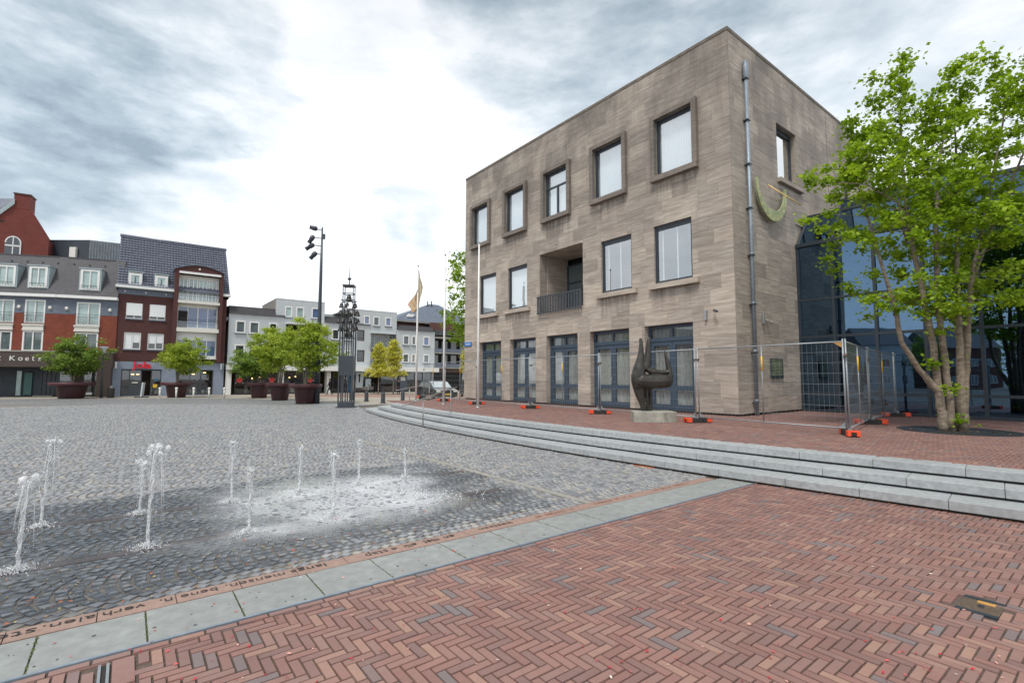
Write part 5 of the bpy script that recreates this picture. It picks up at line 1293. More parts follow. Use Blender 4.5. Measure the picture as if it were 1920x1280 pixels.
# ================================================================== LIGHT MAST, CARILLON, LAMPS, BOLLARDS
ms = empty('light_mast', (-12.72, 32.3, 0), 0, 'tall slim dark mast with four angled spotlights near its top', 'light mast')
MB().tube([(0, 0, 0), (0, 0, 4), (0, 0, 8), (0, 0, 11.7)], [.17, .14, .10, .05], 14).build('pole', M['anth'], ms)
MB().box(.05, -.06, 10.9, .2, .06, 11.25).build('sensor_box', M['anth'], ms, bevel=.01)
for z, l, dx, dz, s_ in ((11.5, .32, -.25, .05, .8), (10.95, .52, -.10, -.25, 1), (10.42, .50, -.30, -.25, 1.1), (9.85, .32, -.22, -.32, 1)):
    c = Vector((-l-.05, -.1, z+.08)); m = MB().tube([(0, 0, z), (-l, -.08, z+.06)], .028, 8); arm = m.build('spotlight_arm', M['anth'], ms)
    d = Vector((dx, -.1, dz)).normalized(); m = MB().tube([c-d*.08, c+d*.02, c+d*.25, c+d*.27, c+d*.50*s_], [.10, .16, .15, .12, .135], 12); sp_ = m.build('spotlight', M['anth'], ms)
    MB().tube([c+d*.49*s_, c+d*.51*s_], .11, 12).build('lens', M['glassmid'], sp_)
cr = empty('carillon_tower', (-9.42, 28.15, 0), R(8), 'slim dark steel carillon tower hung with bells and topped by a ball spire', 'carillon')
a_ = .40
MB().box(-a_-.1, -a_-.1, 0, a_+.1, a_+.1, .05).build('base_plate', M['anth'], cr); MB().box(-a_, -a_, .05, a_, a_, .32).build('base_box', M['anth'], cr)
for x, y in ((-1, -1), (1, -1), (1, 1), (-1, 1)):
    MB().box(x*(a_-.03)-.035, y*(a_-.03)-.035, .32, x*(a_-.03)+.035, y*(a_-.03)+.035, 5.1).build('corner_post', M['anth'], cr)
    MB().box(x*.28-.02, y*.28-.02, 5.1, x*.28+.02, y*.28+.02, 6.95).build('upper_post', M['anth'], cr)
for x in (-.13, .13):
    for y in (-a_+.03, a_-.03): MB().box(x-.03, y-.025, .32, x+.03, y+.025, 5.05).build('inner_bar', M['anth'], cr)
MB().box(-a_+.01, -a_+.01, 1.8, a_-.01, a_-.01, 2.92).build('drum_box', M['anth'], cr, bevel=.015)
for z, w in ((3.95, a_), (4.5, .4), (5.1, .42), (5.6, .31), (6.1, .38), (6.5, .31), (6.93, .31)):
    m = MB()
    for s_ in (-1, 1): m.box(-w, s_*w*.9-.02, z-.02, w, s_*w*.9+.02, z+.02); m.box(s_*w*.9-.02, -w, z-.021, s_*w*.9+.02, w, z+.019)
    m.build('cross_frame', M['anth'], cr)
MB().box(-.32, -.32, 6.93, .32, .32, 7.0).build('top_plate', M['anth'], cr)
m = MB().tube([(0, 0, 7.0), (0, 0, 7.45), (0, 0, 7.5), (0, 0, 8.05)], [.03, .02, .02, .006], 8); m.ball((0, 0, 7.38), .09, 12, 8); m.lathe([(.11, 7.37), (.13, 7.38), (.11, 7.39)], 12); m.build('spire', M['anth'], cr)
def bell(mb_name, c, s_):
    pr = [(.02, 0), (.05, -.01), (.085, -.05), (.10, -.12), (.115, -.18), (.145, -.24), (.15, -.26), (.13, -.25)]
    m = MB().lathe([(r*s_, z*s_) for r, z in pr], 12, c); m.tube([(c[0], c[1], c[2]), (c[0], c[1], c[2]+.08*s_)], .015, 5); m.build('bell', M['bell'], cr)
r_ = random.Random(9)
bell('b', (0, 0, 6.45), 1.35)
for z, rad, nb, sc in ((5.95, .40, 5, .95), (5.50, .50, 8, .95), (5.05, .55, 9, .85), (4.62, .46, 7, 1.0), (4.25, .15, 3, 1.0)):
    m = MB()
    for k in range(nb):
        a = 6.283*k/nb + z; x, y = rad*math.cos(a), rad*math.sin(a); m.tube([(x*.5, y*.5, z+.05), (x, y, z+.05)], .014, 5); bell('b', (x, y, z), sc*r_.uniform(.8, 1.15))
    m.build('bell_arm', M['anth'], cr)
lp = empty('street_lamp', (-33.3, 40.1, 0), 0, 'dark street lamp with a flared glass head by the brown fascia', 'street lamp')
MB().tube([(0, 0, 0), (0, 0, 2), (0, 0, 3.75)], [.11, .06, .04], 10).build('pole', M['anth'], lp); MB().lathe([(.05, 3.7), (.20, 4.0), (.33, 4.13), (.30, 4.15)], 16).build('lamp_head', M['poster'], lp)
bn = empty('litter_bin', (-32.75, 40.4, 0), 0, 'small dark round litter bin beside the left street lamp', 'bin'); MB().lathe([(.22, 0), (.24, .7), (.22, .78), (.02, .80)], 16).build('body', M['rubber'], bn); MB().lathe([(.10, .80), (.10, .95), (.02, .98)], 12).build('top', M['gutter'], bn)
def bollard(p, h, r, mat, lab, grp, ball=False):
    e = empty('bollard', (p.x, p.y, 0), 0, lab, 'bollard', grp)
    if ball: MB().tube([(0, 0, 0), (0, 0, h-.1)], r*.75, 10).build('post', mat, e); MB().ball((0, 0, h-.08), r*1.25, 10, 8).build('ball_top', M['white'], e)
    else: MB().lathe([(r*1.15, 0), (r, .08), (r*.92, h-.08), (r*.7, h), (.01, h+.01)], 14).build('post', mat, e); MB().lathe([(r*1.3, 0), (r*1.3, .04), (r, .06)], 14).build('collar', mat, e)
for px, lab in ((299, 'leftmost pale bollard, right of the shop doorway'), (330, 'pale bollard in front of the lone planter by the red sign'), (362.5, 'pale bollard just right of the planter by the red sign'), (391.5, 'pale bollard before the right shop window'), (420, 'rightmost pale bollard at the edge of the grey houses')):
    bollard(at(px, 746.5), .86, .085, M['offwhite'], lab, 'pale ball topped bollards before the shop', True)
for px, py, lab in ((660, 750.5, 'dark bollard half behind the carillon tower'), (687, 752.5, 'dark bollard between the tower and the bicycles'), (718, 755.5, 'nearest dark bollard left of the steps tip'), (755, 751.5, 'dark bollard just behind the tip of the steps')):
    bollard(at(px, py), .72, .145, M['anth'], lab, 'dark bollards along the road')

# ================================================================== HOUSES BEHIND
def wallmesh(name, parent, mat, x0, x1, z0, z1, holes, y0=0.0, th=.3):
    m = MB()
    for r in grid_rects(x0, x1, z0, z1, holes): m.box(r[0], y0, r[2], r[1], y0+th, r[3])
    return m.build(name, mat, parent)
def window(parent, x0, x1, z0, z1, fm, pm, y=.06, ft=.09, mull=1, tr=None, sill=None, proud=0.0, split=None):
    m = MB(); frame_rect(m, x0, x1, z0, z1, y-.05-proud, y+.05, ft)
    xs = split or [x0+(x1-x0)*k/mull for k in range(1, mull)]
    for x in xs: m.box(x-.04, y-.045-proud, z0+ft, x+.04, y+.05, z1-ft)
    if tr: m.box(x0+ft, y-.04-proud, tr-.03, x1-ft, y+.05, tr+.03)
    w_ = m.build('window', fm, parent); ed = [x0]+list(xs)+[x1]
    for a, b in zip(ed[:-1], ed[1:]):
        pmm = pm[len([1 for q in ed if q < a])] if isinstance(pm, list) else pm
        MB().box(a+.03, y, z0+.03, b-.03, y+.03, z1-.03).build('pane', pmm, w_)
    if sill: MB().box(x0-.06, y-.18, z0-.10, x1+.06, y+.02, z0-.003).build('sill', sill, w_)
    return w_
G_ = M
RZ = R(37.91)
def rowhouse(name, lab, cat='building', x=0.0, off=0.0): return empty(name, (-35.07 + x*.789 - off*.6144, 43.0 + x*.6144 + off*.789, 0), RZ, lab, cat)
# --- house with the red shop sign
JH = rowhouse('brick_shop_house', 'dark brick house with tiled roof, arched balcony bay and red shop lettering')
hj = [(.84, 2.03, 6.92, 8.31), (2.52, 3.74, 6.92, 8.31), (.81, 2.02, 4.18, 5.69), (2.50, 3.71, 4.20, 5.67)]
wallmesh('wall', JH, M['winebrick'], .2, 4.30, 3.07, 9.1, hj); wallmesh('wall', JH, M['winebrick'], 8.22, 8.65, 3.07, 9.4, [])
wallmesh('shopfront_wall', JH, M['bluerender'], .2, 8.65, 0, 3.07, [(.77, 3.68, .02, 2.40), (4.88, 7.78, .05, 2.40)], -.03, .35)
m = MB(); m.box(.2, .5, .2, .35, 9, 9.4); m.box(8.5, .31, 0, 8.65, 9, 9.4); m.box(.3, 8.8, 0, 8.5, 9, 9.4); m.build('side_wall', M['winebrick'], JH)
MB().box(.2, -.05, 9.07, 4.30, .3, 9.62).build('slate_band', M['slateband'], JH)
MB().box(.02, -.42, 9.62, 4.33, .3, 9.84).build('gutter', M['white'], JH); MB().box(8.20, -.42, 9.62, 8.92, .3, 9.84).build('gutter', M['white'], JH)
for k in range(3): MB().box(.65+k*1.5, -.07, 9.28, .75+k*1.5, -.04, 9.38).build('band_boss', M['white2'], JH)
# roof: tiles as a stepped field
rt = MB(); RX0, RX1, Y0_, Z0_, Y1_, Z1_ = .1, 8.85, -.30, 9.80, 3.9, 15.15
def P_(x, t, h=0): return (x, Y0_+(Y1_-Y0_)*t - h*.787, Z0_+(Z1_-Z0_)*t + h*.617)
rt.add([P_(RX0, 0), P_(RX1, 0), P_(RX1, 1), P_(RX0, 1)], [(0, 1, 2, 3)])
nr, nc = 20, 38
for i in range(nr):
    for j in range(nc):
        x0, x1 = RX0+(RX1-RX0)*j/nc, RX0+(RX1-RX0)*(j+1)/nc; t0, t1 = i/nr, (i+1.08)/nr; w_ = x1-x0
        if i < 8 and 4.25 < x0 and x1 < 8.3 and (i < 7): continue
        rt.add([P_(x0+.01, t0, .12), P_(x0+w_*.4, t0, .15), P_(x1-.01, t0, .10), P_(x0+.01, t1, .01), P_(x0+w_*.4, t1, .035), P_(x1-.01, t1, .0), P_(x0+.01, t0, .0), P_(x1-.01, t0, .0)],
               [(0, 1, 4, 3), (1, 2, 5, 4), (6, 0, 1, 2, 7)], rnd.random())
tag(rt.build('roof_tiles', M['tile'], JH, fix=False), kind='stuff')
m = MB().tube([P_(RX0-.05, 1.0, .08), P_(RX1+.05, 1.0, .08)], .14, 8); m.build('ridge', M['tile'], JH)
m = MB(); m.add([(RX0+.02, Y0_, Z0_), (RX0+.02, Y1_, Z1_), (RX0+.02, 8.8, 9.4), (RX0+.02, Y0_, 9.4)], [(0, 1, 2, 3)]); m.add([(RX1-.1, Y0_, Z0_), (RX1-.1, Y1_, Z1_), (RX1-.1, 8.8, 9.4), (RX1-.1, Y0_, 9.4)], [(0, 1, 2, 3)]); m.add([(RX0, Y1_, Z1_), (RX1, Y1_, Z1_), (RX1, 8.9, 9.4), (RX0, 8.9, 9.4)], [(0, 1, 2, 3)]); m.build('gable_wall', M['winebrick'], JH)
for x0, x1 in ((.84, 1.90), (2.75, 3.81)):
    dm = MB().box(x0, -.12, 9.84, x0+.12, 1.3, 11.1); dm.box(x1-.12, -.12, 9.84, x1, 1.3, 11.1); dm.box(x0-.03, -.2, 11.1, x1+.03, 1.6, 11.2); dm.box(x0+.12, .0, 9.84, x1-.12, 1.3, 9.9); d_ = dm.build('dormer', M['zincgrey'], JH)
    window(d_, x0+.05, x1-.05, 9.88, 11.02, M['white'], M['glassteal'], -.13, .20)
    MB().box((x0+x1)/2-.05, -.15, 10.1, (x0+x1)/2+.05, -.10, 10.7).build('curtain_gap', M['glassdark'], d_)
for a, b, c, d in hj[:2]:
    w_ = window(JH, a, b, c, d, M['white'], M['glassdark'], .1, .07, 2, sill=M['slateband']); MB().box(a+.03, -.02, c+.28, b-.03, .035, d).build('roller_shutter', M['blind'], w_)
for q, (a, b, c, d) in enumerate(hj[2:]): 
    w_ = window(JH, a, b, c, d, M['white'], M['glassdark'], .1, .09, 2, sill=M['slateband'])
    MB().box(a+.1, .085, c+(.55 if q else .1), (a+b)/2-.05, .10, d-.1).build('blind', M['blind'], w_); MB().box((a+b)/2+.05, .085, c+.6, b-.1, .10, d-.1).build('blind', M['blind'], w_)
# bay with rounded gable
m = MB(); m.box(4.28, -.55, 3.1, 4.62, .3, 11.7); m.box(7.92, -.55, 3.1, 8.24, .3, 11.7); arc = [(4.28, 11.70)]
for k in range(13): x = 4.28+3.96*k/12; arc.append((x, 11.76+.52*math.sin(math.pi*k/12)))
arc.append((8.24, 11.70)); m.prism([(4.28, 11.5)]+arc[1:-1]+[(8.24, 11.5)], -.551, 1.2, 'y'); m.box(4.28, .25, 9, 8.24, 1.8, 11.7)
by = m.build('bay', M['winebrick'], JH)
m = MB()
for k in range(12):
    x0, x1 = 4.22+4.08*k/12, 4.22+4.08*(k+1)/12; z0, z1 = [11.77+.53*math.sin(math.pi*t/12) for t in (k, k+1)]
    m.add([(x0, -.66, z0), (x1, -.66, z1), (x1, 1.6, z1), (x0, 1.6, z0), (x0, -.66, z0+.1), (x1, -.66, z1+.1), (x1, 1.6, z1+.1), (x0, 1.6, z0+.1)], [(0, 3, 2, 1), (4, 5, 6, 7), (0, 1, 5, 4), (1, 2, 6, 5), (2, 3, 7, 6), (3, 0, 4, 7)])
m.build('bay_roof', M['slateband'], by)
MB().box(4.60, -.62, 11.42, 7.99, -.5, 11.62).build('lintel', M['white'], by); MB().ball((6.2, -.56, 11.95), .09, 8, 6).build('gable_boss', M['white2'], by)
for z0, z1, mt in ((8.90, 11.15, [M['glassblue'], M['glassmid'], M['glassmid'], M['glassmid'], M['glassmid']]), (6.32, 8.45, [M['glassdark'], M['glassdark'], M['glassblue'], M['glassblue'], M['glassblue']])):
    MB().box(4.60, -.60, z0-.26, 7.98, .28, z0-.02).build('balcony_slab', M['offwhite'], by)
    w_ = window(by, 4.63, 7.91, z0, z1-.02, M['white'], M['glassteal'] if z0 > 8 else M['glassblue'], .1, .12, 4)
    m = MB()
    if z0 > 8:
        for k in range(4):
            for t in (.33, .72): xx = 4.75+k*.79+.79*t; m.box(xx-.05, .02, z0+.1, xx+.04, .05, z1-.15)
        m.build('curtain_strips', M['blind'], w_)
    else: MB().box(4.72, .01, z0+.1, 5.45, .05, z1-.5).build('open_door_shade', M['room'], w_)
    MB().box(4.62, .0, z1-.06, 7.92, .28, z1+.22).build('head_panel', M['offwhite'], by)
    rl = MB()
    for zz in (z0+.85, z0+.65, z0+.45): rl.tube([(4.62, -.5, zz), (7.92, -.5, zz)], .018, 5)
    r2 = rl.build('balcony_rail', M['anth'], by); MB().box(4.66, -.49, z0+.05, 7.90, -.475, z0+.60).build('glass_screen', M['paneD'], r2)
MB().box(4.60, -.60, 5.95, 7.98, .28, 6.06).build('balcony_slab', M['offwhite'], by)
MB().box(4.62, .02, 4.98, 7.92, .2, 5.94).build('spandrel', M['blind'], by)
window(by, 4.63, 7.91, 3.62, 5.3, M['white'], M['glassblue'], .0, .12, 4); MB().box(4.55, -.3, 3.42, 8.0, .2, 3.6).build('sill', M['white'], by)
MB().box(4.64, .3, 3.1, 7.9, .4, 12).build('bay_back', M['room'], by)
# shopfront
sh = MB(); 
for x in (.77, 1.32, 2.17, 2.90, 3.60): sh.box(x, .05, .02, x+.08, .15, 2.4)
sh.box(.77, .05, 2.28, 3.68, .15, 2.40); sh.box(.85, .05, .02, 1.32, .14, .25); sh.box(1.4, .05, .02, 2.17, .14, .9)
sf = sh.build('shopfront', M['anth'], JH)
for a, b, z in ((.85, 1.32, .25), (1.40, 2.17, .9), (2.98, 3.60, .1)): MB().box(a, .09, z, b, .11, 2.28).build('pane', M['paneD'], sf)
sh = MB()
for x in (4.88, 5.85, 6.72, 7.70): sh.box(x, .05, .05, x+.07, .15, 2.4)
sh.box(4.95, .05, .05, 7.7, .15, .15); sh.box(4.95, .05, 2.3, 7.7, .15, 2.4); sf2 = sh.build('shopfront', M['anth'], JH)
for a, b in ((4.95, 5.85), (5.92, 6.72), (6.79, 7.70)): MB().box(a, .09, .15, b, .11, 2.3).build('pane', M['paneD'], sf2)
m = MB().box(.4, 2.6, .0, 8.4, 2.7, 3.0); m.box(.4, .2, 2.75, 8.4, 2.6, 2.8); m.box(4.3, .2, 0, 4.4, 2.6, 2.8); m.box(.35, .31, 0, 8.45, 2.6, .04); m.build('shop_room', M['roommid'], JH)
r_ = random.Random(17)
for k in range(16):
    x = r_.choice([r_.uniform(.9, 1.3), r_.uniform(3.0, 3.55), r_.uniform(5.0, 7.6), r_.uniform(5.0, 7.6)]); z = r_.uniform(.1, .3); m = MB(); m.lathe([(.05, 0), (.12, .1), (.14, .25), (.06, .34), (.07, .4)], 8, (x, r_.uniform(.4, 1.2), z)); m.build('shop_vase', r_.choice([M['gutter'], M['offwhite'], M['glassmid'], M['terra']]), JH)
for x, y, z in ((1.58, .6, 1.95), (1.95, .6, 1.95), (5.5, 1.5, 2.1), (6.3, 1.7, 2.0), (7.2, 1.4, 2.15)): MB().box(x-.11, y, z-.035, x+.11, y+.1, z+.035).build('lit_lamp', M['lampglass'], JH)
MB().box(1.55, .0, 1.17, 1.98, .045, 1.25).build('door_notice', M['white2'], JH); MB().box(3.1, .06, .75, 3.4, .08, 1.05).build('window_sticker', M['yellow'], JH); MB().box(3.2, .06, 1.35, 3.4, .08, 1.6).build('window_sticker', M['posterblue'], JH)
for x in (.32, 8.32): MB().box(x, -.16, 2.45, x+.13, -.05, 3.02).build('wall_tube_light', M['white'], JH)
mt_ = Matrix(((1, 0, 0, 1.50), (0, 0, -1, -.10), (0, 1, 0, 2.50), (0, 0, 0, 1)))
text_mesh('Jola', .7, 'sign_letters', M['red'], JH, mt_, .05, width=1.38, height=.56, bold=.018)
asn = empty('pavement_sign', (at(265, 745).x, at(265, 745).y, 0), R(20), 'narrow leaning pavement sign before the shop doorway with the red letters', 'sign'); MB().box(-.45, -.2, 0, .45, .2, .08).build('foot', M['anth'], asn); MB().prism([(-.03, .08), (.07, .08), (.16, 1.25), (.06, 1.25)], -.25, .25, 'y').build('board', M['poster'], asn)

# --- grey rendered houses
GH = rowhouse('grey_terrace', 'long stepped light grey block with white framed windows above a white shop canopy')
def fwin(x0, x1, z0, z1, pm='glassdark', fm='white', mull=1): return window(GH, x0, x1, z0, z1, M[fm], M[pm], .04, .12, mull, sill=M['slateband'], proud=.03)
g1 = [(9.48, 10.38, 6.12, 7.37, 'glassmid'), (10.72, 11.65, 6.12, 7.35, 'glassmid'), (12.54, 13.34, 6.12, 7.36, 'glassdark'), (9.48, 10.40, 3.67, 4.98, 'glassdark'), (10.73, 11.62, 3.67, 4.98, 'glassteal'), (12.54, 13.34, 3.67, 4.98, 'glassmid')]
wallmesh('wall', GH, M['greyrender'], 8.9, 14.1, 2.98, 8.03, [w_[:4] for w_ in g1])
for a, b, c, d, p in g1: fwin(a, b, c, d, p)
def mansard(x0, x1, z0, z1, y0=-.12, y1=.35, taper=.15):
    m = MB().prism([(y0, z0), (y1, z1), (3.5, z1), (3.5, z0)], x0, x1, 'x'); n = int((x1-x0)/.14)
    for k in range(n): xx = x0+(x1-x0)*(k+.5)/n; m.prism([(y0-.04, z0), (y1-.04, z1), (y1+.02, z1+.01), (y0+.02, z0)], xx-.03, xx+.03, 'x')
    m.box(x0, y1-.03, z1, x1, 3.5, z1+.05); return m.build('mansard', M['darkroof'], GH)
mansard(8.9, 14.08, 8.03, 8.80)
# set back upper storey left
u1 = [(14.01, 14.76, 8.05, 9.22, 'glassteal'), (15.13, 15.96, 8.07, 9.26, 'glassteal'), (16.73, 17.54, 8.12, 9.31, 'glassblue')]
wallmesh('wall', GH, M['greyrender'], 13.17, 18.12, 7.6, 9.93, [w_[:4] for w_ in u1], -.02); 
for a, b, c, d, p in u1: fwin(a, b, c, d, p)
MB().box(13.17, .3, 7.6, 13.4, 7, 9.93).build('side_wall', M['gutter'], GH); MB().box(13.15, -.04, 9.93, 18.14, 7, 9.99).build('parapet', M['greyrender'], GH)
wallmesh('wall', GH, M['greyrender'], 14.1, 18.15, 2.98, 7.6, [(14.2, 17.9, 5.4, 7.3), (14.3, 16.8, 3.3, 4.9)])
MB().box(14.1, -.7, 7.33, 18.0, .0, 7.42).build('balcony_awning', M['white'], GH); MB().box(14.2, 1.0, 5.2, 17.9, 1.1, 7.4).build('balcony_back', M['room'], GH); window(GH, 14.3, 16.8, 3.3, 4.9, M['white'], M['glassmid'], .05, .1, 3)
MB().box(14.15, -.8, 5.25, 17.95, .0, 5.40).build('balcony_slab', M['greyrender'], GH); MB().box(14.15, -.8, 5.4, 17.95, -.74, 6.2).build('balcony_front', M['slateband'], GH)
g2 = [(18.98, 19.82, 5.92, 7.12, 'glassdark'), (18.9, 19.75, 3.5, 4.8, 'glassteal'), (20.4, 21.2, 5.92, 7.12, 'glassdark'), (20.4, 21.2, 3.5, 4.8, 'glassteal')]
g2d = [(21.86, 22.73, 5.92, 7.21), (21.90, 22.78, 3.52, 4.88)]
wallmesh('wall', GH, M['greyrender'], 18.15, 23.45, 2.9, 7.78, [w_[:4] for w_ in g2]+g2d)
for a, b, c, d, p in g2: fwin(a, b, c, d, p)
for a, b, c, d in g2d: window(GH, a, b, c, d, M['brownfascia'], M['glassdark'], .12, .1, 1, tr=c+.35)
mansard(18.18, 23.3, 7.78, 8.45)
u2 = [(22.6, 23.33, 7.9, 8.93, 'glassblue'), (23.73, 24.50, 7.78, 8.91, 'glassdark'), (25.23, 26.0, 7.84, 8.93, 'glassblue')]
wallmesh('wall', GH, M['greyrender'], 21.0, 26.7, 6.95, 9.52, [w_[:4] for w_ in u2]+[(20.9, 23.4, 6.9, 7.8)], -.02)
for a, b, c, d, p in u2: fwin(a, b, c, d, p)
MB().box(20.98, -.04, 9.52, 26.72, 7, 9.58).build('parapet', M['greyrender'], GH)
wallmesh('wall', GH, M['greyrender'], 23.45, 26.75, 2.9, 6.95, [(23.55, 26.6, 5.45, 6.85), (23.55, 26.6, 3.45, 4.95)], .9); 
for a, b in ((23.45, 23.5), (26.7, 26.76)): MB().box(a, 0, 2.9, b, .9, 6.95).build('side_wall', M['greyrender'], GH)
window(GH, 23.55, 26.6, 5.45, 6.85, M['white'], M['glassmid'], .98, .08, 4); window(GH, 23.55, 26.6, 3.45, 4.95, M['anth'], M['glassmid'], .98, .08, 3)
MB().box(23.45, -.5, 6.88, 26.5, 0, 6.95).build('balcony_awning', M['greyrender'], GH)
for z in (4.95, 2.95): MB().box(23.45, -.25, z, 26.75, .9, z+.1).build('balcony_slab', M['slateband'], GH); MB().box(23.45, -.25, z+.1, 26.75, -.18, z+.68).build('balcony_front', M['slateband'], GH)
g3 = [(27.56, 28.40, 5.71, 6.89, 'glassdark'), (28.72, 29.30, 5.71, 6.88, 'glassdark'), (30.32, 31.18, 5.72, 6.88, 'glassblue'), (27.56, 28.4, 3.54, 4.65, 'glassmid'), (28.72, 29.3, 3.54, 4.65, 'glassbeige'), (30.36, 31.2, 3.55, 4.64, 'glassmid')]
wallmesh('wall', GH, M['greyrender'], 26.76, 31.95, 2.9, 7.52, [w_[:4] for w_ in g3])
for a, b, c, d, p in g3: fwin(a, b, c, d, p)
mansard(26.8, 31.75, 7.52, 8.13)
MB().box(8.95, 6.0, 0, 31.9, 6.3, 9.5).build('rear_wall', M['greyrender'], GH); MB().box(31.7, .3, 0, 31.93, 6, 7.5).build('side_wall', M['greyrender'], GH); MB().box(9, .3, 7.4, 31.7, 6, 7.5).build('flat_roof', M['darkroof'], GH)
# canopy and shops beneath
MB().box(8.8, -1.3, 2.42, 31.9, .3, 2.95).build('canopy', M['white'], GH); MB().box(8.8, -1.3, 2.36, 31.9, .3, 2.42).build('canopy_soffit', M['anth'], GH)
for x in (8.82, 13.6, 18.40): MB().box(x, -.6, 0, x+.42, .2, 2.36).build('pillar', M['white'], GH)
shop = MB()
xs = [9.7, 11.1, 12.5, 14.4, 16.2, 17.8, 19.3, 21.0, 21.75, 22.9, 23.7, 24.9, 27.1, 27.9, 29.3, 30.4, 31.6]
for x in xs: shop.box(x-.05, .15, 0, x+.05, .25, 2.36)
shop.box(9.2, .15, 0, 31.8, .25, .12); shf = shop.build('shopfront', M['anth'], GH)
for a, b in zip(xs[:-1], xs[1:]):
    if (a, b) in ((17.8, 19.3), (23.7, 24.9)): continue
    MB().box(a+.05, .19, .12, b-.05, .21, 2.36).build('pane', M['paneD'], shf)
m = MB().box(9.0, 3.2, 0, 31.7, 3.3, 2.9); m.box(9.0, .3, 2.6, 31.7, 3.2, 2.65); m.box(9, .3, 0, 31.7, 3.2, .03)
for x in (13.8, 18.6, 23.5, 27.0): m.box(x, .3, 0, x+.1, 3.2, 2.6)
m.build('shop_room', M['roommid'], GH)
r_ = random.Random(23)
for k in range(34):
    x = r_.uniform(9.4, 31.4); m = MB(); z = 0.03; h = r_.uniform(.4, 1.4); w_ = r_.uniform(.1, .35); y = r_.uniform(.6, 2.6)
    m.box(x-w_, y, z, x+w_, y+.3, z+h*.8); m.box(x-w_*.6, y+.05, z+h*.8, x+w_*.5, y+.25, z+h); m.build('shop_goods', r_.choice([M['roommid'], M['clothgrey'], M['offwhite'], M['posterblue'], M['terra'], M['anth'], M['soil']]), GH)
for x, z in ((11.3, 1.6), (12.0, 1.75), (14.9, 1.7), (15.5, 1.8), (16.4, 1.6)): MB().ball((x, .8, z), .07, 8, 6).build('lit_lamp', M['lampglass'], GH)
for x in (10.05, 13.05, 16.85):      # flower stickers
    m = MB()
    for k in range(5): a = 6.283*k/5; m.prism([(x+.17*math.cos(a)+.13*math.cos(t*6.283/8), 1.42+.17*math.sin(a)+.13*math.sin(t*6.283/8)) for t in range(8)], .140-k*.0015, .15, 'y')
    m.build('flower_sticker', M['redflower'], shf)
    m = MB()
    for k in range(3): a = 2*k+x; m.prism([(x+.36*math.cos(a)+.05*math.cos(t*6.283/8), 1.35+.40*math.sin(a)+.05*math.sin(t*6.283/8)) for t in range(8)], .14, .15, 'y')
    m.build('white_dot_sticker', M['white2'], shf)
MB().box(21.05, .05, .1, 21.5, .13, 1.9).build('shop_poster', M['posterblue'], GH)
MB().box(21.86, -.02, .55, 22.66, .05, 2.2).build('shop_banner', M['poster'], GH); m = MB().box(22.17, -.035, 1.15, 22.32, -.021, 1.9); m.ball((22.25, -.03, 1.98), .11, 8, 6); m.build('banner_print', M['inkdark'], GH)
MB().box(22.98, -.02, .3, 23.6, .05, 1.55).build('shop_panel', M['poster'], GH); MB().box(22.98, -.02, 1.6, 23.6, .05, 2.25).build('shop_panel', M['framedark'], GH)
MB().box(27.1, -.02, .1, 28.2, .1, 2.3).build('shop_panel', M['slateband'], GH); MB().box(27.35, -.04, 1.35, 27.95, -.021, 1.8).build('panel_lettering', M['white2'], GH)

# --- building with open balconies, slate hip roof
BB = rowhouse('balcony_block', 'brown brick block with long open balconies and a grey slate hip roof behind the flagpoles')
wallmesh('wall', BB, M['brownbrick'], 32.0, 40.0, .0, 8.9, [(32.1, 39.9, 5.45, 6.75), (32.1, 39.9, 3.6, 4.85), (32.1, 39.9, .1, 2.4)], 1.2)
MB().box(26.9, 2.9, 7.6, 32.0, 3.1, 9.0).build('wall', M['brownbrick'], BB)
MB().box(31.98, -.1, 7.15, 37.0, 1.2, 7.85).build('mansard', M['darkroof'], BB); MB().box(31.98, -.15, 6.75, 40, 1.2, 6.95).build('balcony_beam', M['gutter'], BB)
for z in (4.82, 2.9): MB().box(31.98, -.1, z, 40, 1.2, z+.12).build('balcony_slab', M['gutter'], BB); MB().box(31.98, -.1, z+.12, 40, -.02, z+.62).build('balcony_front', M['slateband'], BB)
MB().box(32.0, 3.0, 0, 40, 3.1, 8.8).build('balcony_back', M['room'], BB); MB().box(39.6, -.1, 0, 40, 3, 6.8).build('side_wall', M['brownbrick'], BB)
for k in range(5): window(BB, 32.6+k*1.4, 33.6+k*1.4, 5.5, 6.7, M['anth'], M['glassdark'], 1.9, .06); window(BB, 32.6+k*1.4, 33.6+k*1.4, 3.6, 4.8, M['anth'], M['glassmid'], 1.9, .06)
hr = MB(); E0, E1, ER = (27.0, 2.2), (40.5, 2.2), 11.8
hr.add([(27.0, 2.2, 9.0), (40.5, 2.2, 9.0), (40.5, 11, 9.0), (27.0, 11, 9.0), (33.8, 5.0, 11.9), (35.2, 5.0, 11.9)], [(0, 1, 5, 4), (1, 2, 5), (2, 3, 4, 5), (3, 0, 4)])
hr.build('roof', M['slateband'], BB); MB().box(26.9, 2.1, 8.82, 40.6, 2.4, 9.02).build('eaves', M['gutter'], BB)
for x, y, z in ((31.2, 3.9, 10.9), (33.3, 4.6, 11.9), (33.9, 4.6, 12.0)): MB().box(x-.06, y-.06, z-.5, x+.06, y+.06, z+.25).build('vent_pipe', M['anth'], BB)
MB().prism([(29.3, 9.55), (30.1, 9.55), (30.4, 9.95), (29.6, 9.95)], 2.55, 2.9, 'y').build('skylight', M['white'], BB)

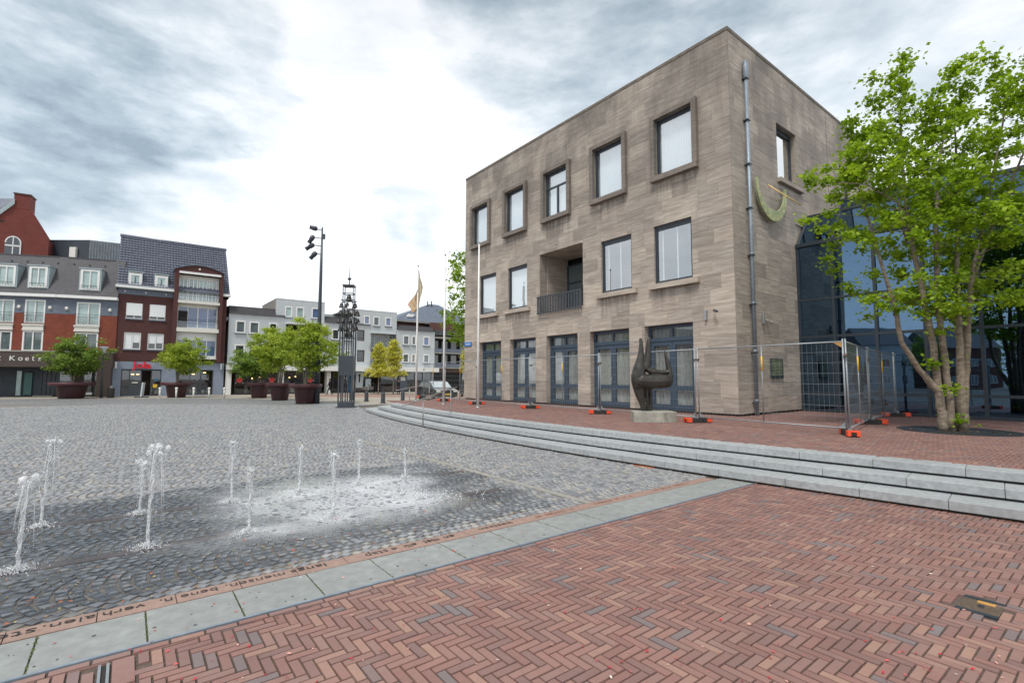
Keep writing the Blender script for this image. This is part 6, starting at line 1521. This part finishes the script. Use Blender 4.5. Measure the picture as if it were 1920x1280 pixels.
# --- cafe with brown fascia: two facade segments
CK = (-38.68, 41.52)
def seg(nm, ang, x0, x1, par):
    e = bpy.data.objects.new(nm, None); COL.objects.link(e); return e
CF = empty('cafe_building', (*CK, 0), R(22.3), 'red brick apartments with slate mansard, dormers and a lettered brown cafe fascia', 'building')
def cafe_seg(rot, x0, x1, wins, spans, dorm, heads, openx, k1):
    """build one facade segment; all parts are children of the cafe, rotated about its bend"""
    made = []
    holes = [(a, b, c, d) for a, b, c, d in wins]
    made.append(wallmesh('wall', CF, M['redbrick'], x0, x1, 3.8, 7.04, holes)); made.append(wallmesh('upper_band', CF, M['slateband'], x0, x1, 7.04, 8.42, holes, -.015))
    for a, b, c, d in wins: made.append(window(CF, a, b, c, d, M['white'], M['glassteal'] if c > 6 else M['glassmid'], .08, .11, 2, proud=.05))
    for a, b in spans:
        m = MB().box(a-.05, -.14, 5.98, b+.05, .1, 6.13); m.box(a, -.08, 5.72, b, .1, 5.97); m.box(a-.03, -.11, 5.58, b+.03, .1, 5.71); made.append(m.build('spandrel', M['offwhite'], CF))
        m = MB(); 
        for z in (7.05, 6.85): m.tube([(a-.05, -.2, z), (b+.05, -.2, z)], .016, 5)
        for k in range(14): xx = a+(b-a)*(k+.5)/14; m.tube([(xx, -.2, 6.2), (xx, -.2, 6.85)], .010, 4)
        m.tube([(a-.05, -.2, 6.22), (b+.05, -.2, 6.22)], .014, 5); made.append(m.build('balcony_rail', M['anth'], CF))
    for a in heads:
        m = MB(); m.ball((a, -.03, 7.52), .13, 10, 6, 1.25); made.append(m.build('stone_head', M['offwhite'], CF))
    made.append(MB().box(x0, -.32, 8.42, x1, .2, 8.66).build('gutter', M['white'], CF))
    m = MB().prism([(-.22, 8.66), (1.35, 12.2), (1.6, 12.25), (1.6, 8.66)], x0, x1, 'x'); made.append(m.build('mansard_roof', M['slate'], CF))
    made.append(MB().box(x0, 1.3, 12.12, x1-.8, 7.5, 12.26).build('flat_roof', M['darkroof'], CF))
    for k in range(int((x1-x0)/1.1)):
        xx = x0+.5+k*1.1; made.append(MB().box(xx, 1.0, 11.55, xx+.1, 1.25, 11.65).build('roof_vent', M['anth'], CF))
    for a, b in dorm:
        m = MB(); z0, z1 = 9.2, 11.05
        for xx in (a, b-.10): m.prism([(-.05, z0), (-.05, z1), (1.2, z1-.05), (.3, z0+.3)], xx, xx+.10, 'x')
        m.box(a-.05, -.14, z1, b+.05, 1.35, z1+.09); m.box(a, -.05, z0-.06, b, .3, z0); d_ = m.build('dormer', M['zincgrey'], CF); made.append(d_)
        window(d_, a+.10, b-.10, z0+.02, z1-.04, M['white'], M['glassteal'], -.02, .16, 2, proud=.03)
        m = MB(); m.tube([(a+.2, -.2, z0+.38), (b-.2, -.2, z0+.38)], .018, 5)
        for k in range(6): xx = a+.25+(b-a-.5)*k/5; m.tube([(xx, -.2, z0+.08), (xx, -.26, z0+.2), (xx, -.2, z0+.38)], .012, 4)
        m.build('dormer_rail', M['anth'], d_)
    made.append(MB().box(x0, -.45, 2.52, x1, .0, 3.76).build('fascia', M['brownfascia'], CF)); made.append(MB().box(x0, -.50, 3.76, x1, .02, 3.88).build('fascia_cap', M['gutter'], CF))
    for o in made:
        if k1: o.rotation_euler = (0, 0, rot)
    return made
cafe_seg(0, 0.0, 4.18, [(1.31, 2.96, 6.13, 8.12), (1.29, 2.92, 3.84, 5.50)], [(1.26, 2.94)], [(1.36, 2.89)], [.64, 3.64], None, False)
cafe_seg(R(14.5-22.3), -9.0, 0.0, [(-2.25, -.83, 6.2, 8.17), (-2.27, -.84, 3.84, 5.55), (-4.55, -2.97, 6.2, 8.12), (-4.55, -2.99, 3.84, 5.5), (-7.4, -5.9, 6.2, 8.1), (-7.4, -5.9, 3.84, 5.5)], [(-2.28, -.85), (-4.5, -2.97), (-7.4, -5.9)], [(-2.19, -.71), (-4.4, -2.92), (-7.2, -5.7)], [-2.65, -.49], None, True)
def r2(o): o.rotation_euler = (0, 0, R(14.5-22.3)); return o
MB().box(3.12, -.45, 0, 4.10, .2, 2.52).build('corner_pier', M['brownfascia'], CF)
MB().box(-.05, 1.8, 0, 4.1, 1.9, 2.6).build('entrance_wall', M['darkbox'], CF); r2(MB().box(-9, 1.8, 0, .3, 1.9, 2.6).build('entrance_wall', M['darkbox'], CF))
MB().box(0, -.4, 2.5, 4.1, 1.8, 2.56).build('entrance_soffit', M['room'], CF); r2(MB().box(-9, -.4, 2.5, 0, 1.8, 2.56).build('entrance_soffit', M['room'], CF))
r2(MB().box(-3.45, 1.68, .1, -3.12, 1.78, 2.2).build('frosted_strip', M['glassteal'], CF)); r2(MB().box(-2.9, 1.68, .15, -2.35, 1.78, 2.05).build('frosted_door', plain('teal_door_glass', (.06, .16, .15), .3), CF))
m = MB()
for k in range(12): m.box(-1.75+k*.16, 1.62+.03*(k % 2), .15, -1.61+k*.16, 1.7+.03*(k % 2), 2.2)
r2(m.build('dark_curtain', M['anth'], CF)); r2(MB().box(-1.8, .9, .02, -.4, 1.5, .12).build('threshold', M['gutter'], CF))
for a, b in ((.1, 1.0), (1.78, 2.42), (2.55, 3.1)):
    w_ = window(CF, a, b, .1, 2.2, M['anth'], M['paneD'], .9, .05)
MB().box(.05, 1.6, .1, 3.1, 1.7, 2.2).build('cafe_inner_wall', M['roommid'], CF)  # plain brown inner wall behind the cafe windows
MB().box(2.05, .75, .15, 2.5, .95, .35).build('shop_goods', M['blind'], CF)
MB().box(4.0, .3, 0, 4.17, 7.5, 8.5).build('side_wall', M['redbrick'], CF); MB().box(-.5, 7.3, 0, 4.1, 7.5, 12.1).build('rear_wall', M['redbrick'], CF)
for i_, (txt, xa, wd, h) in enumerate((("'", -3.62, .07, .38), ('t', -3.50, .15, .38), ('K', -2.75, .40, .38), ('o', -2.17, .30, .27), ('e', -1.69, .24, .27), ('t', -1.24, .18, .36), ('s', -.80, .22, .27), ('i', -.34, .09, .36))):
    mw = Matrix.Rotation(R(14.5-22.3), 4, 'Z') @ Matrix(((1, 0, 0, xa), (0, 0, -1, -.47), (0, 1, 0, 3.03), (0, 0, 0, 1)))
    if txt == "'": o = text_mesh(txt, .6, 'fascia_letter', M['white2'], CF, mw, .012, width=wd)
    else: o = text_mesh(txt, .5, 'fascia_letter', M['white2'], CF, mw, .012, width=wd, height=h)
m = MB(); 
for k in range(14): m.ball((2.3+rnd.uniform(-.2, .2), -.28+rnd.uniform(-.08, .08), 3.98+rnd.uniform(-.08, .1)), .08, 6, 4)
fl = m.build('window_flowers', M['redflowers'], CF)
# --- tall gable house behind, sheet clad box
GB = empty('gable_house', (-50.3, 50, 0), R(30), 'tall deep red brick gable with chimney and arched white window, far left', 'building')
def gx(X, Y=50): return (X+50.3)/math.cos(R(30))*1.0
# gable wall in its own plane (x along the wall)
m = MB(); gp = [(-9.5, 0), (1.9, 0), (1.9, 14.2), (1.55, 16.2), (.08, 19.1), (.08, 20.5), (-1.45, 20.5), (-1.45, 19.6), (-5.2, 15.2), (-9.5, 10.2)]
tmpx = [-1.62, -.02]
m.prism([(-9.5, 0), (1.75, 0), (1.75, 16.2), (.10, 19.2), (-.95, 19.75), (-2.4, 17.9), (-9.5, 9.3)], 0, .35, 'y'); m.build('gable_wall', M['gablebrick'], GB)
MB().box(-1.15, -.02, 19.0, .10, 1.5, 20.5).build('chimney', M['gablebrick'], GB); MB().box(-1.22, -.09, 20.5, .17, 1.57, 20.62).build('chimney_cap', M['brownfascia'], GB)
MB().prism([(-2.6, 18.0), (-1.05, 19.95), (-1.05, 19.4), (-2.3, 17.8), (-9.5, 9.0), (-9.5, 9.6)], -.16, -.01, 'y').build('verge_board', M['zincgrey'], GB)
m = MB(); m.add([(-1.1, .2, 20.0), (-9.5, .2, 9.9), (-14, 6, 12.5), (-7.5, 9, 20.0)], [(0, 1, 2, 3)]); 
m.add([(-1.1, -.1, 19.95), (-7.0, 4.5, 20.4), (-12.5, 4.5, 13), (-9.5, -.1, 9.6)], [(0, 1, 2, 3)]); m.build('roof', M['tile'], GB)
m = MB(); aw = []
for k in range(13): a = math.pi*k/12; aw.append((-.95+.62*math.cos(a), 15.35+.75*math.sin(a)))
m.prism(aw+[(-1.57, 13.6), (-.33, 13.6)], -.03, .0, 'y'); wa = m.build('arched_window', M['glassdark'], GB)
m = MB(); m.box(-.99, -.08, 13.6, -.91, -.031, 16.08); m.box(-1.55, -.08, 15.0, -.35, -.031, 15.14)
for k in range(12):
    a0, a1 = math.pi*k/12, math.pi*(k+1)/12; p = [(-.95+q*math.cos(a), 15.35+(q+.1)*math.sin(a)) for q, a in ((.62, a0), (.62, a1), (.52, a1), (.52, a0))]; m.prism(p, -.085, -.031, 'y')
m.box(-.43, -.08, 13.6, -.33, -.031, 15.35); m.build('glazing_bars', M['white'], wa)
for x, z in ((-1.9, 17.5), (-2.5, 16.8), (-3.1, 16.1)): MB().box(x-.16, -.015, z-.08, x+.16, .0, z+.08).build('vent_slot', M['darkgap'], GB)
m = MB().box(-9.5, .35, 0, -9.2, 8, 10); m.box(1.4, .35, 0, 1.74, 8, 16); m.build('side_wall', M['gablebrick'], GB)
BX = empty('sheet_clad_box', (-50.4, 52.2, 0), 0, 'flat roofed charcoal sheet clad upper block behind the mansard roof', 'building')
MB().box(0, 0, 10, 4.75, 6, 16.45).build('wall', M['darkbox'], BX)
m = MB().prism([(4.76, 0), (9.6, 3.0), (9.6, 5.9), (4.76, 5.9)], 10, 16.45); m.build('side_wall', plain('ribbed_grey_sheet', (.17, .19, .21), .6, var=.2, scale=3), BX)
m = MB()
for k in range(24): t_ = (k+.5)/24; x, y = 4.76+4.84*t_, 3.0*t_; m.box(x-.02, y-.05, 12, x+.02, y, 16.4)
m.build('sheet_rib', M['zinc'], BX); MB().box(2.9, -.3, 13.9, 3.55, -.05, 15.6).build('pale_flue', M['offwhite'], BX)

# houses on the west side of the square: outside the frame, seen in the pavilion's panes
def sidehouse(loc, rz, L, H, mat, lab, seed):
    e = empty('town_house', loc, rz, lab, 'building', 'houses mirrored in the pavilion glass'); r_ = random.Random(seed)
    n = int(L/3); holes = [(k*3+.9, k*3+2.1, z, z+1.5) for k in range(n) for z in (.9, 3.9, 6.6) if z < H-1.8]
    wallmesh('wall', e, M[mat], 0, L, 0, H, holes)
    for a, b, c, d in holes: window(e, a, b, c, d, M['white'], M[r_.choice(['glassdark', 'glassmid'])], .08, .1, 2)
    MB().prism([(-.4, H), (4, H+3.6), (8.4, H)], -.2, L+.2, 'x').build('roof', M['slate'], e); m = MB().box(0, 7.7, 0, L, 8, H); m.box(0, .3, 0, .3, 7.7, H); m.box(L-.3, .3, 0, L, 7.7, H); m.build('rear_wall', M[mat], e)
x_ = -46.0
for k, (L, H, mt) in enumerate([(12, 8.5, 'brownbrick'), (9, 9.2, 'greyrender'), (15, 7.6, 'redbrick'), (12, 8.8, 'brownbrick'), (15, 8.2, 'winebrick')]):
    sidehouse((-74+k*1.5, -38+k*14.2, 0), R(90-6), L*.95, H*.85, mt, ['brown brick houses', 'grey rendered house', 'red brick houses', 'taller brown brick houses', 'wine red brick houses'][k]+' beyond the square, seen only as a reflection', k)
for k in range(5):
    q_ = (-56+k*1.2, -30+k*12.5, 0)
    def f_(q): z = 3+q.rand()*5; a = q.uniform(0, 6.28); w = math.sqrt(q.rand())*2.6*(1-abs(z-5.2)/4)**.5; return (w*math.cos(a), w*math.sin(a), z)
    make_tree('square_tree', q_, [[(0, 0, 0, .15), (0, 0, 3, .1), (0, 0, 7.5, .02)]], clumps(90, f_, 80+k, .3), 40, .24, .45, LM_green, BK, ['first', 'second', 'third', 'fourth', 'fifth'][k]+' green tree from the south before the reflected houses', group='trees mirrored in the pavilion glass', seed=80+k)

# ================================================================== VEHICLES, BICYCLES, PEOPLE
def wheel(parent, x, y, r=.31, w=.2):
    e = MB().lathe([(.15, -w/2), (r*.95, -w/2), (r, -w/4), (r, w/4), (r*.95, w/2), (.15, w/2)], 20).build('wheel', M['tyre'], parent, (x, y, r)); e.rotation_euler = (R(90), 0, 0)
    c = MB().lathe([(.01, w/2-.02), (r*.62, w/2-.01), (r*.62, w/2+.01)], 10); c.lathe([(.01, -w/2+.02), (r*.62, -w/2+.01), (r*.62, -w/2-.01)], 10); c.build('rim', M['rim'], e)
def vehicle(name, loc, rz, body, glass, width, mat, lab, cat, wl, lights):
    e = empty(name, loc, rz, lab, cat); hw = width/2
    m = MB(); n = len(body); V = []
    for y, s_ in ((-hw, .92), (-hw*.96, 1.0), (hw*.96, 1.0), (hw, .92)):
        cx = sum(p[0] for p in body)/n
        V += [((p[0]-cx)*(1 if s_ == 1 else .985)+cx, y*(1-.16*max(0, (p[1]-.85))/.7), p[1] if s_ == 1 else .25+(p[1]-.25)*.975) for p in body]
    F = [tuple(range(n))[::-1], tuple(range(3*n, 4*n))]
    for k in range(3):
        for i in range(n): F.append((k*n+i, k*n+(i+1) % n, (k+1)*n+(i+1) % n, (k+1)*n+i))
    m.add(V, F, .5, False); b = m.build('body', mat, e, bevel=.03)
    for nm, poly in glass:
        for s_ in (-1, 1):
            zs = [hw*(1-.16*max(0, p[1]-.85)/.7)+.006 for p in poly]; MB().add([(p[0], s_*z, p[1]) for p, z in zip(poly, zs)], [tuple(range(len(poly)))]).build('side_window', M['glassmid'], e)
    for a, b_ in lights['screens']:
        k0 = hw*(1-.16*max(0, a[1]-.85)/.7)*.88; k1 = hw*(1-.16*max(0, b_[1]-.85)/.7)*.88
        dx, dz = (b_[1]-a[1]), -(b_[0]-a[0]); l = math.hypot(dx, dz); dx, dz = dx/l*.012, dz/l*.012
        if lights['sign'] < 0: dx, dz = -dx, -dz
        MB().add([(a[0]+dx, -k0, a[1]+dz), (a[0]+dx, k0, a[1]+dz), (b_[0]+dx, k1, b_[1]+dz), (b_[0]+dx, -k1, b_[1]+dz)], [(0, 1, 2, 3)]).build('windscreen', M['poster'] if lights.get('pale') else M['glassmid'], e)
    x = lights['front']
    for s_ in (-1, 1): MB().box(min(x, x-.1*lights['sign']), s_*hw*.78-.16, .62, max(x, x-.1*lights['sign'])+.0, s_*hw*.78+.16, .76).build('headlight', M['white'], e, bevel=.03)
    MB().box(x-.012, -.26, .42, x+.012, .26, .53).build('number_plate', M['yellow'], e)
    for wx in wl:
        for s_ in (-1, 1): wheel(e, wx, s_*(hw-.1))
    return e
car_prof = [(-2.0, .28), (2.0, .28), (2.08, .5), (2.02, .78), (1.15, .95), (.55, 1.36), (.2, 1.44), (-1.2, 1.42), (-1.75, 1.05), (-2.05, .9), (-2.08, .5)]
cp_ = at(822, 747.5)
vehicle('parked_car', (-5.9, 38.5, 0), R(-58), car_prof, [('w', [(.95, .98), (.45, 1.33), (-.3, 1.36), (-.3, .97)]), ('w', [(-.38, .97), (-.38, 1.36), (-1.15, 1.34), (-1.55, 1.03)])], 1.75, M['carpaint'], 'dark parked car seen from its front corner behind the white poles', 'car', (-1.25, 1.28), {'front': 2.09, 'sign': 1, 'screens': [((1.15, .96), (.55, 1.36))], 'pale': 1})
van_prof = [(-2.6, .3), (2.5, .3), (2.62, .55), (2.55, 1.02), (1.75, 1.28), (.85, 2.12), (.6, 2.22), (-2.6, 2.22)]
vehicle('delivery_van', (-3.1, 42.2, 0), R(-75), van_prof, [('w', [(1.55, 1.32), (.85, 2.0), (.2, 2.0), (.2, 1.3)])], 2.0, M['vanpaint'], 'black delivery van parked behind the dark car, partly hidden by the hall corner', 'van', (-1.7, 1.75), {'front': 2.63, 'sign': 1, 'screens': [((1.75, 1.29), (.87, 2.10))], 'pale': 1})
def bicycle(loc, rz, lab):
    e = empty('bicycle', loc, rz, lab, 'bicycle', 'bicycles parked before the shops')
    for x in (-.52, .52):
        m = MB(); P = [(x+.33*math.cos(a), 0, .34+.33*math.sin(a)) for a in [6.283*k/20 for k in range(21)]]; m.tube(P, .02, 6, False)
        for k in range(8): a = 6.283*k/8; m.tube([(x, 0, .34), (x+.32*math.cos(a), 0, .34+.32*math.sin(a))], .003, 3)
        m.build('wheel', M['tyre'], e)
    m = MB(); 
    for a, b in (((-.52, 0, .34), (-.12, 0, .32)), ((-.52, 0, .34), (-.22, 0, .80)), ((-.12, 0, .32), (-.25, 0, .92)), ((-.12, 0, .32), (.36, 0, .75)), ((-.22, 0, .80), (.34, 0, .85)), ((.34, 0, .95), (.52, 0, .34))): m.tube([a, b], .018, 6)
    m.build('frame', M['anth'], e); m = MB().tube([(.34, 0, .95), (.30, 0, 1.05), (.22, -.28, 1.08)], .013, 5); m.tube([(.30, 0, 1.05), (.22, .28, 1.08)], .013, 5); m.build('handlebar', M['stainless'], e)
    MB().box(-.38, -.09, .92, -.12, .09, .98).build('saddle', M['rubber'], e, bevel=.02); m = MB().box(-.85, -.2, .72, -.4, .2, .76); m.box(-.85, -.26, .42, -.45, -.2, .72); m.box(-.85, .2, .42, -.45, .26, .72); m.build('pannier', M['clothgrey'], e); return e
bicycle((-15.0, 52.6, 0), R(35), 'left one of the bicycles parked before the dark shop window'); bicycle((-14.4, 52.9, 0), R(25), 'bicycle leaning beside the yellow trees, right one of the pair')
# people
def person(loc, rz, h, lab, stride=.25, top='cloth', legs='cloth', hair=(.02, .015, .012)):
    k = h/1.75; J = {}
    nodes = [(0, 0, .93), (0, 0, 1.12), (0, .0, 1.38), (0, 0, 1.50), (0, .02, 1.60), (.0, .03, 1.72),   # 0 pelvis..5 head
             (-.18, 0, 1.42), (-.24, .08, 1.15), (-.22, .22, .93), (.18, 0, 1.42), (.24, -.06, 1.15), (.23, .02, .92),
             (-.09, 0, .90), (-.10, -stride*.5, .50), (-.10, -stride*1.1, .10), (-.10, -stride*1.1+.14, .04), (.09, 0, .90), (.10, stride*.7, .52), (.10, stride*.95, .09), (.10, stride*.95+.16, .04)]
    edges = [(0, 1), (1, 2), (2, 3), (3, 4), (4, 5), (2, 6), (6, 7), (7, 8), (2, 9), (9, 10), (10, 11), (0, 12), (12, 13), (13, 14), (14, 15), (0, 16), (16, 17), (17, 18), (18, 19)]
    rad = [.15, .14, .16, .065, .09, .085, .075, .055, .038, .075, .055, .038, .10, .075, .05, .04, .10, .075, .05, .04]
    me = bpy.data.meshes.new('body'); me.from_pydata([(x*k, y*k, z*k) for x, y, z in nodes], edges, [])
    e = empty('person', loc, rz, lab, 'person'); o = bpy.data.objects.new('body', me); link(o, e); me.materials.append(M[top])
    md = o.modifiers.new('skin', 'SKIN'); 
    sv = me.skin_vertices[0].data if me.skin_vertices else None
    if sv is None:
        bm = bmesh.new(); bm.from_mesh(me); bm.verts.layers.skin.verify(); bm.to_mesh(me); bm.free(); sv = me.skin_vertices[0].data
    for i, v in enumerate(sv): v.radius = (rad[i]*k, rad[i]*k*(.7 if i < 3 else 1)); v.use_root = i == 0
    s2 = o.modifiers.new('sub', 'SUBSURF'); s2.levels = 2; s2.render_levels = 2
    m = MB().ball((0, .02*k, 1.655*k), .098*k, 14, 12, 1.22); m.tube([(0, .115*k, 1.66*k), (0, .14*k, 1.63*k), (0, .11*k, 1.62*k)], [.01*k, .016*k, .01*k], 5); m.ball((-.1*k, .02*k, 1.65*k), .022*k, 6, 5); m.ball((.1*k, .02*k, 1.65*k), .022*k, 6, 5); m.build('head', M['skin'], e)
    m = MB().ball((0, -.012*k, 1.70*k), .108*k, 14, 10, 1.05); m.build('hair', plain('dark_hair', hair, .8), e)
    for s_, q in ((-1, nodes[8]), (1, nodes[11])):
        m = MB().ball((q[0]*k, q[1]*k+.01, (q[2]-.04)*k), .036*k, 8, 6, 1.3)
        for f in range(4): m.tube([((q[0]+(f-1.5)*.016)*k, (q[1]+.01)*k, (q[2]-.07)*k), ((q[0]+(f-1.5)*.017)*k, (q[1]+.022)*k, (q[2]-.145+abs(f-1.4)*.01)*k)], .008*k, 5)
        m.tube([((q[0]-s_*.025)*k, (q[1]+.02)*k, (q[2]-.04)*k), ((q[0]-s_*.04)*k, (q[1]+.04)*k, (q[2]-.09)*k)], .009*k, 5); m.build('hand', M['skin'], e)
    return e
person((-17.7, 48.0, 0), R(95), 1.55, 'person in dark clothes walking left before the shops', .30)
person((-16.6, 52.0, 0), R(180), 1.55, 'person in a grey jacket standing at the shop entrance', .03, 'clothgrey')
person((-11.6, 50.6, 0), R(150), 1.45, 'person in black standing beside the yellow tree trunk', .05)

print('objects', len(bpy.data.objects), 'tris', sum(len(m.polygons) for m in bpy.data.meshes))
